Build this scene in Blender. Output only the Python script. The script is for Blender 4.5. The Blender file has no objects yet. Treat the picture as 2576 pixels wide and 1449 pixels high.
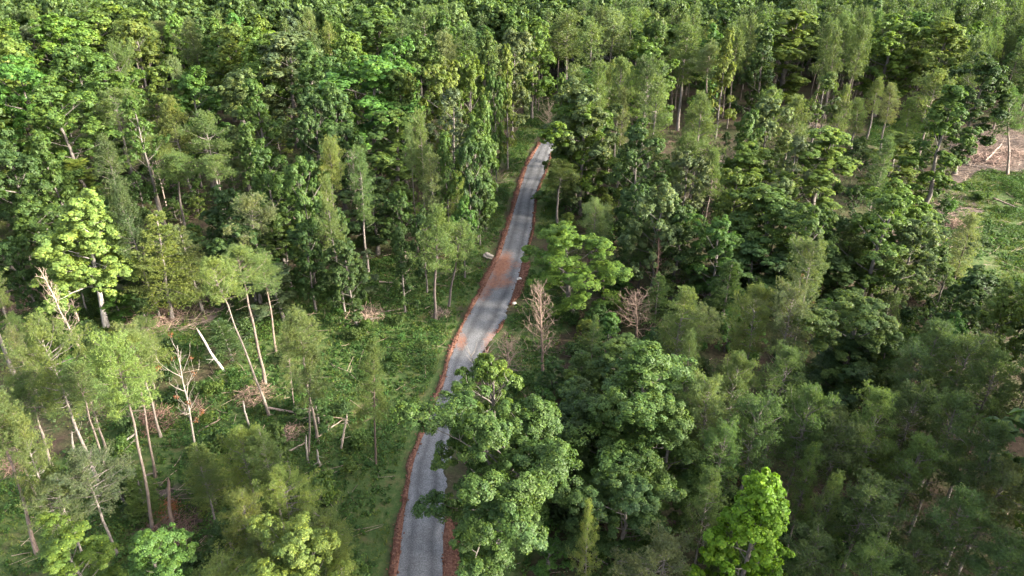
import bpy, math, random
import numpy as np
from mathutils import Vector

# ------------------------------------------------------------------ camera, light, exposure
S = bpy.context.scene
COL = S.collection
cam_d = bpy.data.cameras.new("camera")
cam_d.sensor_width = 36.0
cam_d.angle = 2 * math.atan(1288 / 1773)
cam_d.clip_end = 4000
cam = bpy.data.objects.new("camera", cam_d)
COL.objects.link(cam)
cam.location = (0, 0, 49)
cam.rotation_euler = (math.radians(90 - 29), 0, 0)
S.camera = cam

SUN_AZ, SUN_EL = math.radians(103), math.radians(23)      # clockwise from +Y: from the right, slightly behind
W = bpy.data.worlds.new("World")
S.world = W
W.use_nodes = True
nt = W.node_tree
sky = nt.nodes.new("ShaderNodeTexSky")
sky.sky_type = 'NISHITA'
sky.sun_disc = False
sky.sun_elevation = SUN_EL
sky.sun_rotation = SUN_AZ
sky.air_density = 0.8
sky.dust_density = 4.0
sky.ozone_density = 0.6
hs = nt.nodes.new("ShaderNodeHueSaturation")        # hazy, milky sky
hs.inputs["Saturation"].default_value = 0.55
nt.links.new(sky.outputs[0], hs.inputs["Color"])
nt.links.new(hs.outputs[0], nt.nodes["Background"].inputs[0])
nt.nodes["Background"].inputs[1].default_value = 0.15
sun_d = bpy.data.lights.new("sun", 'SUN')
sun_d.energy = 2.8
sun_d.angle = math.radians(6)
sun_d.color = (1.0, 0.91, 0.76)
sun = bpy.data.objects.new("sun", sun_d)
COL.objects.link(sun)
dv = Vector((math.sin(SUN_AZ) * math.cos(SUN_EL), math.cos(SUN_AZ) * math.cos(SUN_EL), math.sin(SUN_EL)))
sun.rotation_euler = dv.to_track_quat('Z', 'Y').to_euler()
sun.location = dv * 300
S.view_settings.view_transform = 'Standard'
S.view_settings.look = 'None'
S.view_settings.exposure = 2.65
S.render.engine = 'CYCLES'
cy = S.cycles
cy.max_bounces = 7
cy.diffuse_bounces = 3
cy.glossy_bounces = 1
cy.transmission_bounces = 4
cy.transparent_max_bounces = 8
cy.volume_bounces = 0
cy.caustics_reflective = False
cy.caustics_refractive = False
cy.use_denoising = True
try:
    cy.denoiser = 'OPENIMAGEDENOISE'
    cy.denoising_input_passes = 'RGB_ALBEDO_NORMAL'
except Exception:
    pass

# ------------------------------------------------------------------ materials
def new_mat(name):
    m = bpy.data.materials.new(name)
    m.use_nodes = True
    t = m.node_tree
    return m, t, t.nodes["Principled BSDF"], t.nodes["Material Output"]

def N(t, typ, **kw):
    n = t.nodes.new(typ)
    for k, v in kw.items():
        setattr(n, k, v)
    return n

def mixc(t, fac, a, b, mode='MIX'):
    n = N(t, "ShaderNodeMix", data_type='RGBA', blend_type=mode)
    for sock, v in ((n.inputs[0], fac), (n.inputs[6], a), (n.inputs[7], b)):
        if hasattr(v, 'is_output'):
            t.links.new(v, sock)
        elif isinstance(v, tuple):
            sock.default_value = (*v, 1)
        else:
            sock.default_value = v
    return n.outputs[2]

def ramp(t, src, stops):
    n = N(t, "ShaderNodeValToRGB")
    e = n.color_ramp.elements
    while len(e) < len(stops):
        e.new(0.5)
    for k, (p, c) in enumerate(stops):
        e[k].position = p
        e[k].color = (*c, 1) if isinstance(c, tuple) else (c, c, c, 1)
    t.links.new(src, n.inputs[0])
    return n.outputs[0]

def noise(t, scale, detail=3, rough=.55, vec=None):
    n = N(t, "ShaderNodeTexNoise")
    n.inputs["Scale"].default_value = scale
    n.inputs["Detail"].default_value = detail
    n.inputs["Roughness"].default_value = rough
    if vec is not None:
        t.links.new(vec, n.inputs["Vector"])
    return n.outputs["Fac"]

def geo_pos(t):
    return N(t, "ShaderNodeNewGeometry").outputs["Position"]

def leaf_mat(name, trans=.3, rough=.5, spec=.35, spread=.35, tipc=(1.5, 1.25, .8), tipfac=.1):
    """foliage: the tree's own colour, varied leaf by leaf, with some light coming through"""
    m, t, p, out = new_mat(name)
    oi = N(t, "ShaderNodeObjectInfo")
    g = N(t, "ShaderNodeNewGeometry")
    isl = g.outputs["Random Per Island"]
    val = ramp(t, isl, [(0, 1 - spread), (1, 1 + spread)])
    c = mixc(t, 1.0, oi.outputs["Color"], val, 'MULTIPLY')
    # a share of young, yellower leaves
    wn = N(t, "ShaderNodeTexWhiteNoise", noise_dimensions='1D')
    t.links.new(isl, wn.inputs["W"])
    young = ramp(t, wn.outputs["Value"], [(1 - tipfac - .01, 0.0), (1 - tipfac, 1.0)])
    c2 = mixc(t, 1.0, c, tipc, 'MULTIPLY')
    c = mixc(t, young, c, c2)
    # slow drift of hue through the crown
    tc = N(t, "ShaderNodeTexCoord")
    dr = ramp(t, noise(t, .55, 2, .5, tc.outputs["Object"]), [(.3, (.82, .9, 1.05)), (.7, (1.18, 1.08, .9))])
    c = mixc(t, 1.0, c, dr, 'MULTIPLY')
    t.links.new(c, p.inputs["Base Color"])
    p.inputs["Roughness"].default_value = rough
    p.inputs["Specular IOR Level"].default_value = spec
    tr = N(t, "ShaderNodeBsdfTranslucent")
    ct = mixc(t, 1.0, c, (1.2, 1.25, .5), 'MULTIPLY')
    t.links.new(ct, tr.inputs[0])
    mx = N(t, "ShaderNodeMixShader")
    mx.inputs[0].default_value = trans
    t.links.new(p.outputs[0], mx.inputs[1])
    t.links.new(tr.outputs[0], mx.inputs[2])
    t.links.new(mx.outputs[0], out.inputs[0])
    return m

def bark_mat(name, a, b, rough=.9, sc=3.0):
    m, t, p, out = new_mat(name)
    oi = N(t, "ShaderNodeObjectInfo")
    tc = N(t, "ShaderNodeTexCoord")
    mp = N(t, "ShaderNodeMapping")
    mp.inputs["Scale"].default_value = (sc, sc, sc * .22)
    t.links.new(tc.outputs["Object"], mp.inputs[0])
    f = noise(t, 2.2, 6, .7, mp.outputs[0])
    c = ramp(t, f, [(.35, a), (.66, b)])
    c = mixc(t, 1.0, c, oi.outputs["Color"], 'MULTIPLY')
    t.links.new(c, p.inputs["Base Color"])
    p.inputs["Roughness"].default_value = rough
    bp = N(t, "ShaderNodeBump")
    bp.inputs["Strength"].default_value = .6
    bp.inputs["Distance"].default_value = .05
    t.links.new(f, bp.inputs["Height"])
    t.links.new(bp.outputs[0], p.inputs["Normal"])
    return m

M_LEAF = leaf_mat("broad_leaves", .4, .55, .28)
M_NEEDLE = leaf_mat("needles", .4, .55, .3, .3, (1.45, 1.3, .9), .12)
M_WEED = leaf_mat("weeds", .3, .6, .25, .4, (1.9, 1.35, .9), .12)
M_BARK = bark_mat("bark", (.06, .05, .042), (.18, .16, .14))
M_PBARK = bark_mat("pine_bark", (.085, .072, .062), (.23, .2, .175))
M_DEAD = bark_mat("dead_wood", (.16, .12, .095), (.42, .35, .29))
M_PALE = bark_mat("bleached_wood", (.2, .18, .16), (.44, .405, .365))

# ------------------------------------------------------------------ mesh helpers
def np_mesh(name, parts, smooth=False):
    """parts: list of (verts Nx3, faces MxK, material). one mesh."""
    V, LI, LS, LT, MI, mats = [], [], [], [], [], []
    off = lo = 0
    for v, f, m in parts:
        if len(f) == 0:
            continue
        if m not in mats:
            mats.append(m)
        k = f.shape[1]
        V.append(v)
        LI.append((f + off).ravel())
        LS.append(lo + np.arange(len(f)) * k)
        LT.append(np.full(len(f), k))
        MI.append(np.full(len(f), mats.index(m)))
        off += len(v)
        lo += f.size
    V, LI, LS, LT, MI = (np.concatenate(a) for a in (V, LI, LS, LT, MI))
    me = bpy.data.meshes.new(name)
    me.vertices.add(len(V))
    me.vertices.foreach_set("co", V.astype(np.float32).ravel())
    me.loops.add(len(LI))
    me.loops.foreach_set("vertex_index", LI.astype(np.int32))
    me.polygons.add(len(LS))
    me.polygons.foreach_set("loop_start", LS.astype(np.int32))
    me.polygons.foreach_set("material_index", MI.astype(np.int32))
    if smooth:
        me.polygons.foreach_set("use_smooth", np.ones(len(LS), bool))
    for m in mats:
        me.materials.append(m)
    me.update(calc_edges=True)
    me.validate()
    return me

def nrm(a):
    return a / np.maximum(np.linalg.norm(a, axis=-1, keepdims=True), 1e-9)

class Tubes:
    def __init__(self):
        self.V, self.F, self.n = [], [], 0
    def add(self, pts, rad, sides=5):
        pts = np.asarray(pts, float)
        rad = np.asarray(rad, float)
        tan = nrm(np.gradient(pts, axis=0))
        ref = np.array([0.0, 0, 1]) if abs(tan[0][2]) < .8 else np.array([1.0, 0, 0])
        a = nrm(np.cross(tan, ref))
        b = np.cross(tan, a)
        th = np.arange(sides) / sides * 2 * math.pi
        ring = (a[:, None] * np.cos(th)[None, :, None] + b[:, None] * np.sin(th)[None, :, None]) * rad[:, None, None] + pts[:, None]
        k = len(pts)
        i = np.arange(k - 1)[:, None] * sides
        j = np.arange(sides)[None]
        j2 = (j + 1) % sides
        F = np.stack([i + j, i + j2, i + sides + j2, i + sides + j], -1).reshape(-1, 4) + self.n
        self.V.append(ring.reshape(-1, 3))
        self.F.append(F)
        self.n += k * sides
    def get(self, mat):
        if not self.V:
            return (np.zeros((0, 3)), np.zeros((0, 4), int), mat)
        return (np.concatenate(self.V), np.concatenate(self.F), mat)

def leaves(rng, C, Nn, size, asp, mat, curl=.25):
    """rhombic folded leaves at C with normals Nn"""
    n = len(C)
    r = rng.normal(size=(n, 3))
    a = nrm(np.cross(Nn, r))
    b = np.cross(Nn, a)
    s = (size * rng.uniform(.65, 1.3, n))[:, None]
    w = s * asp
    V = np.empty((n, 4, 3))
    V[:, 0] = C - a * s * .5
    V[:, 1] = C + b * w * .5 + Nn * w * curl
    V[:, 2] = C + a * s * .5 - Nn * s * .12
    V[:, 3] = C - b * w * .5 + Nn * w * curl
    return (V.reshape(-1, 3), np.arange(n * 4).reshape(-1, 4), mat)

def needles(rng, C, D, per, L, w, mat, spread=.9):
    """tufts of needle blades at C pointing round D"""
    n = len(C)
    d = nrm(rng.normal(size=(n, per, 3)) * spread + D[:, None])
    l = L * rng.uniform(.7, 1.2, (n, per, 1))
    s = nrm(np.cross(d, rng.normal(size=(n, per, 3))))
    V = np.empty((n, per, 3, 3))
    c = C[:, None]
    V[:, :, 0] = c + d * l * .18 - s * w * .5
    V[:, :, 1] = c + d * l * .18 + s * w * .5
    V[:, :, 2] = c + d * l
    m = n * per
    return (V.reshape(-1, 3), np.arange(m * 3).reshape(-1, 3), mat)

def clump_leaves(rng, C, R, per, size, asp, mat, flat=.7, face=None):
    """leaf clumps at C; face: the side of the billow each clump sits on, which its leaves turn to"""
    n = len(C)
    f = np.zeros((n, 1, 3)) if face is None else face[:, None] * .6
    d = nrm(rng.normal(size=(n, per, 3)) + np.array([0, 0, .45]) + f)
    r = R[:, None, None] * rng.uniform(.12, 1, (n, per, 1)) ** .45
    P = C[:, None] + d * r * np.array([1, 1, flat])
    nn = nrm(d * .6 + f + np.array([0, 0, .5]) + rng.normal(size=(n, per, 3)) * .38)
    return leaves(rng, P.reshape(-1, 3), nn.reshape(-1, 3), size, asp, mat)

def curve(p0, d0, L, up, n, rng, wob=.12):
    pts = [np.array(p0, float)]
    d = np.array(d0, float)
    for _ in range(n):
        d = nrm(d + np.array([0, 0, up]) + rng.normal(size=3) * wob)
        pts.append(pts[-1] + d * L / n)
    return np.array(pts)

PROF = {
    'round': lambda u: max(.3, math.sqrt(max(0, 1 - (1.75 * u - .62) ** 2))),
    'oval': lambda u: .42 + .62 * math.sin(math.pi * min(1, u * .82 + .12)),
    'cone': lambda u: .22 + .85 * (1 - u) ** .85,
    'vase': lambda u: .45 + .6 * min(1, u * 1.6) if u < .75 else 1.05 - (u - .75) * 1.9,
}

def trunk_line(rng, H, r0, bend=.02, n=9, top=.95):
    z = np.linspace(0, H * top, n)
    x = np.cumsum(rng.normal(size=n)) * H * bend * .35
    y = np.cumsum(rng.normal(size=n)) * H * bend * .35
    x -= x[0]; y -= y[0]
    k = np.linspace(0, 1, n)
    rad = r0 * (1 - k) ** .8 + .03
    rad[0] *= 1.35
    return np.stack([x, y, z], 1), rad

def on_line(pts, z):
    return np.array([np.interp(z, pts[:, 2], pts[:, 0]), np.interp(z, pts[:, 2], pts[:, 1]), z])

def make_broad(seed, H=18., R=4.2, base=.22, shape='round', nl=20, rp=1.1, nc=8, per=60, size=.28, asp=.6, bark=None, bare=0, lop=.25, fill=1.0):
    """returns (trunk mesh, crown mesh) of a broadleaf tree: trunk > limbs > billows of leaf clumps"""
    rng = np.random.default_rng(seed)
    T = Tubes()
    tl, tr = trunk_line(rng, H, .0125 * H, .02)
    T.add(tl, tr, 8)
    pc, pr = [], []
    az = rng.uniform(0, 6.28)
    lob = rng.uniform(0, 6.28, 3)
    for i in range(nl):
        u = min(max((i + rng.uniform(-.35, .35)) / (nl - 1), 0), 1)
        h = H * (base + (.88 - base) * u)
        az += 2.4 + rng.uniform(-.55, .55)
        lf = min(1.28, 1 + lop * (math.sin(az + lob[0]) + .6 * math.sin(2 * az + lob[1] + u * 2) + .5 * math.sin(3 * az + lob[2] - 3 * u)))
        L = max(R * PROF[shape](u) * lf * rng.uniform(.75, 1.15) - rp * .4, .2 * R)
        el = math.radians(4 + 52 * u + rng.uniform(-10, 12))
        d = np.array([math.cos(az) * math.cos(el), math.sin(az) * math.cos(el), math.sin(el)])
        P = curve(on_line(tl, h), d, L, .06, 5, rng, .1)
        T.add(P, np.linspace(.025 + .011 * L, .018, 6), 4)
        k = rp * rng.uniform(.7, 1.25)
        pc.append(P[-1]); pr.append(k)
        for q in range(int(fill * max(1, L * .75) + rng.uniform())):
            s = int(rng.integers(2, 6))
            sd = nrm(d * .5 + rng.normal(size=3) * .8 + np.array([0, 0, .3]))
            Q = curve(P[s], sd, rp * rng.uniform(.7, 1.3), .06, 2, rng, .1)
            T.add(Q, np.linspace(.028, .01, 3), 3)
            pc.append(Q[-1]); pr.append(rp * rng.uniform(.45, .95))
    for k in range(3):
        pc.append(on_line(tl, H * rng.uniform(.86, .95)) + rng.normal(size=3) * np.array([.6, .6, .3]) * rp * .6)
        pr.append(rp * rng.uniform(.6, .95))
    for k in range(bare):            # bare grey boughs that stick out of the crown
        a = rng.uniform(0, 6.28)
        p0 = on_line(tl, H * rng.uniform(.6, .85))
        P = curve(p0, np.array([math.cos(a) * .4, math.sin(a) * .4, .9]), H * rng.uniform(.2, .32), .05, 5, rng, .14)
        T.add(P, np.linspace(.07, .015, 6), 4)
        for q in range(5):
            s = rng.integers(2, 5)
            Q = curve(P[s], nrm(rng.normal(size=3) * .5 + np.array([0, 0, .8])), rng.uniform(.8, 1.8), .05, 3, rng, .2)
            T.add(Q, np.linspace(.03, .008, 4), 3)
    pc = np.array(pc); pr = np.array(pr)
    k = H / (pc[:, 2] + pr * .8).max()
    pc[:, 2] *= k
    # each billow: leaf clumps over its upper and outer side
    n = len(pc)
    out = nrm(pc - np.array([0, 0, 1]) * (pc[:, 2:3] * .9)) * .35
    d = nrm(rng.normal(size=(n, nc, 3)) + np.array([0, 0, .55]) + out[:, None])
    C = pc[:, None] + d * pr[:, None, None] * rng.uniform(.55, 1.0, (n, nc, 1)) * np.array([1, 1, .75])
    Rr = np.repeat(pr[:, None] * .36, nc, 1) * rng.uniform(.7, 1.35, (n, nc))
    cl = clump_leaves(rng, C.reshape(-1, 3), Rr.ravel(), per, size, asp, M_LEAF, .8, d.reshape(-1, 3))
    tv, tf, tm = T.get(bark or M_BARK)
    tv[:, 2] *= k
    return np_mesh("broadleaf_trunk", [(tv, tf, tm)], True), np_mesh("broadleaf_crown", [cl])

def make_pine(seed, H=19., R=2.8, base=.5, shape='oval', nb=42, tuft=5, per=14, L=.3, w=.04, dead=8, tw=1.0, bark=None, puff=.26, thick=.009):
    rng = np.random.default_rng(seed)
    T = Tubes()
    tl, tr = trunk_line(rng, H, thick * H, .014, 9, .98)
    T.add(tl, tr, 7)
    tc, td = [], []
    az = rng.uniform(0, 6.28)
    lob = rng.uniform(0, 6.28, 2)
    for i in range(nb):
        u = min(max((i + rng.uniform(-.4, .4)) / (nb - 1), 0), 1)
        h = H * (base + (.97 - base) * u)
        az += 2.4 + rng.uniform(-.6, .6)
        lf = 1 + .25 * math.sin(az + lob[0] + 3 * u) + .2 * math.sin(2 * az + lob[1] - 5 * u)
        bl = max(.35, R * PROF[shape](u) * lf * rng.uniform(.7, 1.15))
        el = math.radians(-5 + 55 * u ** 1.4 + rng.uniform(-12, 14))
        d = np.array([math.cos(az) * math.cos(el), math.sin(az) * math.cos(el), math.sin(el)])
        P = curve(on_line(tl, h), d, bl, .1, 4, rng, .12)
        T.add(P, np.linspace(.02 + .014 * bl, .012, 5), 3)
        for k in range(max(3, int(bl * 3.2 * tw))):
            s = rng.uniform(.3, 1) * 4
            s0 = int(min(s, 3))
            pt = P[s0] + (P[s0 + 1] - P[s0]) * (s - s0)
            sd = nrm(d * .7 + rng.normal(size=3) * .6 + np.array([0, 0, .4]))
            e = pt + sd * rng.uniform(.25, .6) * (.5 + .22 * bl)
            T.add(np.array([pt, e]), np.array([.014, .008]), 3)
            m = max(2, int(tuft * rng.uniform(.6, 1.4)))
            cl = e + rng.normal(size=(m, 3)) * puff * np.array([1, 1, .75]) + rng.uniform(-.3, .15, (m, 1)) * (e - pt)
            tc.append(cl); td.append(nrm(cl - e + np.array([0, 0, .12])) * .8)
        tc.append(P[-1:]); td.append(d[None])
    for i in range(dead):            # dead stubs below the crown
        a = rng.uniform(0, 6.28)
        h = H * rng.uniform(max(.2, base - .25), base)
        d = np.array([math.cos(a), math.sin(a), rng.uniform(-.1, .35)])
        P = curve(on_line(tl, h), nrm(d), rng.uniform(.5, 1.7), .03, 3, rng, .15)
        T.add(P, np.linspace(.025, .008, 4), 3)
    C = np.concatenate(tc); D = np.concatenate(td)
    k = H / (C[:, 2].max() + .15)
    C[:, 2] *= k
    tv, tf, tm = T.get(bark or M_PBARK)
    tv[:, 2] *= k
    return np_mesh("pine_trunk", [(tv, tf, tm)], True), np_mesh("pine_crown", [needles(rng, C, D, per, L, w, M_NEEDLE)])

def make_cedar(seed, H=14., R=2.6, base=.25, nb=70, per=9, L=.28, w=.07):
    """feathery conifer with level sprays of small foliage"""
    rng = np.random.default_rng(seed)
    T = Tubes()
    tl, tr = trunk_line(rng, H, .011 * H, .01, 9, .98)
    T.add(tl, tr, 7)
    tc, td = [], []
    az = 0
    for i in range(nb):
        u = (i + .5) / nb
        h = H * (base + (.97 - base) * u)
        az += 2.4 + rng.uniform(-.5, .5)
        bl = max(.3, R * (.2 + .9 * (1 - u) ** .8) * rng.uniform(.6, 1.2))
        el = math.radians(2 + 35 * u + rng.uniform(-10, 10))
        d = np.array([math.cos(az) * math.cos(el), math.sin(az) * math.cos(el), math.sin(el)])
        P = curve(on_line(tl, h), d, bl, -.03, 4, rng, .1)
        T.add(P, np.linspace(.03, .008, 5), 3)
        m = int(9 + bl * 22)
        s = rng.uniform(.3, 1, m)
        pt = P[0] + (P[-1] - P[0]) * s[:, None]
        side = nrm(np.cross(d, [0, 0, 1.0]))
        off = rng.normal(size=m) * .28 * bl * (1.1 - s * .6)
        c = pt + side * off[:, None] + rng.normal(size=(m, 3)) * np.array([.08, .08, .07]) - np.array([0, 0, 1]) * (off[:, None] ** 2) * .3
        tc.append(c); td.append(nrm(np.repeat(d[None], m, 0) + side * (off[:, None] * 1.5)))
    C = np.concatenate(tc); D = np.concatenate(td)
    return np_mesh("conifer_trunk", [T.get(M_PBARK)], True), np_mesh("conifer_crown", [needles(rng, C, D, per, L, w, M_NEEDLE, .55)])

def make_bare(seed, H=11., base=.3, nb=26, R=2.2, fine=5, r0=.012, mat=None, leafy=0):
    """leafless tree: trunk, boughs, twigs"""
    rng = np.random.default_rng(seed)
    T = Tubes()
    tl, tr = trunk_line(rng, H, r0 * H, .02, 9, 1.0)
    T.add(tl, tr, 6)
    az = 0
    tips = []
    for i in range(nb):
        u = (i + rng.uniform(-.3, .3)) / nb
        u = min(max(u, 0), 1)
        h = H * (base + (.97 - base) * u)
        az += 2.4 + rng.uniform(-.6, .6)
        L = R * (.35 + .8 * math.sin(math.pi * min(1, .25 + u * .72))) * rng.uniform(.6, 1.2)
        el = math.radians(15 + 45 * u + rng.uniform(-12, 12))
        d = np.array([math.cos(az) * math.cos(el), math.sin(az) * math.cos(el), math.sin(el)])
        P = curve(on_line(tl, h), d, L, .12, 5, rng, .16)
        T.add(P, np.linspace(.02 + .012 * L, .012, 6), 3)
        for k in range(fine):
            s = int(rng.integers(1, 6))
            sd = nrm(d * .5 + rng.normal(size=3) * .6 + np.array([0, 0, .5]))
            Q = curve(P[s], sd, L * rng.uniform(.25, .5), .12, 3, rng, .2)
            T.add(Q, np.linspace(.018, .007, 4), 3)
            for q in range(2):
                s2 = int(rng.integers(1, 4))
                Z = curve(Q[s2], nrm(sd + rng.normal(size=3) * .6 + np.array([0, 0, .3])), L * .2, .1, 2, rng, .2)
                T.add(Z, np.linspace(.011, .006, 3), 3)
            tips.append(Q[-1])
    tm = np_mesh("bare_tree_wood", [T.get(mat or M_DEAD)], True)
    if leafy:
        C = np.array(tips)[rng.permutation(len(tips))[:leafy]]
        lm = np_mesh("withered_leaves", [clump_leaves(rng, C, np.full(len(C), .35), 26, .17, .6, M_LEAF)])
        return tm, lm
    return tm, None

def make_snag(seed, H=6., r=.14, n=4, mat=None):
    rng = np.random.default_rng(seed)
    T = Tubes()
    k = 7
    z = np.linspace(0, H, k)
    P = np.stack([np.cumsum(rng.normal(size=k)) * .05, np.cumsum(rng.normal(size=k)) * .05, z], 1)
    P[:, :2] -= P[0, :2]
    T.add(P, np.linspace(r * 1.2, r * .7, k), 7)
    # splintered top
    for a in range(3):
        b = rng.uniform(0, 6.28)
        o = np.array([math.cos(b), math.sin(b), 0]) * r * .35
        T.add(np.array([P[-1] + o - [0, 0, .2], P[-1] + o + [0, 0, rng.uniform(.2, .6)]]), np.array([r * .4, .01]), 4)
    for i in range(n):
        a = rng.uniform(0, 6.28)
        Q = curve(P[int(rng.integers(2, 6))], nrm(np.array([math.cos(a), math.sin(a), rng.uniform(0, .6)])), rng.uniform(.5, 1.6), .04, 3, rng, .2)
        T.add(Q, np.linspace(.035, .01, 4), 4)
    return np_mesh("snag_wood", [T.get(mat or M_PALE)], True)

def make_log(seed, L=6., r=.13, n=5, mat=None):
    """fallen stem lying along +X with broken limbs"""
    rng = np.random.default_rng(seed)
    T = Tubes()
    k = 7
    x = np.linspace(0, L, k)
    P = np.stack([x, np.cumsum(rng.normal(size=k)) * .06, r + np.abs(np.cumsum(rng.normal(size=k)) * .04) + .05], 1)
    T.add(P, np.linspace(r * 1.15, r * .45, k), 7)
    for i in range(n):
        a = rng.uniform(-1.2, 1.2)
        s = int(rng.integers(2, k))
        Q = curve(P[s], nrm(np.array([.8, math.sin(a), rng.uniform(0, .6)])), rng.uniform(.6, 2.0), .0, 3, rng, .2)
        T.add(Q, np.linspace(r * .35, .012, 4), 4)
    # end caps so the cut ends are closed
    return np_mesh("log_wood", [T.get(mat or M_DEAD)], True)

def make_brush(seed, R=2.2, h=1.0, n=260, mat=None):
    """heap of dead branches"""
    rng = np.random.default_rng(seed)
    T = Tubes()
    for i in range(n):
        a = rng.uniform(0, 6.28)
        rr = R * math.sqrt(rng.uniform()) * .8
        z = h * (1 - (rr / R) ** 2) * rng.uniform(.1, 1)
        d = nrm(rng.normal(size=3) * np.array([1, 1, .28]))
        L = rng.uniform(.7, 2.0)
        p = np.array([math.cos(a) * rr, math.sin(a) * rr, z + .05]) - d * L * .5
        Q = curve(p, d, L, -.02, 3, rng, .18)
        Q[:, 2] = np.maximum(Q[:, 2], .02)
        T.add(Q, np.linspace(rng.uniform(.014, .04), .008, 4), 3)
    return np_mesh("brush", [T.get(mat or M_DEAD)], True)

def make_shrub(seed, H=2.2, R=1.3, n=16, per=70, size=.2, asp=.6):
    rng = np.random.default_rng(seed)
    T = Tubes()
    C = []
    for i in range(n):
        a = rng.uniform(0, 6.28)
        e = rng.uniform(.25, 1.4)
        tip = np.array([math.cos(a) * math.cos(e) * R, math.sin(a) * math.cos(e) * R, H * (.25 + .65 * math.sin(e))]) * rng.uniform(.65, 1.05)
        mid = tip * .5 + np.array([0, 0, .12 * H])
        T.add(np.array([[0, 0, 0], mid, tip]), np.array([.035, .02, .008]), 3)
        C.append(tip)
        if rng.uniform() < .6:
            C.append(mid + rng.normal(size=3) * .15)
    C = np.array(C)
    return np_mesh("shrub", [clump_leaves(rng, C, rng.uniform(.3, .6, len(C)) * R * .85, per, size, asp, M_LEAF), T.get(M_BARK)])

def make_rock(seed, r=.35):
    import bmesh
    rnd = random.Random(seed)
    bm = bmesh.new()
    bmesh.ops.create_icosphere(bm, subdivisions=3, radius=r)
    ph = [rnd.uniform(0, 6) for _ in range(6)]
    for v in bm.verts:
        n = v.co.normalized()
        k = 1 + .22 * math.sin(3 * n.x + ph[0]) * math.sin(3 * n.y + ph[1]) + .12 * math.sin(7 * n.z + ph[2] + 4 * n.x) + .06 * math.sin(13 * n.y + ph[3])
        v.co = Vector((n.x * 1.2, n.y, n.z * .7)) * r * k
        v.co.z += r * .45
    me = bpy.data.meshes.new("rock")
    bm.to_mesh(me); bm.free()
    return me

# ------------------------------------------------------------------ objects
def link(name, data, parent=None):
    o = bpy.data.objects.new(name, data)
    COL.objects.link(o)
    if parent is not None:
        o.parent = parent
    return o

def tag(o, label=None, cat=None, group=None, kind=None):
    for k, v in (("label", label), ("category", cat), ("group", group), ("kind", kind)):
        if v:
            o[k] = v
    return o

def prng(x):
    return random.Random(x)

# the plan of the place, in metres: road edges, clearings, slash, clay stains
ROAD = [(-10.6, 20, -5.9, 20), (-9.58, 39.36, -5.45, 39.36), (-9.92, 45.72, -5.97, 45.72), (-9.84, 49.87, -6.27, 49.87), (-9.95, 52.58, -6.37, 52.58), (-9.05, 58.6, -6.13, 58.6), (-8.53, 62.46, -5.44, 62.46), (-7.92, 65.6, -4.48, 65.6), (-7.64, 70.89, -3.68, 70.89), (-6.41, 78.56, -1.36, 78.56), (-4.64, 86.26, 0.28, 86.26), (-3.46, 91.85, 1.23, 91.85), (-1.93, 98.85, 2.11, 98.85), (-0.87, 107.83, 3.4, 107.83), (0.51, 119.52, 4.12, 119.52), (1.21, 126.05, 4.69, 126.05), (3.07, 141.02, 7.55, 141.02), (6.0, 154.47, 9.14, 154.47), (8.03, 162.03, 10.83, 162.03), (11.03, 168.03, 14.43, 166.53), (16.03, 173.03, 18.83, 169.03)]
GRASS = [[(-9.45, 39.36), (-8.98, 60.32), (-6.78, 80.15), (-2.99, 99.27), (0.15, 126.67), (5.81, 162.66), (9.91, 179.98), (11.79, 196.28), (4.63, 196.28), (-0.68, 145.36), (-4.66, 111.63), (-6.74, 99.27), (-17.96, 99.27), (-23.67, 96.52), (-34.38, 91.35), (-34.3, 80.15), (-32.31, 70.89), (-36.24, 66.06), (-42.65, 63.1), (-44.71, 54.65), (-48.33, 50.72), (-55.24, 50.72), (-47.19, 39.36)], [(-5.35, 39.36), (-5.57, 42.16), (-4.15, 50.72), (-2.21, 66.06), (0.11, 82.22), (2.68, 102.15), (6.99, 99.27), (6.99, 80.15), (4.23, 66.06), (1.38, 39.36)], [(3.39, 105.16), (5.46, 126.67), (8.51, 150.77), (13.52, 165.89), (12.55, 140.28), (7.31, 105.16)], [(63.57, 96.52), (83.62, 126.67), (96.21, 137.84), (108.47, 135.48), (74.38, 84.37), (67.93, 91.35)], [(80.83, 156.52), (90.52, 176.26), (104.56, 176.26), (88.68, 145.36)], [(-37.85, 84.37), (-49.96, 84.37), (-66.53, 91.35), (-76.91, 93.88), (-66.35, 72.61), (-55.54, 67.62), (-44.05, 66.06), (-35.21, 70.89)]]
SLASH = [[(84.77, 128.78), (102.42, 159.54), (115.54, 172.69), (128.75, 165.89), (107.7, 134.32), (96.32, 136.65)], [(65.4, 105.16), (84.38, 126.67), (85.08, 118.76), (70.6, 99.27)], [(-75.3, 91.35), (-67.82, 92.6), (-59.71, 80.15), (-62.08, 75.31), (-70.04, 78.16)], [(-52.23, 82.22), (-47.59, 86.6), (-40.05, 84.37), (-39.54, 77.2), (-47.34, 76.25)], [(-35.82, 48.64), (-30.01, 48.14), (-26.95, 42.16), (-32.08, 42.16)]]
WOOD = [(-70, 28), (70, 28), (128, 165), (-128, 165)]
CLAY = [(-1.57, 94.92, 1.5, 5, -0.15, 0.75), (-2.48, 89.89, 3.0, 2.0, 0.2, 0.62), (-4.29, 87.18, 1.6, 3, 0, 0.5), (-6.41, 74.4, 0.8, 2.0, 0, 0.6), (-2.81, 74.58, 0.9, 3, -0.2, 0.5), (0.12, 95.45, 2.0, 1.5, 0, 0.4), (-10.15, 52.58, 0.5, 6, 0, 0.3)]
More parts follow.
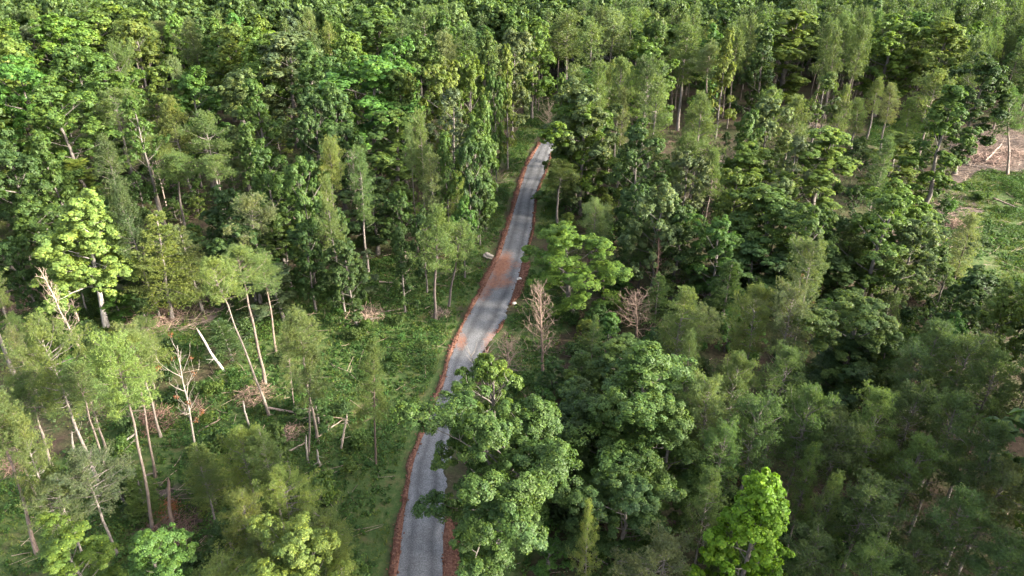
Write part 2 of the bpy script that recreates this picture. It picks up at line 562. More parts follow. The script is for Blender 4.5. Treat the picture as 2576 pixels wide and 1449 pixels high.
# ------------------------------------------------------------------ the ground
def inside(px, py, poly):
    poly = np.asarray(poly)
    r = np.zeros(px.shape, bool)
    x0, y0 = poly[-1]
    for x1, y1 in poly:
        c = ((y1 > py) != (y0 > py)) & (px < (x0 - x1) * (py - y1) / (y0 - y1 + 1e-12) + x1)
        r ^= c
        x0, y0 = x1, y1
    return r

def lat(ix, iy):
    v = np.sin(ix * 127.1 + iy * 311.7) * 43758.5453
    return v - np.floor(v)

def vnoise(x, y):
    xi, yi = np.floor(x), np.floor(y)
    fx, fy = x - xi, y - yi
    fx, fy = fx * fx * (3 - 2 * fx), fy * fy * (3 - 2 * fy)
    a, b = lat(xi, yi), lat(xi + 1, yi)
    c, d = lat(xi, yi + 1), lat(xi + 1, yi + 1)
    return (a + (b - a) * fx) * (1 - fy) + (c + (d - c) * fx) * fy

RE = np.array(ROAD)                       # rows: left x, left y, right x, right y (metres), towards the bend
RC = (RE[:, :2] + RE[:, 2:]) / 2

def road_dist(x, y):
    best = np.full(x.shape, 1e9)
    for a, b in zip(RC[:-1], RC[1:]):
        d = b - a
        t = np.clip(((x - a[0]) * d[0] + (y - a[1]) * d[1]) / (d @ d), 0, 1)
        best = np.minimum(best, np.hypot(x - a[0] - t * d[0], y - a[1] - t * d[1]))
    return best

def ground_z(x, y):
    x = np.asarray(x, float); y = np.asarray(y, float)
    h = (vnoise(x / 9, y / 9) - .5) * .7 + (vnoise(x / 3 + 7, y / 3) - .5) * .28
    return h * np.clip((road_dist(x, y) - 3.6) / 5, 0, 1) - .03

def axis(lo, hi, step, far):
    a = np.arange(lo, hi + .01, step)
    k = np.array([6, 16, 36, 80, 170, 350, 700, 1500.0]) * far
    return np.concatenate([lo - k[::-1], a, hi + k])

def build_ground():
    xs, ys = axis(-150, 150, 1.0, 1), axis(0, 240, 1.0, 1)
    X, Y = np.meshgrid(xs, ys)
    Z = ground_z(X, Y)
    V = np.stack([X, Y, Z], -1).reshape(-1, 3)
    nx, ny = len(xs), len(ys)
    i = (np.arange(ny - 1)[:, None] * nx + np.arange(nx - 1)[None]).ravel()
    F = np.stack([i, i + 1, i + nx + 1, i + nx], 1)
    m, t, p, out = new_mat("forest_floor")
    pos = geo_pos(t)
    litter = ramp(t, noise(t, 2.6, 6, .7, pos), [(.3, (.025, .018, .013)), (.55, (.062, .042, .029)), (.75, (.125, .085, .058))])
    humus = ramp(t, noise(t, .22, 4, .6, pos), [(.38, 0.0), (.62, 1.0)])
    moss = ramp(t, noise(t, 3.5, 5, .7, pos), [(.3, (.03, .05, .015)), (.7, (.075, .1, .03))])
    c = mixc(t, humus, litter, mixc(t, .6, litter, moss))
    at = N(t, "ShaderNodeAttribute", attribute_name="grass")
    gr = ramp(t, noise(t, 1.6, 6, .7, pos), [(.28, (.03, .05, .016)), (.5, (.055, .09, .024)), (.72, (.12, .12, .05))])
    earth = ramp(t, noise(t, .45, 5, .65, pos), [(.54, 0.0), (.7, .45)])
    gr = mixc(t, earth, gr, (.17, .1, .062))
    c = mixc(t, at.outputs["Fac"], c, gr)
    a2 = N(t, "ShaderNodeAttribute", attribute_name="slash")
    sl = ramp(t, noise(t, 1.9, 6, .72, pos), [(.3, (.035, .026, .022)), (.5, (.085, .064, .054)), (.7, (.17, .135, .115))])
    c = mixc(t, a2.outputs["Fac"], c, sl)
    t.links.new(c, p.inputs["Base Color"])
    p.inputs["Roughness"].default_value = .95
    p.inputs["Specular IOR Level"].default_value = .15
    bp = N(t, "ShaderNodeBump")
    bp.inputs["Strength"].default_value = .7
    bp.inputs["Distance"].default_value = .15
    t.links.new(noise(t, 4, 6, .7, pos), bp.inputs["Height"])
    t.links.new(bp.outputs[0], p.inputs["Normal"])
    me = np_mesh("ground", [(V, F, m)], True)
    jit = vnoise(X / 2.5, Y / 2.5) * 5 - 2.5
    g = np.zeros(X.shape)
    for poly in GRASS:
        g = np.maximum(g, inside(X + jit, Y + jit * .7, poly).astype(float))
    s = np.zeros(X.shape)
    for poly in SLASH:
        s = np.maximum(s, inside(X + jit, Y + jit * .7, poly).astype(float))
    for nm, a in (("grass", g), ("slash", s)):
        at = me.attributes.new(nm, 'FLOAT', 'POINT')
        at.data.foreach_set("value", a.ravel().astype(np.float32))
    tag(link("ground", me), kind="structure")

def resample(P, step):
    d = np.concatenate([[0], np.cumsum(np.hypot(*np.diff(P[:, :2], axis=0).T))])
    s = np.arange(0, d[-1], step)
    # smooth with a cubic-ish kernel by interpolating then averaging
    Q = np.stack([np.interp(s, d, P[:, k]) for k in range(P.shape[1])], 1)
    k = int(6 / step)
    if k > 1:
        ker = np.hanning(k + 2)[1:-1]; ker /= ker.sum()
        pad = np.concatenate([np.repeat(Q[:1], k, 0) + np.arange(-k, 0)[:, None] * (Q[1] - Q[0]), Q, np.repeat(Q[-1:], k, 0) + np.arange(1, k + 1)[:, None] * (Q[-1] - Q[-2])])
        Q = np.stack([np.convolve(pad[:, j], ker, 'same')[k:-k] for j in range(Q.shape[1])], 1)
    return Q

def grid_faces(n, m):
    i = (np.arange(n - 1)[:, None] * m + np.arange(m - 1)[None]).ravel()
    return np.stack([i, i + 1, i + m + 1, i + m], 1)

def build_road():
    E = resample(RE, .35)
    n, m = len(E), 25
    u = np.linspace(0, 1, m)
    wob = (vnoise(E[:, 1] * .7, E[:, 1] * 0 + 3) - .5) * .35 + (vnoise(E[:, 1] * 2.3, E[:, 1] * 0 + 9) - .5) * .25
    wob2 = (vnoise(E[:, 1] * .6, E[:, 1] * 0 + 23) - .5) * .6 + (vnoise(E[:, 1] * 2.1, E[:, 1] * 0 + 31) - .5) * .35
    X = E[:, 0:1] * (1 - u) + E[:, 2:3] * u + wob[:, None] * (1 - u) ** 3 + wob2[:, None] * u ** 3
    Y = E[:, 1:2] * (1 - u) + E[:, 3:4] * u
    Z = .05 + .07 * (1 - (2 * u - 1) ** 2)[None] + (vnoise(X * 2, Y * 2) - .5) * .03
    V = np.stack([X, Y, Z], -1).reshape(-1, 3)
    m_, t, p, out = new_mat("gravel")
    pos = geo_pos(t)
    vo = N(t, "ShaderNodeTexVoronoi", feature='F1')
    vo.inputs["Scale"].default_value = 17
    t.links.new(pos, vo.inputs["Vector"])
    st = ramp(t, vo.outputs["Color"], [(0, (.075, .075, .077)), (.5, (.125, .125, .128)), (1, (.21, .21, .213))])
    big = ramp(t, noise(t, .5, 5, .65, pos), [(.3, (.8, .8, .8)), (.7, (1.18, 1.18, 1.18))])
    c = mixc(t, 1.0, st, big, 'MULTIPLY')
    ac = N(t, "ShaderNodeAttribute", attribute_name="across")
    tr = ramp(t, ac.outputs["Fac"], [(0, 1.0), (.12, 1.12), (.26, .66), (.42, 1.04), (.56, 1.08), (.72, .64), (.86, 1.22), (1, 1.25)])
    c = mixc(t, 1.0, c, tr, 'MULTIPLY')
    cl = N(t, "ShaderNodeAttribute", attribute_name="clay")
    mul = N(t, "ShaderNodeMath", operation='MULTIPLY_ADD')
    t.links.new(noise(t, 2.4, 7, .75, pos), mul.inputs[0])
    mul.inputs[1].default_value = 1.3
    mul.inputs[2].default_value = -.62
    ad = N(t, "ShaderNodeMath", operation='ADD')
    t.links.new(mul.outputs[0], ad.inputs[0]); t.links.new(cl.outputs["Fac"], ad.inputs[1])
    k = ramp(t, ad.outputs[0], [(.25, 0.0), (.75, .92)])
    clay = ramp(t, noise(t, 3.5, 5, .7, pos), [(.3, (.15, .062, .038)), (.7, (.31, .145, .085))])
    c = mixc(t, k, c, clay)
    t.links.new(c, p.inputs["Base Color"])
    p.inputs["Roughness"].default_value = .9
    p.inputs["Specular IOR Level"].default_value = .2
    bp = N(t, "ShaderNodeBump")
    bp.inputs["Strength"].default_value = .8
    bp.inputs["Distance"].default_value = .04
    t.links.new(vo.outputs["Distance"], bp.inputs["Height"])
    t.links.new(bp.outputs[0], p.inputs["Normal"])
    me = np_mesh("road", [(V, grid_faces(n, m), m_)], True)
    at = me.attributes.new("across", 'FLOAT', 'POINT')
    at.data.foreach_set("value", np.tile(u, n).astype(np.float32))
    g = np.zeros(X.shape)
    for cx, cy_, rx, ry, ang, a in CLAY:
        ca, sa = math.cos(ang), math.sin(ang)
        dx, dy = X - cx, Y - cy_
        q = np.hypot((dx * ca + dy * sa) / rx, (-dx * sa + dy * ca) / ry)
        g = np.maximum(g, a * np.clip(1.5 - q, 0, 1))
    at = me.attributes.new("clay", 'FLOAT', 'POINT')
    at.data.foreach_set("value", g.ravel().astype(np.float32))
    tag(link("road", me), kind="structure")
    return E

def clay_mat():
    m_, t, p, out = new_mat("red_clay")
    pos = geo_pos(t)
    c = ramp(t, noise(t, 5, 6, .75, pos), [(.28, (.05, .024, .018)), (.5, (.12, .056, .039)), (.72, (.24, .145, .105))])
    c = mixc(t, ramp(t, noise(t, .6, 3, .5, pos), [(.45, 0.0), (.7, .5)]), c, (.16, .085, .055))
    t.links.new(c, p.inputs["Base Color"])
    p.inputs["Roughness"].default_value = .95
    p.inputs["Specular IOR Level"].default_value = .1
    bp = N(t, "ShaderNodeBump")
    bp.inputs["Strength"].default_value = .8
    bp.inputs["Distance"].default_value = .08
    t.links.new(noise(t, 7, 5, .7, pos), bp.inputs["Height"])
    t.links.new(bp.outputs[0], p.inputs["Normal"])
    return m_

def build_bank(E, side, wfun, hfun, mat):
    """ridge of graded red clay along one edge of the gravel"""
    a, b = (E[:, :2], E[:, 2:]) if side < 0 else (E[:, 2:], E[:, :2])
    outd = nrm(a - b)
    s = E[:, 1]
    w = wfun(s); h = hfun(s)
    keep = w > .12
    u = np.linspace(-.3, 1, 11)
    P = a[:, None] + outd[:, None] * (u[None, :, None] * w[:, None, None])
    prof = np.clip(np.sin((u + .3) / 1.3 * math.pi), 0, 1)[None] * h[:, None]
    lump = vnoise(P[..., 0] * 7, P[..., 1] * 7) * .7 + vnoise(P[..., 0] * 1.3, P[..., 1] * 1.3) * .7
    Z = prof * (.35 + lump) + .02 + .05 * prof / (h[:, None] + .01)
    Z[:, 0] = .0; Z[:, -1] = -.2
    V = np.concatenate([P, Z[..., None]], -1).reshape(-1, 3)
    F = grid_faces(len(a), len(u))
    F = F[np.repeat(keep[:-1] & keep[1:], len(u) - 1)]
    if side > 0:
        F = F[:, ::-1]
    tag(link("clay_bank", np_mesh("clay_bank", [(V, F, mat)], True)), kind="structure")
    # loose clods
    rng = np.random.default_rng(4 + side)
    k = int(len(a) * 6)
    i = rng.choice(np.nonzero(keep)[0], k); j = rng.integers(1, len(u) - 1, k)
    C = np.concatenate([P[i, j] + rng.normal(size=(k, 2)) * .12, Z[i, j][:, None] + .02], 1)
    return C

def clods(C, mat):
    rng = np.random.default_rng(8)
    ico = np.array([[0, 0, 1], [.9, 0, .1], [.28, .85, .1], [-.72, .52, .1], [-.72, -.52, .1], [.28, -.85, .1], [0, 0, -.6]])
    tf = np.array([[0, 1, 2], [0, 2, 3], [0, 3, 4], [0, 4, 5], [0, 5, 1], [6, 2, 1], [6, 3, 2], [6, 4, 3], [6, 5, 4], [6, 1, 5]])
    k = len(C)
    s = (rng.uniform(.04, .1, k) * rng.uniform(.7, 1.9, k))[:, None, None] * rng.uniform(.6, 1.2, (k, 1, 3))
    V = ico[None] * (1 + rng.normal(size=(k, 7, 1)) * .15) * s + C[:, None]
    F = tf[None] + np.arange(k)[:, None, None] * 7
    tag(link("clods", np_mesh("clods", [(V.reshape(-1, 3), F.reshape(-1, 3), mat)])), "loose red clay clods along the gravel road edges", "clods", kind="stuff")

def sample(polys, n, rng, pad=0):
    out = []
    A = [np.array(p) for p in polys]
    ar = [abs(np.sum(p[:, 0] * np.roll(p[:, 1], 1) - p[:, 1] * np.roll(p[:, 0], 1))) / 2 for p in A]
    for p, a in zip(A, ar):
        k = int(n * a / sum(ar))
        lo, hi = p.min(0), p.max(0)
        q = rng.uniform(lo, hi, (int(k * 3.5) + 10, 2))
        q = q[inside(q[:, 0], q[:, 1], p)][:k]
        out.append(q)
    q = np.concatenate(out)
    return q[road_dist(q[:, 0], q[:, 1]) > 3.1 + pad]

def build_cover():
    rng = np.random.default_rng(21)
    # leafy weeds of the clearing
    q = sample(GRASS, 24000, rng, .2)
    dens = vnoise(q[:, 0] / 4, q[:, 1] / 4) * .7 + vnoise(q[:, 0] / 1.5 + 9, q[:, 1] / 1.5) * .5
    q = q[dens > .36]; dens = dens[dens > .36]
    big = np.clip((dens - .4) * 2.6, .3, 1.7)
    C = np.stack([q[:, 0], q[:, 1], ground_z(q[:, 0], q[:, 1]) + .22 * big], 1)
    o = link("weeds", np_mesh("weeds", [clump_leaves(rng, C, .42 * big + .08, 16, .25, .5, M_WEED, .9)]))
    o.color = (.045, .098, .021, 1)
    tag(o, "low leafy green weeds covering the clearing floor", "weeds", kind="stuff")
    # grass
    q = sample(GRASS, 26000, rng, -.1)
    g = vnoise(q[:, 0] / 3 + 40, q[:, 1] / 3)
    q = q[g > .33]
    C = np.stack([q[:, 0], q[:, 1], ground_z(q[:, 0], q[:, 1])], 1)
    D = np.repeat(np.array([[0, 0, 1.0]]), len(C), 0)
    o = link("grass", np_mesh("grass", [needles(rng, C, D, 7, .5, .045, M_WEED, .5)]))
    o.color = (.08, .12, .03, 1)
    tag(o, "pale green grass tufts between the weeds of the clearing", "grass", kind="stuff")
    # undergrowth of the forest floor
    q = sample([WOOD], 15000, rng, .3)
    ing = np.zeros(len(q), bool)
    for p in GRASS + SLASH:
        ing |= inside(q[:, 0], q[:, 1], p)
    g = vnoise(q[:, 0] / 6 + 3, q[:, 1] / 6)
    q = q[~ing & (g > .42)]
    C = np.stack([q[:, 0], q[:, 1], ground_z(q[:, 0], q[:, 1]) + .3], 1)
    o = link("undergrowth", np_mesh("undergrowth", [clump_leaves(rng, C, rng.uniform(.35, .9, len(C)), 15, .3, .55, M_WEED, .8)]))
    o.color = (.045, .08, .028, 1)
    tag(o, "dark green undergrowth on the forest floor", "undergrowth", kind="stuff")
    # dead sticks
    T = Tubes()
    q = np.concatenate([sample(GRASS, 550, rng, .4), sample(SLASH, 2200, rng, .4), sample([WOOD], 1500, rng, .6)])
    z = ground_z(q[:, 0], q[:, 1])
    for (x, y), zz in zip(q, z):
        a = rng.uniform(0, 6.28)
        L = rng.uniform(.6, 3.2) * (1 if rng.uniform() < .85 else 1.8)
        d = np.array([math.cos(a), math.sin(a), 0])
        p0 = np.array([x, y, zz + rng.uniform(.04, .3)])
        P = np.array([p0 - d * L * .5, p0 + [0, 0, rng.uniform(-.02, .12)], p0 + d * L * .5 + np.array([rng.normal() * .15, rng.normal() * .15, rng.uniform(0, .25)])])
        r = rng.uniform(.014, .04)
        T.add(P, np.array([r, r * .85, r * .4]), 3)
    o = link("dead_sticks", np_mesh("dead_sticks", [T.get(M_DEAD)]))
    o.color = (1, .92, .85, 1)
    tag(o, "grey-brown dead sticks scattered over the ground", "sticks", kind="stuff")

build_ground()
EDGE = build_road()
M_CLAY = clay_mat()
seg = lambda s, a, b, f=4.0: np.clip((s - a) / f, 0, 1) * np.clip((b - s) / f, 0, 1)
cl1 = build_bank(EDGE, -1, lambda s: (.12 + .5 * vnoise(s / 2.2, s * 0) + .25 * vnoise(s / .8, s * 0 + 3) + .2 * (s > 88)) * seg(s, -5, 164, 3), lambda s: .11 + .1 * vnoise(s / 2, s * 0 + 5), M_CLAY)
cl2 = build_bank(EDGE, 1, lambda s: np.maximum(1.5 * seg(s, -5, 47), 1.35 * seg(s, 83, 100)) * (.75 + .4 * vnoise(s / 2.5, s * 0 + 2)) + .38 * seg(s, 60, 84) * vnoise(s / 2, s * 0 + 1) + .3 * seg(s, 100, 150), lambda s: .1 + .08 * vnoise(s / 2, s * 0 + 5), M_CLAY)
clods(np.concatenate([cl1, cl2]), M_CLAY)
build_cover()

# ------------------------------------------------------------------ one of each kind of tree
PR = {}
def reg(key, pair):
    tr, cr = pair
    me = cr or tr
    co = np.empty(len(me.vertices) * 3, np.float32)
    me.vertices.foreach_get("co", co)
    co = co.reshape(-1, 3)
    r = np.percentile(np.hypot(co[:, 0], co[:, 1]), 96)
    PR[key] = (tr, cr, float(r), float(co[:, 2].max()))

reg("oak_front", make_broad(5, 18.4, 6.2, .4, 'vase', 32, 1.15, 10, 120, .16, .55, lop=.25, fill=1.0))
reg("oak_back", make_broad(9, 17, 3.6, .4, 'round', 18, .95, 9, 90, .17, .55, bare=5, fill=.7))
reg("broad_near_a", make_broad(11, 18, 4.6, .2, 'round', 24, 1.1, 10, 100, .17, .55))
reg("broad_near_b", make_broad(12, 17, 4.0, .15, 'oval', 24, 1.0, 10, 95, .17, .55, lop=.3))
reg("broad_near_c", make_broad(13, 15, 3.6, .05, 'cone', 48, .72, 9, 75, .17, .75, lop=.18, fill=1.3))
reg("broad_mid_a", make_broad(21, 18, 4.2, .2, 'round', 22, 1.15, 9, 66, .27))
reg("broad_mid_b", make_broad(22, 19, 3.6, .22, 'oval', 22, 1.05, 9, 62, .26))
reg("broad_mid_c", make_broad(23, 17, 4.4, .2, 'vase', 22, 1.15, 9, 66, .27))
reg("broad_mid_d", make_broad(24, 19, 3.4, .12, 'cone', 26, .95, 9, 58, .26))
reg("broad_mid_e", make_broad(25, 18, 4.0, .25, 'round', 17, 1.0, 7, 44, .25, .5, lop=.45, fill=.8))
reg("broad_mid_f", make_broad(26, 19, 3.0, .12, 'oval', 26, .95, 9, 58, .26, lop=.4))
reg("broad_lime", make_broad(31, 19, 4.8, .3, 'cone', 44, 1.0, 9, 64, .2, .8, bark=M_PALE, lop=.2, fill=1.4))
reg("broad_twiggy", make_broad(33, 14, 5.0, .3, 'vase', 20, .85, 7, 26, .22, .4, bark=M_PALE))
for k, (sh, R, b) in enumerate((('round', 4.2, .15), ('oval', 3.8, .12), ('vase', 4.2, .2), ('cone', 3.8, .1), ('oval', 4.0, .2))):
    reg("broad_far_" + "abcde"[k], make_broad(41 + k, 18, R, b, sh, 25, 1.3, 8, 32, .36, lop=.35))
reg("pine_near_a", make_pine(51, 19, 3.4, .5, 'round', 58, 15, 13, .2, .04, tw=.75))
reg("pine_near_b", make_pine(52, 20, 3.1, .55, 'oval', 56, 15, 13, .2, .04, tw=.75))
reg("pine_near_c", make_pine(53, 18, 2.8, .42, 'cone', 58, 15, 13, .2, .04, tw=.75))
reg("pine_tall_a", make_pine(56, 20, 2.4, .76, 'round', 34, 15, 14, .22, .034, 12, tw=.8, thick=.0068))
reg("pine_tall_b", make_pine(57, 20, 2.2, .7, 'oval', 40, 15, 14, .22, .034, 14, tw=.8, thick=.0068))
reg("pine_mid_a", make_pine(61, 19, 2.9, .6, 'oval', 46, 11, 11, .27, .05, tw=.75))
reg("pine_mid_b", make_pine(62, 19, 3.1, .63, 'round', 42, 11, 11, .27, .05, 10, tw=.75))
reg("pine_mid_c", make_pine(63, 20, 1.7, .46, 'oval', 48, 11, 11, .27, .05, tw=.8))
reg("pine_mid_d", make_pine(64, 18, 2.8, .52, 'cone', 46, 11, 11, .27, .05, 12, tw=.75))
reg("pine_mid_e", make_pine(65, 17, 2.8, .66, 'round', 30, 12, 11, .27, .05, 10, tw=.75))
for k, (sh, R, b) in enumerate((('oval', 2.5, .55), ('round', 2.6, .6), ('cone', 2.4, .5), ('oval', 1.9, .48))):
    reg("pine_far_" + "abcd"[k], make_pine(71 + k, 19, R, b, sh, 38, 7, 9, .4, .095, 4, .75, puff=.34))
for k in range(3):
    reg("wood_broad_" + "abc"[k], make_broad(141 + k, 18, 4.1, .3, ('round', 'oval', 'vase')[k], 20, 1.4, 6, 9, .75, fill=.7, lop=.35))
    reg("wood_pine_" + "abc"[k], make_pine(151 + k, 19, 2.6, .55, ('oval', 'round', 'cone')[k], 26, 4, 6, .5, .2, 2, .7, puff=.4))
reg("conifer_a", make_cedar(81, 15, 3.3, .22))
reg("conifer_b", make_cedar(82, 12, 2.6, .1))
reg("sapling_a", make_broad(91, 8, 2.1, .12, 'oval', 16, .65, 7, 40, .2))
reg("sapling_b", make_broad(92, 7, 1.9, .1, 'round', 15, .65, 7, 40, .2))
reg("bare_a", make_bare(101, 12, .22, 44, 2.0, 7))
reg("bare_b", make_bare(102, 10, .3, 34, 2.6, 7))
reg("bare_c", make_bare(103, 15, .3, 30, 1.7, 5, .011))
reg("bare_d", make_bare(104, 14, .45, 16, 2.4, 3, .011, M_PALE, 9))
reg("bare_e", make_bare(105, 5, .05, 40, 2.4, 6, .014))
reg("vine_tree", make_broad(111, 17, 1.3, .1, 'oval', 26, .6, 7, 40, .24))

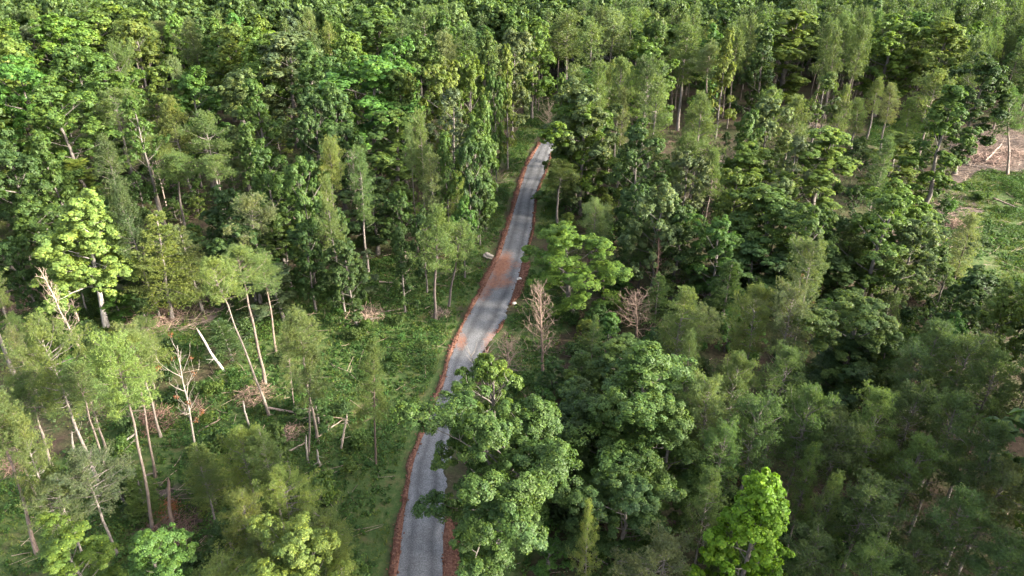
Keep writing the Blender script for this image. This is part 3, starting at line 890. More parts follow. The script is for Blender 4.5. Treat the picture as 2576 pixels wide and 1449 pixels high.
I1=(1,1,1)
TREES = [
('broadleaf_tree','oak_front',-1.95,38.7,18.53,13.63,2.28,0.0,2.2,(0.058,0.107,0.025),(1.0,1.0,1.0),'big dark green oak reaching its boughs over the lower gravel road'),
('broadleaf_tree','oak_back',-0.93,45.26,17.61,7.11,-0.55,0.0,0.5,(0.083,0.136,0.025),(1.0,1.0,1.0),'oak with bare white boughs sticking out, behind the big oak at the roadside'),
('broadleaf_tree','broad_near_a',11.08,46.61,18.0,12.26,0.0,0.07,1.0,(0.069,0.125,0.03),(1.0,1.0,1.0),'broad dense oak right of the two oaks at the roadside, lit on top'),
('broadleaf_tree','broad_near_a',8.64,45.57,15.0,9.02,-0.07,-0.22,3.0,(0.067,0.119,0.029),(1.0,1.0,1.0),'rounded mid green tree down and left of the broad dense oak'),
('broadleaf_tree','broad_near_a',12.42,43.78,15.0,9.18,-0.11,-0.25,4.4,(0.065,0.113,0.026),(1.0,1.0,1.0),'rounded mid green tree in front of the broad dense oak'),
('broadleaf_tree','broad_near_b',6.28,46.36,13.0,7.14,0.02,0.34,0.3,(0.043,0.075,0.022),(1.0,1.0,1.0),'upright dark green tree left of the broad dense oak'),
('broadleaf_tree','broad_near_b',8.76,38.3,12.0,8.2,-0.12,-0.16,2.0,(0.054,0.1,0.03),(1.0,1.0,1.0),'upright dark green tree right of the narrow golden pine'),
('broadleaf_tree','broad_near_c',16.53,33.9,17.0,7.82,0.12,0.09,0.0,(0.11,0.212,0.013),(1.0,1.0,1.0),'pointed bright yellow-green maple among dark pines at the lower right'),
('broadleaf_tree','broad_near_a',-24.4,33.38,12.0,6.51,0.03,-0.23,2.0,(0.068,0.137,0.03),(1.0,1.0,1.0),'rounded vivid green tree at the lower left edge of the photo'),
('broadleaf_tree','broad_near_b',-31.79,34.52,10.0,6.74,-0.01,0.17,1.0,(0.092,0.149,0.027),(1.0,1.0,1.0),'leafy fresh green tree in the bottom left corner'),
('broadleaf_tree','broad_near_b',-14.51,33.65,12.0,6.54,-0.34,-0.11,1.3,(0.118,0.168,0.038),(1.0,1.0,1.0),'yellow-tipped tree in blossom at the bottom left of the road'),
('broadleaf_tree','broad_near_a',-15.67,32.05,11.0,6.74,-0.48,-0.32,3.0,(0.106,0.153,0.031),(1.0,1.0,1.0),'rounded yellowish green tree down and left of the yellow-tipped tree'),
('broadleaf_tree','broad_lime',-52.9,77.97,19.19,13.48,2.51,0.0,1.0,(0.147,0.22,0.053),(1.0,1.0,1.0),'pale lime-green tree with a white trunk standing out at the left'),
('broadleaf_tree','broad_near_a',8.31,80.15,14.03,12.83,-1.34,0.0,2.5,(0.098,0.172,0.031),(1.0,1.0,1.0),'rounded fresh green tree right beside the middle of the road'),
('broadleaf_tree','broad_mid_c',13.68,118.76,20.54,17.86,-1.86,0.0,1.0,(0.096,0.16,0.029),(1.0,1.0,1.0),'tall leafy tree leaning over the road where it bends away'),
('broadleaf_tree','broad_mid_a',12.11,115.4,24.0,13.18,-0.46,-0.06,2.0,(0.088,0.126,0.047),(1.0,1.0,1.0),'rounded pale green tree behind the tall tree by the bend'),
('broadleaf_tree','broad_mid_d',11.36,118.49,14.0,12.27,-0.32,0.07,0.0,(0.074,0.139,0.03),(1.0,1.0,1.0),'pointed mid green tree up and right of the golden roadside pine'),
('broadleaf_tree','broad_twiggy',-84.02,131.75,15.0,20.9,0.04,-0.05,0.4,(0.126,0.179,0.072),(1.0,1.0,1.0),'spreading pale tree with white branches at the far left'),
('broadleaf_tree','broad_near_b',34.54,58.77,15.0,11.55,-0.63,-0.13,2.0,(0.076,0.121,0.03),(1.0,1.0,1.0),'glossy vine-clad tree with a bushy top right of the twin pines'),
('broadleaf_tree','broad_near_a',34.18,58.41,11.0,9.99,-0.01,0.03,1.0,(0.04,0.076,0.024),(1.0,1.0,1.0),'rounded dark green tree in front of the glossy vine-clad tree'),
('broadleaf_tree','broad_near_b',37.39,58.29,12.0,6.95,-0.38,-0.12,1.0,(0.059,0.105,0.026),(1.0,1.0,1.0),'upright mid green tree down and right of the glossy vine-clad tree'),
('broadleaf_tree','broad_mid_a',38.61,108.2,15.0,13.33,-0.24,-0.2,1.0,(0.111,0.171,0.034),(1.0,1.0,1.0),'rounded fresh green tree left of the tall yellow-lit tree'),
('broadleaf_tree','broad_mid_f',49.23,106.64,18.0,12.56,0.27,-0.2,1.0,(0.105,0.163,0.034),(1.0,1.0,1.0),'tall yellow-lit tree in the middle of the right woods'),
('broadleaf_tree','broad_mid_e',44.21,105.2,17.0,8.14,-0.01,0.22,1.0,(0.089,0.12,0.06),(1.0,1.0,1.0),'open greyish green tree left of the tall yellow-lit tree'),
('broadleaf_tree','broad_mid_c',31.91,94.8,16.0,8.53,-0.15,-0.03,2.0,(0.103,0.152,0.032),(1.0,1.0,1.0),'spreading yellowish green tree down and left of the fresh green tree on the right'),
('broadleaf_tree','broad_mid_b',37.34,91.56,16.0,7.6,0.03,0.02,2.0,(0.095,0.139,0.051),(1.0,1.0,1.0),'upright pale green tree down and right of the fresh green tree on the right'),
('broadleaf_tree','broad_mid_c',25.94,99.38,17.0,8.68,-0.31,0.02,2.0,(0.082,0.111,0.046),(1.0,1.0,1.0),'spreading pale green tree behind the slender dead pine'),
('broadleaf_tree','broad_mid_a',49.74,84.98,18.0,9.68,0.34,-0.39,2.0,(0.091,0.157,0.029),(1.0,1.0,1.0),'rounded fresh green tree down and left of the white fallen trunk'),
('broadleaf_tree','broad_mid_a',34.39,87.02,16.0,13.26,0.21,0.03,2.0,(0.064,0.112,0.025),(1.0,1.0,1.0),'rounded mid green tree in front of the fresh green tree on the right'),
('broadleaf_tree','broad_mid_c',36.7,79.98,16.0,11.15,-0.16,0.5,4.0,(0.072,0.121,0.029),(1.0,1.0,1.0),'spreading mid green tree in front of the tall yellow-lit tree'),
('broadleaf_tree','broad_mid_e',45.7,80.14,18.0,11.69,0.19,-0.3,4.0,(0.08,0.138,0.033),(1.0,1.0,1.0),'open mid green tree well down and right of the tall yellow-lit tree'),
('broadleaf_tree','broad_mid_b',49.28,79.87,15.0,9.32,0.02,0.14,4.0,(0.101,0.148,0.056),(1.0,1.0,1.0),'upright pale green tree far behind the glossy vine-clad tree'),
('broadleaf_tree','broad_near_b',25.54,79.38,15.0,7.73,-0.05,0.17,1.0,(0.058,0.123,0.026),(1.0,1.0,1.0),'compact vivid green tree between dark oaks on the right'),
('broadleaf_tree','broad_mid_a',19.17,84.55,18.0,8.03,-0.02,0.17,3.71,(0.093,0.137,0.053),(1.0,1.0,1.0),'rounded pale green tree behind the slender dead pine'),
('broadleaf_tree','broad_mid_c',17.43,90.86,15.0,7.58,-0.17,0.05,4.25,(0.048,0.092,0.028),(1.0,1.0,1.0),'spreading dark green tree behind the dark-trunked pine'),
('broadleaf_tree','broad_mid_a',22.15,85.08,15.0,7.84,0.03,-0.3,1.5,(0.048,0.086,0.024),(1.0,1.0,1.0),'rounded dark green tree up and right of the slender dead pine'),
('broadleaf_tree','broad_mid_a',19.12,104.32,20.0,8.48,-0.05,0.22,6.08,(0.053,0.097,0.029),(1.0,1.0,1.0),'rounded dark green tree right of the tall tree by the bend'),
('broadleaf_tree','broad_mid_a',29.39,154.44,24.0,13.12,-0.33,-0.2,1.89,(0.087,0.148,0.03),(1.0,1.0,1.0),'rounded fresh green tree left of the pale pine stem'),
('broadleaf_tree','broad_mid_b',35.41,175.08,25.0,12.47,-0.5,-0.12,0.83,(0.06,0.107,0.026),(1.0,1.0,1.0),'upright mid green tree behind the fresh tree beyond the bend'),
('broadleaf_tree','broad_mid_a',30.98,81.55,11.0,10.92,0.31,0.17,5.68,(0.053,0.104,0.031),(1.0,1.0,1.0),'rounded dark green tree up and right of the cone-shaped conifer'),
('broadleaf_tree','broad_mid_c',34.85,79.01,10.0,10.69,-0.09,-0.06,1.21,(0.042,0.075,0.023),(1.0,1.0,1.0),'spreading dark green tree up and right of the twin olive pines'),
('broadleaf_tree','broad_mid_a',42.36,81.04,9.0,9.66,-0.11,-0.08,1.13,(0.055,0.096,0.028),(1.0,1.0,1.0),'rounded dark green tree behind the glossy vine-clad tree'),
('broadleaf_tree','broad_mid_b',49.61,62.12,15.0,6.66,-0.03,-0.05,3.58,(0.096,0.146,0.03),(1.0,1.0,1.0),'upright fresh green tree right of the big deep green pine'),
('broadleaf_tree','broad_mid_a',43.4,57.98,14.0,4.16,-0.0,-0.11,1.5,(0.059,0.134,0.027),(1.0,1.0,1.0),'rounded vivid green tree right of the big deep green pine'),
('broadleaf_tree','broad_mid_e',53.27,76.82,10.0,6.16,0.16,-0.01,2.94,(0.067,0.113,0.028),(1.0,1.0,1.0),'open mid green tree up and left of the fresh green tree at the right edge'),
('broadleaf_tree','broad_mid_e',61.28,81.26,6.0,7.19,-0.08,0.26,4.72,(0.082,0.115,0.061),(1.0,1.0,1.0),'open greyish green tree up and left of the fresh green tree at the right edge'),
('broadleaf_tree','broad_mid_f',69.69,182.36,25.0,19.79,0.15,-0.32,1.0,(0.102,0.149,0.03),(1.0,1.0,1.0),'very tall fresh green tree in front of the dark pine stand'),
('broadleaf_tree','broad_mid_c',92.9,179.65,25.0,22.53,0.09,-0.42,1.0,(0.105,0.169,0.033),(1.0,1.0,1.0),'tall spreading tree with fresh green top at the upper right'),
('broadleaf_tree','broad_mid_a',102.02,173.18,25.0,16.27,-0.51,-0.08,2.69,(0.119,0.168,0.037),(1.0,1.0,1.0),'rounded yellowish green tree behind the long-stemmed pine'),
('broadleaf_tree','broad_mid_f',74.43,118.67,22.0,9.41,0.04,0.56,2.16,(0.07,0.126,0.03),(1.0,1.0,1.0),'columnar mid green tree down and right of the long-stemmed pine'),
('broadleaf_tree','broad_mid_a',89.22,135.37,24.0,12.83,-0.16,0.05,2.23,(0.052,0.092,0.028),(1.0,1.0,1.0),'rounded dark green tree left of the slash pine'),
('broadleaf_tree','broad_mid_f',69.83,124.53,12.0,8.97,-0.04,-0.05,5.71,(0.118,0.169,0.036),(1.0,1.0,1.0),'columnar yellowish green tree right of the tall yellow-lit tree'),
('broadleaf_tree','broad_mid_e',56.07,127.82,22.0,9.48,0.13,-0.26,0.03,(0.067,0.107,0.028),(1.0,1.0,1.0),'open mid green tree behind the tall yellow-lit tree'),
('broadleaf_tree','broad_mid_d',47.29,160.37,25.0,8.4,0.01,-0.26,0.86,(0.123,0.16,0.035),(1.0,1.0,1.0),'pointed yellowish green tree right of the pale pine stem'),
('broadleaf_tree','broad_mid_a',43.21,117.39,21.0,8.83,-0.21,0.24,0.09,(0.105,0.147,0.057),(1.0,1.0,1.0),'rounded pale green tree behind the fresh green tree on the right'),
('broadleaf_tree','broad_mid_b',37.18,111.88,20.0,7.5,0.02,-0.15,3.22,(0.068,0.123,0.03),(1.0,1.0,1.0),'upright mid green tree behind the fresh green tree on the right'),
('broadleaf_tree','broad_far_a',-110.03,181.0,25.0,20.21,-0.5,-0.28,1.25,(0.11,0.197,0.036),(1.0,1.0,1.0),'rounded fresh green tree left of the far brown pine stems'),
('broadleaf_tree','broad_far_c',-110.58,197.97,25.0,23.12,-0.53,0.21,2.17,(0.108,0.17,0.035),(1.0,1.0,1.0),'spreading fresh green tree left of the far brown pine stems'),
('broadleaf_tree','broad_far_e',-89.05,173.18,25.0,12.13,0.19,-0.21,2.14,(0.111,0.151,0.035),(1.0,1.0,1.0),'open yellowish green tree in front of the far brown pine stems'),
('broadleaf_tree','broad_far_a',-100.48,147.33,25.0,15.72,0.03,-0.38,2.79,(0.128,0.191,0.039),(1.0,1.0,1.0),'rounded fresh green tree up and left of the spreading white-branched tree'),
('broadleaf_tree','broad_far_b',-92.04,152.11,25.0,15.72,0.36,-0.02,3.27,(0.084,0.15,0.037),(1.0,1.0,1.0),'upright mid green tree behind the spreading white-branched tree'),
('broadleaf_tree','broad_far_d',-69.28,174.44,25.0,15.36,-0.04,-0.24,3.65,(0.083,0.148,0.035),(1.0,1.0,1.0),'pointed mid green tree right of the far brown pine stems'),
('broadleaf_tree','broad_far_a',-62.4,167.13,25.0,18.8,-0.14,-0.01,2.59,(0.118,0.166,0.037),(1.0,1.0,1.0),'rounded yellowish green tree well right of the far brown pine stems'),
('broadleaf_tree','broad_far_c',-55.08,157.18,25.0,19.05,-0.16,-0.32,2.7,(0.107,0.177,0.036),(1.0,1.0,1.0),'spreading fresh green tree well right of the far brown pine stems'),
('broadleaf_tree','broad_far_e',-48.0,153.6,25.0,16.79,-0.04,0.24,1.58,(0.095,0.132,0.056),(1.0,1.0,1.0),'open pale green tree far behind the thin tall pine'),
('broadleaf_tree','broad_mid_d',-39.99,141.09,25.0,12.97,-0.17,-0.08,4.5,(0.061,0.115,0.033),(1.0,1.0,1.0),'pointed dark green tree behind the thin tall pine'),
('broadleaf_tree','broad_mid_a',-76.61,135.32,25.0,13.88,0.0,-0.09,2.5,(0.08,0.145,0.032),(1.0,1.0,1.0),'rounded mid green tree up and right of the spreading white-branched tree'),
('broadleaf_tree','broad_mid_c',-87.08,128.14,25.0,17.85,-0.34,-0.2,1.34,(0.079,0.179,0.037),(1.0,1.0,1.0),'spreading vivid green tree up and left of the spreading white-branched tree'),
('broadleaf_tree','broad_mid_a',-77.78,120.01,23.0,13.81,-0.17,-0.26,0.71,(0.088,0.154,0.036),(1.0,1.0,1.0),'rounded mid green tree up and left of the spreading white-branched tree'),
('broadleaf_tree','broad_mid_f',-63.32,129.66,23.0,9.41,-0.19,0.35,3.73,(0.11,0.164,0.036),(1.0,1.0,1.0),'columnar yellowish green tree behind the grey-stemmed pines'),
('broadleaf_tree','broad_mid_a',-57.45,127.95,23.0,12.62,-0.05,-0.16,6.04,(0.062,0.13,0.026),(1.0,1.0,1.0),'rounded vivid green tree up and right of the grey-stemmed pines'),
('broadleaf_tree','broad_mid_b',-49.81,125.64,23.0,15.42,0.18,-0.01,3.99,(0.101,0.146,0.053),(1.0,1.0,1.0),'upright pale green tree well up and right of the grey-stemmed pines'),
('broadleaf_tree','broad_mid_f',-42.5,118.53,23.0,7.45,-0.19,0.11,2.58,(0.076,0.136,0.032),(1.0,1.0,1.0),'columnar mid green tree up and left of the thin tall pine'),
('broadleaf_tree','broad_mid_e',-57.45,106.53,23.0,7.93,-0.04,-0.28,4.58,(0.066,0.123,0.028),(1.0,1.0,1.0),'open mid green tree up and left of the grey-stemmed pines'),
('broadleaf_tree','broad_far_a',-34.96,188.03,25.0,25.04,0.33,-0.13,5.04,(0.085,0.144,0.035),(1.0,1.0,1.0),'rounded mid green tree far behind the dense upright tree'),
('broadleaf_tree','broad_far_b',-36.09,162.57,25.0,11.46,-0.01,-0.11,5.75,(0.107,0.174,0.037),(1.0,1.0,1.0),'upright fresh green tree well up and left of the dense upright tree'),
('broadleaf_tree','broad_far_c',-23.46,147.33,25.0,15.28,0.16,-0.08,0.13,(0.062,0.139,0.027),(1.0,1.0,1.0),'spreading vivid green tree behind the slim twin pines'),
('broadleaf_tree','broad_far_a',-19.61,155.11,25.0,13.18,0.01,0.29,1.18,(0.067,0.115,0.028),(1.0,1.0,1.0),'rounded mid green tree behind the slim twin pines'),
('broadleaf_tree','broad_far_d',-4.9,155.11,25.0,9.97,0.1,-0.14,3.71,(0.081,0.127,0.033),(1.0,1.0,1.0),'pointed mid green tree up and left of the road bend'),
('broadleaf_tree','broad_far_e',0.08,157.18,25.0,10.3,0.24,0.24,0.13,(0.099,0.131,0.053),(1.0,1.0,1.0),'open pale green tree up and left of the road bend'),
('broadleaf_tree','broad_far_a',5.04,175.72,25.0,13.56,0.14,0.2,3.38,(0.092,0.155,0.03),(1.0,1.0,1.0),'rounded fresh green tree behind the road bend'),
('broadleaf_tree','broad_mid_a',-25.45,129.22,25.0,20.25,0.23,-0.11,3.84,(0.075,0.168,0.036),(1.0,1.0,1.0),'rounded vivid green tree up and left of the dense upright tree'),
('broadleaf_tree','broad_mid_c',-11.59,125.66,25.0,11.61,-0.31,0.22,0.25,(0.108,0.147,0.032),(1.0,1.0,1.0),'spreading yellowish green tree up and right of the slim twin pines'),
('broadleaf_tree','broad_mid_b',-8.16,129.22,25.0,8.57,0.22,0.47,5.36,(0.102,0.155,0.031),(1.0,1.0,1.0),'upright fresh green tree up and right of the slim twin pines'),
('broadleaf_tree','broad_mid_c',-2.89,125.64,23.0,5.6,-0.29,-0.42,2.0,(0.071,0.131,0.031),(1.0,1.0,1.0),'spreading mid green tree left of the road bend'),
('broadleaf_tree','broad_mid_d',-0.88,138.56,25.0,5.6,-0.25,-0.0,5.01,(0.139,0.189,0.042),(1.0,1.0,1.0),'pointed yellowish green tree up and left of the road bend'),
('broadleaf_tree','broad_mid_e',-9.34,112.65,23.0,10.07,-0.41,-0.53,5.01,(0.084,0.119,0.061),(1.0,1.0,1.0),'open greyish green tree right of the slim twin pines'),
('broadleaf_tree','broad_mid_a',-5.72,104.75,20.0,7.17,0.01,-0.06,5.54,(0.063,0.115,0.028),(1.0,1.0,1.0),'rounded mid green tree right of the slim twin pines'),
('broadleaf_tree','broad_mid_c',-6.15,96.27,20.0,5.6,-0.22,-0.38,4.01,(0.04,0.081,0.023),(1.0,1.0,1.0),'spreading dark green tree up and right of the lone clearing pine'),
('broadleaf_tree','broad_mid_a',-4.43,109.0,23.0,5.6,-0.24,-0.41,4.15,(0.078,0.137,0.03),(1.0,1.0,1.0),'rounded mid green tree left of the road bend'),
('broadleaf_tree','broad_mid_d',8.46,123.08,23.0,5.6,-0.02,0.1,5.05,(0.082,0.133,0.032),(1.0,1.0,1.0),'pointed mid green tree up and right of the road bend'),
('broadleaf_tree','broad_mid_d',-19.99,126.29,23.0,13.13,-0.16,-0.25,5.45,(0.074,0.122,0.03),(1.0,1.0,1.0),'pointed mid green tree up and left of the slim twin pines'),
('broadleaf_tree','broad_mid_c',-31.77,133.74,25.0,12.36,0.05,-0.2,0.17,(0.062,0.121,0.032),(1.0,1.0,1.0),'spreading dark green tree behind the thin tall pine'),
('broadleaf_tree','broad_mid_a',-29.71,117.08,23.0,9.83,0.08,0.51,3.54,(0.059,0.111,0.034),(1.0,1.0,1.0),'rounded dark green tree behind the thin tall pine'),
('broadleaf_tree','broad_mid_c',-32.25,114.27,23.0,9.63,0.22,-0.02,1.59,(0.05,0.093,0.029),(1.0,1.0,1.0),'spreading dark green tree up and left of the thin tall pine'),
('broadleaf_tree','broad_mid_a',-34.01,93.7,20.0,6.59,-0.36,-0.12,0.63,(0.055,0.106,0.025),(1.0,1.0,1.0),'rounded mid green tree behind the fork-branched pine'),
('broadleaf_tree','broad_mid_c',-28.19,88.57,20.0,7.82,-0.02,0.02,4.16,(0.063,0.118,0.028),(1.0,1.0,1.0),'spreading mid green tree right of the fork-branched pine'),
('broadleaf_tree','broad_mid_a',-35.16,101.27,13.0,11.23,0.29,-0.01,2.33,(0.072,0.124,0.031),(1.0,1.0,1.0),'rounded mid green tree up and right of the fork-branched pine'),
('broadleaf_tree','broad_mid_c',-69.85,95.16,20.0,12.28,-0.17,-0.49,1.55,(0.046,0.086,0.026),(1.0,1.0,1.0),'spreading dark green tree down and left of the spreading white-branched tree'),
('broadleaf_tree','broad_mid_a',-74.52,103.06,13.0,12.53,-0.17,-0.13,0.51,(0.074,0.13,0.029),(1.0,1.0,1.0),'rounded mid green tree down and left of the spreading white-branched tree'),
('broadleaf_tree','broad_mid_d',-66.96,98.18,20.0,8.54,0.01,-0.29,1.88,(0.064,0.112,0.026),(1.0,1.0,1.0),'pointed mid green tree in front of the spreading white-branched tree'),
('broadleaf_tree','broad_mid_a',-66.66,90.08,13.0,7.72,0.28,0.04,0.82,(0.072,0.125,0.032),(1.0,1.0,1.0),'rounded mid green tree left of the lime-green tree'),
('broadleaf_tree','broad_mid_c',-61.28,78.41,13.0,5.56,-0.01,0.01,0.51,(0.046,0.092,0.026),(1.0,1.0,1.0),'spreading dark green tree left of the lime-green tree'),
('broadleaf_tree','broad_mid_a',-41.14,94.61,13.0,7.89,0.14,0.05,1.92,(0.042,0.082,0.024),(1.0,1.0,1.0),'rounded dark green tree left of the fork-branched pine'),
('broadleaf_tree','broad_mid_c',-35.47,84.57,13.0,8.52,0.13,-0.17,1.18,(0.046,0.088,0.026),(1.0,1.0,1.0),'spreading dark green tree in front of the fork-branched pine'),
('broadleaf_tree','broad_mid_a',-31.1,87.25,13.0,8.07,-0.32,-0.03,2.36,(0.064,0.103,0.024),(1.0,1.0,1.0),'rounded mid green tree down and right of the fork-branched pine'),
('broadleaf_tree','broad_mid_c',-26.56,82.01,13.0,7.04,-0.33,0.43,4.57,(0.04,0.081,0.022),(1.0,1.0,1.0),'spreading dark green tree left of the greyish feathery tree'),
('broadleaf_tree','broad_mid_d',-23.69,87.25,13.0,6.72,-0.12,0.19,4.23,(0.048,0.087,0.025),(1.0,1.0,1.0),'pointed dark green tree behind the greyish feathery tree'),
('broadleaf_tree','broad_mid_a',-20.28,78.41,13.0,5.56,-0.65,0.06,3.26,(0.045,0.08,0.023),(1.0,1.0,1.0),'rounded dark green tree left of the greyish feathery tree'),
('broadleaf_tree','broad_mid_d',-39.67,104.32,20.0,7.87,0.02,-0.27,1.67,(0.065,0.112,0.026),(1.0,1.0,1.0),'pointed mid green tree behind the fork-branched pine'),
('broadleaf_tree','broad_mid_a',-6.97,91.55,13.0,4.19,-0.04,0.3,5.63,(0.061,0.136,0.028),(1.0,1.0,1.0),'rounded vivid green tree right of the lone clearing pine'),
('broadleaf_tree','broad_mid_c',-16.06,93.06,13.0,5.66,-0.0,0.38,5.02,(0.051,0.097,0.025),(1.0,1.0,1.0),'spreading dark green tree left of the lone clearing pine'),
('broadleaf_tree','broad_mid_a',-12.06,87.25,13.0,4.03,-0.1,-0.45,6.26,(0.044,0.085,0.026),(1.0,1.0,1.0),'rounded dark green tree left of the lone clearing pine'),
('broadleaf_tree','broad_mid_a',-21.1,99.54,13.0,9.96,0.24,0.23,4.88,(0.051,0.09,0.028),(1.0,1.0,1.0),'rounded dark green tree down and right of the thin tall pine'),
('broadleaf_tree','broad_mid_d',-9.47,98.18,20.0,5.66,0.03,0.05,1.16,(0.069,0.126,0.027),(1.0,1.0,1.0),'pointed mid green tree down and right of the slim twin pines'),
('broadleaf_tree','broad_mid_c',-5.16,103.06,13.0,5.17,-0.05,0.01,4.53,(0.045,0.077,0.023),(1.0,1.0,1.0),'spreading dark green tree down and right of the slim twin pines'),
('broadleaf_tree','broad_mid_d',-14.49,82.01,13.0,4.48,0.14,-0.01,2.64,(0.049,0.091,0.025),(1.0,1.0,1.0),'pointed dark green tree down and left of the lone clearing pine'),
('broadleaf_tree','broad_mid_f',-19.03,111.63,19.31,11.34,0.77,0.0,1.0,(0.075,0.124,0.029),(1.0,1.0,1.0),'dense upright tree left of the two slim twin pines'),
('broadleaf_tree','broad_near_b',-30.26,79.86,8.0,8.31,-0.16,0.4,3.41,(0.07,0.103,0.047),(1.0,1.0,1.0),'low grey-green bushy tree beside the twin leaning pines'),
('broadleaf_tree','broad_near_b',-51.53,79.7,4.5,4.86,0.02,-0.09,4.53,(0.066,0.14,0.028),(1.0,1.0,1.0),'upright vivid green tree left of the big brush pile'),
('broadleaf_tree','broad_near_b',-21.81,85.09,7.0,6.07,-0.02,0.22,5.77,(0.085,0.12,0.059),(1.0,1.0,1.0),'greyish feathery small tree at the back edge of the clearing'),
('broadleaf_tree','vine_tree',-74.94,116.75,10.0,5.74,-0.06,-0.06,4.78,(0.14,0.198,0.042),(1.0,1.0,1.0),'open yellowish green tree in front of the spreading white-branched tree'),
('pine_tree','pine_far_b',-75.81,175.72,25.0,8.07,-0.4,-0.06,4.48,(0.088,0.121,0.044),(1.0,1.0,1.0),'round-topped dark olive pine right of the far brown pine stems'),
('pine_tree','pine_mid_a',-78.07,143.7,25.0,6.13,0.22,-0.19,0.77,(0.086,0.134,0.038),(1.0,1.0,1.0),'full olive pine down and left of the far brown pine stems'),
('pine_tree','pine_mid_c',-60.32,129.22,25.0,3.42,-0.34,0.38,0.73,(0.123,0.168,0.069),(1.0,1.0,1.0),'slim pale olive pine down and right of the far brown pine stems'),
('pine_tree','pine_mid_b',-71.38,125.64,20.0,9.98,0.15,-0.15,2.8,(0.112,0.162,0.05),(1.0,1.0,1.0),'round-topped olive pine right of the spreading white-branched tree'),
('pine_tree','pine_mid_d',-58.74,121.58,20.0,7.27,-0.0,-0.25,5.74,(0.137,0.17,0.047),(1.0,1.0,1.0),'pointed golden olive pine up and right of the grey-stemmed pines'),
('pine_tree','pine_mid_e',-49.27,111.16,20.0,6.73,0.5,-0.06,0.42,(0.084,0.129,0.041),(1.0,1.0,1.0),'sparse-topped olive pine right of the grey-stemmed pines'),
('pine_tree','pine_far_a',-23.14,197.97,25.0,11.12,-0.26,0.08,1.97,(0.108,0.164,0.054),(1.0,1.0,1.0),'full olive pine far behind the slim twin pines'),
('pine_tree','pine_far_d',-26.74,181.68,25.0,6.36,-0.28,0.32,2.86,(0.075,0.117,0.042),(1.0,1.0,1.0),'slim dark olive pine far behind the slim twin pines'),
('pine_tree','pine_far_b',-14.3,158.23,25.0,9.06,0.27,0.38,5.58,(0.112,0.137,0.056),(1.0,1.0,1.0),'round-topped pale olive pine far behind the slim twin pines'),
('pine_tree','pine_far_c',-10.39,163.69,25.0,11.35,0.14,0.49,2.48,(0.074,0.118,0.04),(1.0,1.0,1.0),'pointed dark olive pine far behind the slim twin pines'),
('pine_tree','pine_far_a',14.2,186.58,25.0,11.79,-0.15,-0.34,3.16,(0.092,0.127,0.039),(1.0,1.0,1.0),'full olive pine well left of the fresh tree beyond the bend'),
('pine_tree','pine_far_d',18.4,175.08,25.0,7.33,0.37,0.24,5.4,(0.111,0.159,0.052),(1.0,1.0,1.0),'slim olive pine up and left of the fresh tree beyond the bend'),
('pine_tree','pine_far_a',23.73,194.03,25.0,7.15,-0.21,-0.13,4.21,(0.067,0.091,0.032),(1.0,1.0,1.0),'full dark olive pine up and left of the fresh tree beyond the bend'),
('pine_tree','pine_far_b',25.41,189.5,25.0,10.68,-0.05,0.05,1.78,(0.143,0.192,0.078),(1.0,1.0,1.0),'round-topped pale olive pine up and left of the fresh tree beyond the bend'),
('pine_tree','pine_far_d',31.12,195.59,25.0,7.2,-0.07,-0.01,3.37,(0.101,0.158,0.046),(1.0,1.0,1.0),'slim olive pine behind the fresh tree beyond the bend'),
('pine_tree','pine_mid_a',24.4,128.86,25.0,7.54,-0.02,0.13,5.49,(0.071,0.108,0.04),(1.0,1.0,1.0),'full deep green pine in front of the fresh tree beyond the bend'),
('pine_tree','pine_mid_c',22.95,114.49,25.0,5.02,0.15,0.01,0.71,(0.104,0.149,0.048),(1.0,1.0,1.0),'slim olive pine in front of the fresh tree beyond the bend'),
('pine_tree','pine_mid_b',19.36,129.96,25.0,7.24,0.1,-0.49,1.45,(0.103,0.149,0.045),(1.0,1.0,1.0),'round-topped olive pine left of the fresh tree beyond the bend'),
('pine_tree','pine_mid_c',15.17,123.95,25.0,3.9,0.21,0.18,3.18,(0.099,0.148,0.043),(1.0,1.0,1.0),'slim olive pine behind the tall tree by the bend'),
('pine_tree','pine_mid_c',19.98,126.54,20.0,3.05,-0.43,-0.09,0.25,(0.125,0.153,0.062),(1.0,1.0,1.0),'slim pale olive pine up and right of the tall tree by the bend'),
('pine_tree','pine_far_d',39.96,167.13,25.0,7.94,0.16,0.56,0.42,(0.091,0.134,0.041),(1.0,1.0,1.0),'slim olive pine up and left of the pale pine stem'),
('pine_tree','pine_mid_d',48.73,120.74,20.0,7.32,-0.19,-0.29,5.53,(0.108,0.146,0.05),(1.0,1.0,1.0),'pointed olive pine up and left of the tall yellow-lit tree'),
('pine_tree','pine_mid_d',60.55,129.01,20.0,4.74,-0.04,-0.29,4.78,(0.101,0.137,0.046),(1.0,1.0,1.0),'pointed olive pine behind the tall yellow-lit tree'),
('pine_tree','pine_mid_d',-22.55,81.58,20.0,3.72,-0.29,0.28,4.28,(0.094,0.133,0.04),(1.0,1.0,1.0),'pointed olive pine in front of the thin tall pine'),
('pine_tree','pine_mid_c',-21.34,92.64,20.0,3.44,0.27,-0.12,1.05,(0.081,0.136,0.045),(1.0,1.0,1.0),'slim deep green pine right of the thin tall pine'),
('pine_tree','pine_mid_c',-58.5,98.18,20.0,4.33,-0.03,-0.1,5.77,(0.069,0.101,0.037),(1.0,1.0,1.0),'slim dark olive pine left of the grey-stemmed pines'),
('pine_tree','pine_mid_d',-46.91,80.18,20.0,4.27,-0.32,-0.36,5.88,(0.062,0.096,0.037),(1.0,1.0,1.0),'pointed dark olive pine up and right of the lime-green tree'),
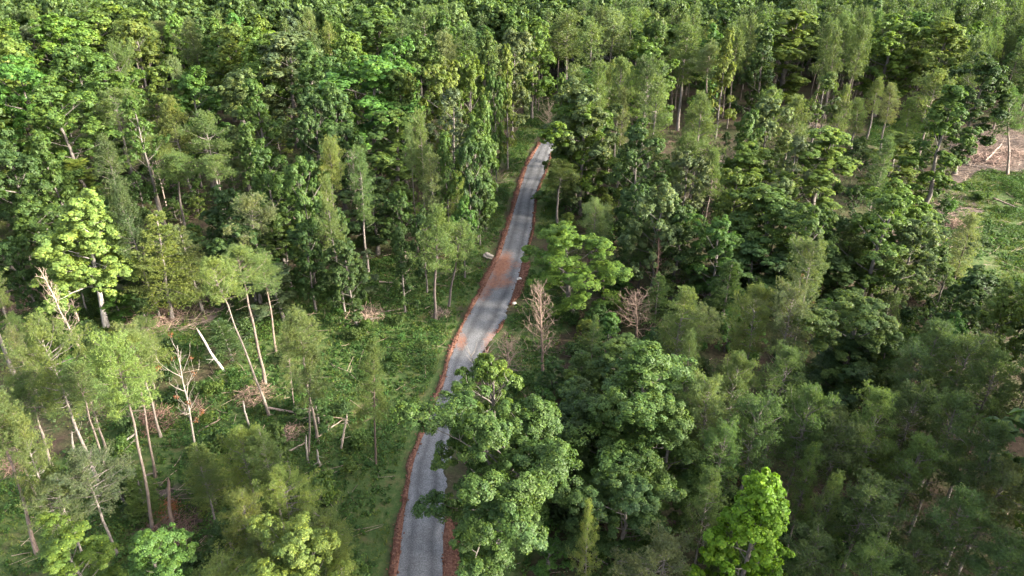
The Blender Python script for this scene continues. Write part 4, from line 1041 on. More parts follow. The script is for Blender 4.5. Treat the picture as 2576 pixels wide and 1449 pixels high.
('pine_tree','pine_mid_c',-13.1,99.27,23.16,2.88,-0.3,0.0,0.97,(0.106,0.149,0.046),(1.4,1.3,1.25),'slim tall pine with a bare twin stem in front of the left woods'),
('pine_tree','pine_mid_c',-11.53,97.19,17.41,3.76,0.27,0.0,3.23,(0.124,0.162,0.063),(1.0,1.0,1.0),'slim pale olive pine in front of the slim twin pines'),
('pine_tree','pine_mid_d',-8.61,99.27,13.77,4.61,0.29,0.0,0.57,(0.143,0.194,0.049),(1.0,1.0,1.0),'pointed golden olive pine behind the lone clearing pine'),
('pine_tree','pine_mid_d',-10.19,79.85,16.88,5.55,1.13,0.0,6.06,(0.095,0.145,0.042),(0.55,0.5,0.5),'lone olive pine with a dark trunk at the back of the clearing'),
('pine_tree','pine_mid_a',-8.69,83.07,13.36,5.6,2.1,0.0,3.61,(0.095,0.143,0.043),(0.7,0.65,0.65),'full olive pine right of the lone clearing pine'),
('pine_tree','pine_mid_a',7.81,111.63,11.51,7.02,0.1,0.0,5.05,(0.105,0.142,0.038),(1.0,1.0,1.0),'golden olive pine standing at the right edge of the road'),
('pine_tree','pine_near_c',-13.47,52.47,15.2,4.16,1.21,0.0,1.77,(0.089,0.126,0.038),(0.6,0.5,0.45),'young olive pine alone in the clearing close to the road'),
('pine_tree','pine_mid_e',-34.83,84.37,16.42,6.78,1.22,0.0,5.04,(0.124,0.152,0.065),(1.5,1.45,1.4),'pale olive pine with forked white branches left of the clearing'),
('pine_tree','pine_tall_a',-26.26,59.98,19.81,4.62,-1.84,0.0,4.41,(0.128,0.176,0.048),(1.0,0.95,0.9),'leaning pine with a long pale stem across the left clearing'),
('pine_tree','pine_tall_a',-28.44,65.68,18.04,5.79,1.02,0.0,4.04,(0.103,0.15,0.044),(0.9,0.8,0.75),'bushy-topped pine with a brown stem right of the long leaning pine'),
('pine_tree','pine_tall_b',-29.06,72.18,14.13,4.03,0.26,0.0,5.97,(0.09,0.14,0.043),(1.15,1.0,0.9),'round-topped olive pine right of the bushy-topped pine'),
('pine_tree','pine_tall_b',-19.95,55.72,16.72,4.21,0.23,0.0,2.72,(0.098,0.131,0.04),(0.85,0.8,0.75),'round-topped olive pine down and right of the bushy-topped pine'),
('pine_tree','pine_near_c',-23.45,59.91,12.37,3.03,0.78,0.0,2.61,(0.123,0.162,0.063),(1.2,1.1,1.0),'slim pale olive pine down and right of the bushy-topped pine'),
('pine_tree','pine_mid_d',-20.48,53.77,14.02,3.24,2.51,0.0,4.35,(0.09,0.122,0.042),(0.85,0.8,0.75),'pointed olive pine left of the young clearing pine'),
('pine_tree','pine_near_a',-39.29,49.57,19.0,7.0,-0.47,0.34,4.21,(0.113,0.152,0.044),(1.0,1.0,1.0),'wide golden pine crown at the left, in front of the dead poles'),
('pine_tree','pine_tall_b',-31.56,43.76,21.74,4.39,1.99,0.0,1.31,(0.135,0.2,0.053),(0.8,0.72,0.68),'tall golden pine with a long straight stem near the left corner'),
('pine_tree','pine_tall_a',-34.3,50.45,16.78,4.14,2.69,0.0,3.46,(0.112,0.153,0.042),(0.8,0.7,0.65),'full golden olive pine right of the tall golden pine'),
('pine_tree','pine_tall_a',-37.26,48.14,15.73,4.03,1.52,0.0,4.83,(0.088,0.129,0.043),(0.8,0.72,0.68),'full olive pine left of the tall golden pine'),
('pine_tree','pine_tall_b',-40.57,41.66,18.1,4.91,1.62,0.0,0.41,(0.09,0.124,0.04),(1.05,0.9,0.85),'round-topped olive pine down and left of the wide golden pine'),
('pine_tree','pine_near_c',-37.14,40.85,16.0,3.97,0.63,-0.04,6.02,(0.106,0.14,0.044),(1.0,1.0,1.0),'slim olive pine left of the grey low pine'),
('pine_tree','pine_near_a',-33.46,41.26,12.0,5.87,-0.16,0.04,4.52,(0.085,0.113,0.057),(1.0,1.0,1.0),'grey-green low pine with pale twigs above the lower left corner'),
('pine_tree','pine_near_a',-35.17,39.95,10.0,4.66,-0.1,0.25,0.53,(0.11,0.146,0.059),(1.0,1.0,1.0),'full pale olive pine down and left of the grey low pine'),
('pine_tree','pine_near_a',-22.15,43.81,12.0,4.88,0.27,0.08,5.85,(0.129,0.173,0.043),(1.0,1.0,1.0),'full golden olive pine behind the low golden pines'),
('pine_tree','pine_near_b',-19.82,43.47,12.0,3.44,-0.13,-0.11,3.96,(0.092,0.135,0.041),(1.0,1.0,1.0),'round-topped olive pine behind the low golden pines'),
('pine_tree','pine_near_a',-17.59,40.07,11.5,5.2,-0.13,-0.21,3.73,(0.142,0.192,0.049),(1.0,1.0,1.0),'full golden olive pine up and right of the low golden pines'),
('pine_tree','pine_near_a',-19.99,38.42,10.5,5.28,-0.26,-0.32,5.52,(0.126,0.154,0.041),(1.0,1.0,1.0),'full golden olive pine up and left of the yellow-tipped tree'),
('pine_tree','pine_near_b',-14.27,38.01,9.5,4.91,0.22,-0.38,4.71,(0.107,0.146,0.039),(1.0,1.0,1.0),'round-topped golden olive pine up and right of the yellow-tipped tree'),
('pine_tree','pine_near_a',-20.83,33.73,8.0,6.74,-0.16,-0.24,5.07,(0.142,0.19,0.051),(1.0,1.0,1.0),'full golden olive pine right of the rounded vivid tree'),
('pine_tree','pine_near_c',-26.29,44.61,9.0,3.78,-0.13,0.37,5.14,(0.095,0.138,0.046),(1.0,1.0,1.0),'slim olive pine up and left of the low golden pines'),
('pine_tree','pine_near_c',-13.14,36.73,8.0,3.36,0.1,-0.06,2.55,(0.113,0.156,0.042),(1.0,1.0,1.0),'slim golden olive pine right of the yellow-tipped tree'),
('pine_tree','pine_near_a',-18.89,36.65,8.5,4.46,0.15,-0.04,4.67,(0.09,0.128,0.042),(1.0,1.0,1.0),'full olive pine down and right of the low golden pines'),
('pine_tree','pine_tall_a',-58.77,109.62,15.66,7.63,0.13,0.0,2.39,(0.127,0.174,0.046),(0.95,0.9,0.85),'full golden olive pine right of the spreading white-branched tree'),
('pine_tree','pine_tall_b',-53.09,104.39,15.7,6.78,2.0,0.0,2.93,(0.101,0.157,0.045),(0.95,0.9,0.85),'round-topped olive pine right of the grey-stemmed pines'),
('pine_tree','pine_tall_a',-45.45,103.34,15.42,6.43,0.87,0.0,4.74,(0.106,0.159,0.048),(0.95,0.9,0.85),'full olive pine up and left of the fork-branched pine'),
('pine_tree','pine_tall_b',-25.58,92.6,22.08,4.23,1.29,0.0,3.16,(0.143,0.179,0.05),(0.95,0.9,0.85),'round-topped golden olive pine left of the dense upright tree'),
('pine_tree','pine_tall_a',-103.94,196.28,21.01,8.87,0.72,0.0,2.12,(0.105,0.158,0.046),(0.95,0.9,0.85),'full olive pine up and left of the far brown pine stems'),
('pine_tree','pine_tall_b',-96.48,191.12,21.36,7.75,2.18,0.0,5.19,(0.103,0.159,0.045),(0.95,0.9,0.85),'round-topped olive pine right of the far brown pine stems'),
('pine_tree','pine_tall_a',-96.4,198.5,20.5,6.96,2.74,0.0,2.39,(0.124,0.151,0.062),(0.95,0.9,0.85),'full pale olive pine right of the far brown pine stems'),
('pine_tree','pine_tall_a',-97.3,187.01,20.82,7.1,1.55,0.0,5.3,(0.113,0.149,0.065),(0.95,0.9,0.85),'full pale olive pine well up and right of the spreading white-branched tree'),
('pine_tree','pine_tall_b',45.19,163.3,21.98,7.83,-1.57,0.0,4.93,(0.132,0.176,0.073),(0.95,0.9,0.85),'round-topped pale olive pine right of the fresh tree beyond the bend'),
('pine_tree','pine_tall_a',63.55,188.63,16.82,10.04,-0.5,0.0,2.81,(0.129,0.167,0.075),(0.95,0.9,0.85),'full pale olive pine left of the tall tree before the pine stand'),
('pine_tree','pine_tall_b',78.59,198.5,15.75,8.92,-0.58,0.0,4.48,(0.097,0.138,0.044),(0.95,0.9,0.85),'round-topped olive pine in front of the tall tree before the pine stand'),
('pine_tree','pine_tall_b',-26.56,111.63,14.58,3.93,1.87,0.0,0.22,(0.092,0.132,0.038),(0.95,0.9,0.85),'round-topped olive pine right of the thin tall pine'),
('pine_tree','pine_tall_b',-14.72,99.27,21.4,2.61,0.14,0.0,2.45,(0.125,0.178,0.068),(0.95,0.9,0.85),'round-topped pale olive pine down and left of the slim twin pines'),
('pine_tree','pine_tall_b',-8.42,111.63,11.37,3.31,0.71,0.0,5.4,(0.139,0.17,0.05),(0.95,0.9,0.85),'round-topped golden olive pine down and right of the slim twin pines'),
('pine_tree','pine_tall_a',40.34,176.26,18.29,7.24,-1.06,0.0,3.64,(0.084,0.127,0.038),(0.95,0.9,0.85),'full olive pine right of the fresh tree beyond the bend'),
('pine_tree','pine_tall_a',78.98,176.26,18.29,7.24,-1.55,0.0,3.5,(0.076,0.12,0.043),(0.95,0.9,0.85),'full dark olive pine right of the tall tree before the pine stand'),
('pine_tree','pine_tall_b',83.69,176.26,16.45,6.67,-0.59,0.0,4.17,(0.113,0.161,0.052),(0.95,0.9,0.85),'round-topped olive pine left of the tall spreading tree'),
('conifer_tree','conifer_a',-45.32,80.15,15.82,8.86,1.42,0.0,1.0,(0.137,0.177,0.047),(1.0,1.0,1.0),'feathery conifer with level sprays left of the leaning pines'),
('conifer_tree','conifer_a',-41.9,82.01,13.0,6.08,-0.28,0.09,2.64,(0.121,0.153,0.058),(1.0,1.0,1.0),'feathery pale olive conifer right of the feathery conifer'),
('conifer_tree','conifer_b',26.64,75.9,11.0,5.67,-0.18,0.15,1.84,(0.072,0.122,0.042),(1.0,1.0,1.0),'cone-shaped deep green conifer below the compact vivid tree'),
('conifer_tree','conifer_b',30.25,77.48,8.0,4.32,0.11,-0.24,2.81,(0.072,0.119,0.04),(1.0,1.0,1.0),'feathery deep green conifer behind the twin olive pines'),
('conifer_tree','conifer_b',-27.45,47.35,7.0,4.58,-0.46,0.47,5.95,(0.131,0.175,0.051),(1.0,1.0,1.0),'feathery golden olive conifer up and left of the low golden pines'),
('conifer_tree','conifer_b',12.7,99.29,9.0,3.27,0.06,-0.01,1.68,(0.084,0.139,0.046),(1.0,1.0,1.0),'feathery deep green conifer up and right of the rounded roadside tree'),
('conifer_tree','conifer_a',17.94,75.59,9.0,4.75,0.01,0.48,4.31,(0.089,0.143,0.049),(1.0,1.0,1.0),'feathery deep green conifer right of the leafless rounded tree'),
('conifer_tree','conifer_b',7.86,63.72,6.0,4.71,-0.39,-0.25,1.24,(0.09,0.148,0.051),(1.0,1.0,1.0),'feathery deep green conifer down and right of the tall leafless tree'),
('conifer_tree','conifer_b',-32.75,45.46,6.0,3.36,0.19,0.21,5.2,(0.099,0.154,0.044),(1.0,1.0,1.0),'feathery olive conifer right of the grey low pine'),
('conifer_tree','conifer_b',-49.62,70.34,6.0,4.05,-0.35,-0.09,2.88,(0.077,0.126,0.044),(1.0,1.0,1.0),'feathery deep green conifer behind the tall golden pine'),
('conifer_tree','conifer_b',-33.82,70.34,6.0,4.56,-0.7,0.13,1.26,(0.078,0.131,0.048),(1.0,1.0,1.0),'feathery deep green conifer in front of the long leaning pine'),
('pine_tree','pine_near_c',17.12,61.78,15.5,6.87,0.26,-0.27,4.84,(0.101,0.142,0.044),(1.0,1.0,1.0),'full olive pine standing right of the leafless tree'),
('pine_tree','pine_near_a',24.75,61.11,16.0,5.79,-0.38,-0.24,5.13,(0.111,0.144,0.045),(1.0,1.0,1.0),'left one of the twin olive pines in the right woods'),
('pine_tree','pine_near_b',27.13,59.5,17.0,5.64,0.21,-0.1,4.29,(0.106,0.132,0.06),(1.0,1.0,1.0),'right one of the twin olive pines in the right woods'),
('pine_tree','pine_mid_a',34.34,71.87,16.0,5.13,-0.47,-0.1,2.37,(0.112,0.15,0.058),(1.0,1.0,1.0),'full pale olive pine up and right of the twin olive pines'),
('pine_tree','pine_mid_d',46.44,84.92,11.95,6.27,-1.6,0.0,4.0,(0.09,0.133,0.041),(0.6,0.55,0.55),'pointed olive pine in front of the tall yellow-lit tree'),
('pine_tree','pine_mid_b',49.17,81.18,11.17,5.12,-1.7,0.0,1.62,(0.098,0.137,0.047),(0.6,0.55,0.55),'round-topped olive pine behind the glossy vine-clad tree'),
('pine_tree','pine_near_a',37.58,52.35,17.0,7.82,-0.28,-0.02,3.96,(0.092,0.141,0.054),(1.0,1.0,1.0),'full deep green pine left of the fresh green tree at the right edge'),
('pine_tree','pine_near_b',39.04,49.79,17.0,6.03,0.32,0.47,1.82,(0.095,0.135,0.045),(1.0,1.0,1.0),'round-topped olive pine right of the big deep green pine'),
('pine_tree','pine_near_a',40.6,48.0,17.0,5.88,-0.19,-0.02,0.42,(0.078,0.118,0.042),(1.0,1.0,1.0),'full dark olive pine in front of the fresh green tree at the right edge'),
('pine_tree','pine_near_b',17.65,86.04,11.52,5.01,-0.15,0.0,2.66,(0.079,0.132,0.041),(0.45,0.42,0.42),'dark pine with a straight blackish trunk behind the rounded roadside tree'),
('pine_tree','pine_mid_e',79.27,132.73,21.96,7.81,-0.86,0.0,4.85,(0.115,0.155,0.053),(1.2,1.1,1.0),'tall pine with a long bare stem at the edge of the right opening'),
('pine_tree','pine_mid_c',82.15,159.54,14.7,4.01,-0.59,0.0,4.46,(0.114,0.154,0.05),(1.0,1.0,1.0),'slim olive pine in front of the tall spreading tree'),
('pine_tree','pine_mid_c',80.73,149.39,15.83,4.19,-1.36,0.0,1.23,(0.136,0.163,0.072),(1.0,1.0,1.0),'slim pale olive pine left of the long-stemmed pine'),
('pine_tree','pine_mid_c',72.51,145.36,13.52,4.12,-1.52,0.0,0.86,(0.094,0.139,0.042),(1.0,1.0,1.0),'slim olive pine behind the tall yellow-lit tree'),
('pine_tree','pine_mid_c',79.28,137.84,15.36,4.3,-1.16,0.0,2.02,(0.113,0.171,0.041),(1.0,1.0,1.0),'slim golden olive pine down and left of the long-stemmed pine'),
('pine_tree','pine_mid_e',101.67,179.98,21.7,8.31,-1.67,0.0,4.82,(0.116,0.152,0.061),(1.0,1.0,1.0),'sparse-topped pale olive pine right of the tall spreading tree'),
('pine_tree','pine_mid_d',99.82,135.25,18.74,6.86,-5.56,0.0,3.07,(0.086,0.154,0.05),(1.4,1.25,1.2),'pine with a thin pale stem rising from the brown slash'),
('pine_tree','pine_mid_c',57.87,80.46,15.8,3.74,-1.69,0.0,5.8,(0.14,0.174,0.077),(0.6,0.55,0.55),'thin-crowned tree with a dark forked stem at the right clearing'),
('pine_tree','pine_near_a',23.56,44.39,16.0,6.2,-0.06,-0.14,4.82,(0.074,0.122,0.039),(1.0,1.0,1.0),'full deep green pine down and left of the glossy vine-clad tree'),
('pine_tree','pine_near_b',19.26,43.48,16.0,4.73,-0.0,-0.34,1.61,(0.076,0.128,0.044),(1.0,1.0,1.0),'round-topped deep green pine left of the deep green pine group'),
('pine_tree','pine_near_a',29.29,44.08,16.0,6.17,-0.34,-0.15,0.89,(0.1,0.15,0.043),(1.0,1.0,1.0),'full olive pine right of the deep green pine group'),
('pine_tree','pine_near_b',26.26,43.08,14.0,5.56,-0.52,0.02,0.85,(0.09,0.124,0.046),(1.0,1.0,1.0),'round-topped dark olive pine down and right of the deep green pine group'),
('pine_tree','pine_near_a',35.14,44.08,16.0,6.57,-0.04,-0.11,1.78,(0.087,0.132,0.046),(1.0,1.0,1.0),'full deep green pine far behind the rounded pine at the lower right'),
('pine_tree','pine_near_a',36.11,40.17,16.0,5.61,-0.24,-0.07,1.15,(0.066,0.103,0.038),(1.0,1.0,1.0),'full dark olive pine up and right of the rounded pine at the lower right'),
('pine_tree','pine_near_b',35.58,38.2,14.0,4.77,0.02,-0.3,0.09,(0.134,0.163,0.066),(1.0,1.0,1.0),'round-topped pale olive pine up and right of the rounded pine at the lower right'),
('pine_tree','pine_near_c',14.33,37.88,14.0,3.83,0.04,-0.04,4.98,(0.075,0.118,0.042),(1.0,1.0,1.0),'slim deep green pine up and left of the yellow-green maple'),
('pine_tree','pine_near_b',16.23,41.85,15.0,3.48,0.14,-0.42,2.55,(0.086,0.149,0.051),(1.0,1.0,1.0),'round-topped deep green pine behind the yellow-green maple'),
('pine_tree','pine_near_c',23.16,41.25,13.0,3.11,0.06,0.07,1.01,(0.102,0.159,0.049),(1.0,1.0,1.0),'slim olive pine in front of the deep green pine group'),
('pine_tree','pine_near_a',30.93,40.77,14.0,6.13,-0.16,-0.06,4.2,(0.092,0.143,0.041),(1.0,1.0,1.0),'full olive pine up and left of the rounded pine at the lower right'),
('pine_tree','pine_near_a',30.83,35.33,14.0,6.29,0.11,0.05,3.77,(0.072,0.121,0.042),(1.0,1.0,1.0),'full deep green pine in front of the big deep green pine'),
('pine_tree','pine_near_b',25.74,37.26,13.0,5.46,0.13,0.29,5.99,(0.08,0.12,0.041),(1.0,1.0,1.0),'round-topped dark olive pine well left of the rounded pine at the lower right'),
('pine_tree','pine_near_c',23.69,38.46,13.0,3.71,0.06,-0.39,1.98,(0.11,0.157,0.05),(1.0,1.0,1.0),'slim olive pine right of the yellow-green maple'),
('pine_tree','pine_near_b',24.87,34.22,11.0,4.2,-0.04,-0.63,5.75,(0.114,0.175,0.052),(1.0,1.0,1.0),'round-topped olive pine well left of the rounded pine at the lower right'),
('pine_tree','pine_near_a',28.5,34.39,11.0,5.27,-0.37,-0.32,4.18,(0.073,0.111,0.038),(1.0,1.0,1.0),'full dark olive pine down and left of the rounded pine at the lower right'),
('pine_tree','pine_near_b',33.14,33.15,12.0,5.46,0.32,-0.09,5.98,(0.089,0.149,0.053),(1.0,1.0,1.0),'round-topped deep green pine down and right of the rounded pine at the lower right'),
('pine_tree','pine_near_b',21.67,35.29,10.0,4.31,0.44,0.4,3.22,(0.085,0.127,0.045),(1.0,1.0,1.0),'round-topped dark olive pine right of the yellow-green maple'),
('pine_tree','pine_near_b',15.94,46.07,16.0,4.52,-0.06,-0.32,4.36,(0.127,0.172,0.064),(1.0,1.0,1.0),'round-topped pale olive pine right of the broad dense oak'),
('pine_tree','pine_near_a',19.53,50.38,15.0,5.28,0.11,0.1,4.74,(0.087,0.125,0.042),(1.0,1.0,1.0),'full olive pine in front of the twin olive pines'),
('pine_tree','pine_near_a',25.12,53.14,14.0,6.43,0.25,-0.19,0.83,(0.084,0.132,0.044),(1.0,1.0,1.0),'full deep green pine behind the deep green pine group'),
('pine_tree','pine_near_c',17.1,56.72,13.0,4.35,0.18,0.15,2.81,(0.093,0.138,0.052),(1.0,1.0,1.0),'slim deep green pine in front of the full olive pine'),
('pine_tree','pine_near_c',9.03,66.27,9.0,2.77,0.1,-0.08,5.64,(0.079,0.13,0.047),(1.0,1.0,1.0),'slim deep green pine down and left of the leafless rounded tree'),
('pine_tree','pine_near_b',33.52,46.37,15.0,4.98,-0.25,-0.41,2.53,(0.07,0.103,0.036),(1.0,1.0,1.0),'round-topped dark olive pine in front of the big deep green pine'),
('pine_tree','pine_near_a',27.3,33.07,9.0,5.22,-0.01,0.08,1.54,(0.075,0.118,0.042),(1.0,1.0,1.0),'full deep green pine down and left of the rounded pine at the lower right'),
('pine_tree','pine_near_c',15.6,35.65,10.0,3.62,-0.09,-0.15,4.31,(0.077,0.121,0.041),(1.0,1.0,1.0),'slim dark olive pine left of the yellow-green maple'),
('pine_tree','pine_near_c',5.72,35.24,13.5,2.31,-0.56,-0.08,5.9,(0.14,0.182,0.05),(1.0,1.0,1.0),'narrow golden pine right of the big oak at the roadside'),
('pine_tree','pine_near_a',10.92,34.83,10.0,6.6,0.1,-0.15,0.81,(0.128,0.151,0.066),(1.0,1.0,1.0),'pale olive pine top at the bottom edge, left of the yellow-green maple'),
('bare_tree','bare_a',3.7,67.77,13.04,4.53,-0.37,0.0,5.12,(0.139,0.084,0.044),(0.62,0.54,0.5),'tall leafless brown tree right of the road, beside the rounded roadside tree'),
('bare_tree','bare_b',-0.73,65.68,6.48,4.71,0.16,0.0,0.74,(0.173,0.102,0.054),(0.62,0.54,0.5),'low leafless bush-like tree on the right road edge'),
('bare_tree','bare_b',15.9,73.85,8.42,5.4,-0.97,0.0,3.24,(0.161,0.09,0.047),(0.62,0.54,0.5),'leafless rounded brown tree in the gap left of the full olive pine'),
('bare_tree','bare_c',19.29,83.29,13.22,3.35,0.09,0.0,0.22,(0.185,0.105,0.053),(1.1,0.85,0.72),'slender dead reddish pine behind the leafless rounded tree'),
('bare_tree','bare_d',-30.05,50.45,16.9,4.14,1.67,0.0,3.45,(0.193,0.082,0.038),(0.7,0.66,0.62),'dead white-branched tree with tufts of withered leaves in the left clearing'),
('bare_tree','bare_c',-49.3,68.01,14.37,2.61,-1.94,0.0,5.32,(0.173,0.102,0.05),(1.15,1.1,1.05),'left pale dead pole leaning in front of the lime-green tree'),
('bare_tree','bare_c',-56.27,78.16,7.64,2.45,0.02,0.0,0.53,(0.181,0.112,0.051),(1.15,1.1,1.05),'right pale dead pole leaning in front of the lime-green tree'),
('bare_tree','bare_e',8.72,169.23,7.41,6.8,0.29,0.0,1.72,(0.138,0.084,0.044),(0.95,0.95,0.85),'pale leafless thicket where the road bends away'),
('bare_tree','bare_e',2.46,60.32,3.0,2.76,0.13,0.0,4.8,(0.144,0.087,0.045),(0.8,0.6,0.55),'reddish leafless thicket behind the big roadside oak'),
('bare_tree','bare_b',-23.97,118.76,6.05,5.35,0.2,0.0,3.82,(0.168,0.097,0.051),(0.8,0.65,0.6),'reddish leafless small tree under the dense upright tree'),
('bare_tree','bare_c',-61.1,115.79,15.0,2.19,-0.13,-0.01,2.86,(0.193,0.111,0.052),(1.0,1.0,1.0),'slender dead pole right of the grey-stemmed pines'),
('bare_tree','bare_c',37.14,115.11,15.0,2.9,0.49,-0.04,4.76,(0.14,0.085,0.044),(0.6,0.58,0.55),'slender dead pole up and left of the fresh green tree on the right'),
('bare_tree','bare_b',38.4,125.0,8.0,4.76,0.05,0.34,2.38,(0.154,0.087,0.046),(1.0,1.0,1.0),'leafless grey-brown tree left of the fresh green tree on the right'),
('bare_tree','bare_c',-15.56,89.64,6.0,1.83,0.37,-0.24,2.43,(0.177,0.098,0.051),(1.0,1.0,1.0),'slender dead pole down and left of the lone clearing pine'),
('bare_tree','bare_c',-25.27,107.69,14.0,3.44,-0.05,0.2,4.48,(0.179,0.117,0.056),(0.8,0.8,0.8),'slender dead pole down and right of the thin tall pine'),
('bare_tree','bare_d',31.31,66.14,14.0,3.26,-0.38,-0.23,1.75,(0.19,0.115,0.059),(0.55,0.52,0.5),'dead tree with few branches right of the twin olive pines'),
('broadleaf_tree','broad_far_a',-63.81,186.43,23.77,10.08,0.66,0.07,0.73,(0.126,0.185,0.037),(0.9,0.85,0.8),'rounded yellowish green tree well up and left of the thin tall pine'),
('broadleaf_tree','broad_far_c',20.13,204.97,21.2,10.32,0.01,-0.07,5.12,(0.051,0.101,0.029),(0.9,0.85,0.8),'spreading dark green tree left of the fresh tree beyond the bend'),
('broadleaf_tree','broad_far_d',-6.28,192.6,20.56,13.23,-0.41,0.37,3.72,(0.053,0.107,0.031),(1.2,1.15,1.1),'pointed dark green tree well up and right of the slim twin pines'),
('pine_tree','pine_far_c',67.7,200.72,23.09,6.21,-0.08,-0.42,3.71,(0.091,0.148,0.049),(0.85,0.78,0.74),'pointed deep green pine left of the tall tree before the pine stand'),
('broadleaf_tree','broad_far_e',-130.62,192.76,22.04,12.54,-0.12,-0.19,3.95,(0.099,0.169,0.032),(1.2,1.15,1.1),'open fresh green tree well up and left of the spreading white-branched tree'),
('broadleaf_tree','broad_far_a',-114.61,166.75,22.84,12.32,0.85,-0.44,5.22,(0.06,0.116,0.033),(0.9,0.85,0.8),'rounded dark green tree up and left of the spreading white-branched tree'),
('pine_tree','pine_far_a',94.21,199.64,24.53,6.38,-0.17,0.11,5.28,(0.069,0.105,0.037),(0.85,0.78,0.74),'full dark olive pine up and left of the tall spreading tree'),
('pine_tree','pine_far_a',6.36,188.94,22.19,7.01,-0.12,-0.28,5.25,(0.144,0.177,0.072),(1.05,1.0,0.95),'full pale olive pine far behind the road bend'),
('broadleaf_tree','broad_far_c',-60.4,202.14,22.44,13.0,-0.13,0.29,2.51,(0.095,0.135,0.071),(0.9,0.85,0.8),'spreading greyish green tree far behind the thin tall pine'),
('broadleaf_tree','broad_far_e',43.86,195.81,20.24,13.42,-0.14,-0.77,3.15,(0.077,0.134,0.031),(0.9,0.85,0.8),'open mid green tree left of the pale pine stem'),
('pine_tree','pine_far_b',106.71,185.78,24.26,6.16,0.06,0.25,0.21,(0.078,0.118,0.043),(1.05,1.0,0.95),'round-topped dark olive pine behind the yellowish tree at the upper right'),
('pine_tree','pine_far_a',8.11,196.95,20.15,7.46,0.15,0.07,0.51,(0.129,0.174,0.05),(0.85,0.78,0.74),'full golden olive pine far behind the road bend'),
('pine_tree','pine_far_c',107.92,200.59,21.64,6.79,-0.5,-0.14,2.69,(0.088,0.134,0.044),(0.85,0.78,0.74),'pointed dark olive pine up and right of the tall spreading tree'),
('broadleaf_tree','broad_far_e',-47.32,196.69,21.89,9.59,-0.57,0.02,5.68,(0.076,0.131,0.03),(0.9,0.85,0.8),'open mid green tree far behind the thin tall pine'),
('broadleaf_tree','broad_far_d',-7.06,181.39,20.81,12.43,-0.29,0.3,5.37,(0.061,0.117,0.033),(1.2,1.15,1.1),'pointed dark green tree well up and left of the road bend'),
('pine_tree','pine_far_d',42.73,184.29,24.79,4.12,0.14,-1.02,1.12,(0.111,0.152,0.049),(1.05,1.0,0.95),'slim olive pine up and right of the fresh tree beyond the bend'),
('pine_tree','pine_far_c',60.25,177.54,23.34,7.44,-0.7,-0.11,2.4,(0.134,0.177,0.073),(1.05,1.0,0.95),'pointed pale olive pine left of the tall tree before the pine stand'),
('pine_tree','pine_far_a',36.15,203.11,23.35,5.65,0.27,0.14,0.63,(0.127,0.181,0.044),(0.85,0.78,0.74),'full golden olive pine behind the fresh tree beyond the bend'),
('broadleaf_tree','broad_far_d',120.7,171.77,21.62,12.84,0.59,0.31,1.32,(0.055,0.122,0.027),(0.9,0.85,0.8),'pointed vivid green tree up and right of the slash pine'),
('pine_tree','pine_far_b',49.5,182.94,23.23,6.22,-0.59,-0.03,3.73,(0.114,0.15,0.037),(0.85,0.78,0.74),'round-topped golden olive pine behind the pale pine stem'),
('broadleaf_tree','broad_far_a',119.9,192.17,21.45,9.51,0.84,-0.15,5.48,(0.099,0.169,0.031),(0.9,0.85,0.8),'rounded fresh green tree right of the yellowish tree at the upper right'),
('pine_tree','pine_far_c',11.45,130.7,22.6,6.72,0.4,-0.18,3.31,(0.113,0.151,0.056),(1.05,1.0,0.95),'pointed pale olive pine behind the tall tree by the bend'),
('pine_tree','pine_far_d',124.83,197.34,21.33,3.37,-0.31,-0.32,1.46,(0.069,0.109,0.036),(0.85,0.78,0.74),'slim dark olive pine up and right of the long-stemmed pine'),
('pine_tree','pine_far_c',104.8,164.91,22.94,6.46,-0.09,-0.03,1.54,(0.112,0.16,0.052),(0.85,0.78,0.74),'pointed olive pine right of the yellowish tree at the upper right'),
('broadleaf_tree','broad_mid_a',46.32,89.61,10.53,9.34,0.37,0.13,5.24,(0.062,0.101,0.026),(0.9,0.85,0.8),'rounded mid green tree in front of the tall yellow-lit tree'),
('pine_tree','pine_far_c',134.57,196.4,20.27,7.33,-0.1,0.2,2.19,(0.109,0.159,0.052),(0.85,0.78,0.74),'pointed olive pine well up and right of the long-stemmed pine'),
('broadleaf_tree','broad_far_b',-13.87,202.34,24.9,12.09,-0.42,0.1,6.21,(0.124,0.185,0.066),(1.2,1.15,1.1),'upright pale green tree far behind the slim twin pines'),
('broadleaf_tree','broad_far_d',-74.61,199.42,22.8,11.17,-0.34,-0.55,0.49,(0.079,0.184,0.036),(0.9,0.85,0.8),'pointed vivid green tree well right of the far brown pine stems'),
('pine_tree','pine_far_a',78.84,184.34,23.62,5.22,0.62,0.34,2.19,(0.079,0.122,0.046),(0.85,0.78,0.74),'full dark olive pine well left of the yellowish tree at the upper right'),
('broadleaf_tree','broad_far_a',112.19,181.76,21.85,10.32,-0.32,0.04,3.8,(0.073,0.126,0.032),(1.2,1.15,1.1),'rounded mid green tree right of the yellowish tree at the upper right'),
('pine_tree','pine_far_a',98.96,189.77,21.62,6.14,0.14,0.43,2.3,(0.066,0.097,0.037),(0.85,0.78,0.74),'full dark olive pine behind the tall spreading tree'),
('broadleaf_tree','broad_far_a',-89.25,197.12,22.75,10.86,0.46,-0.03,1.87,(0.117,0.207,0.04),(1.2,1.15,1.1),'rounded fresh green tree right of the far brown pine stems'),
('broadleaf_tree','broad_far_d',55.17,191.22,24.78,13.18,-0.17,0.42,4.16,(0.044,0.083,0.022),(1.2,1.15,1.1),'pointed dark green tree up and right of the pale pine stem'),
('broadleaf_tree','broad_mid_f',36.86,64.44,9.83,8.94,-0.28,-0.43,4.45,(0.052,0.098,0.03),(0.9,0.85,0.8),'columnar dark green tree left of the glossy vine-clad tree'),
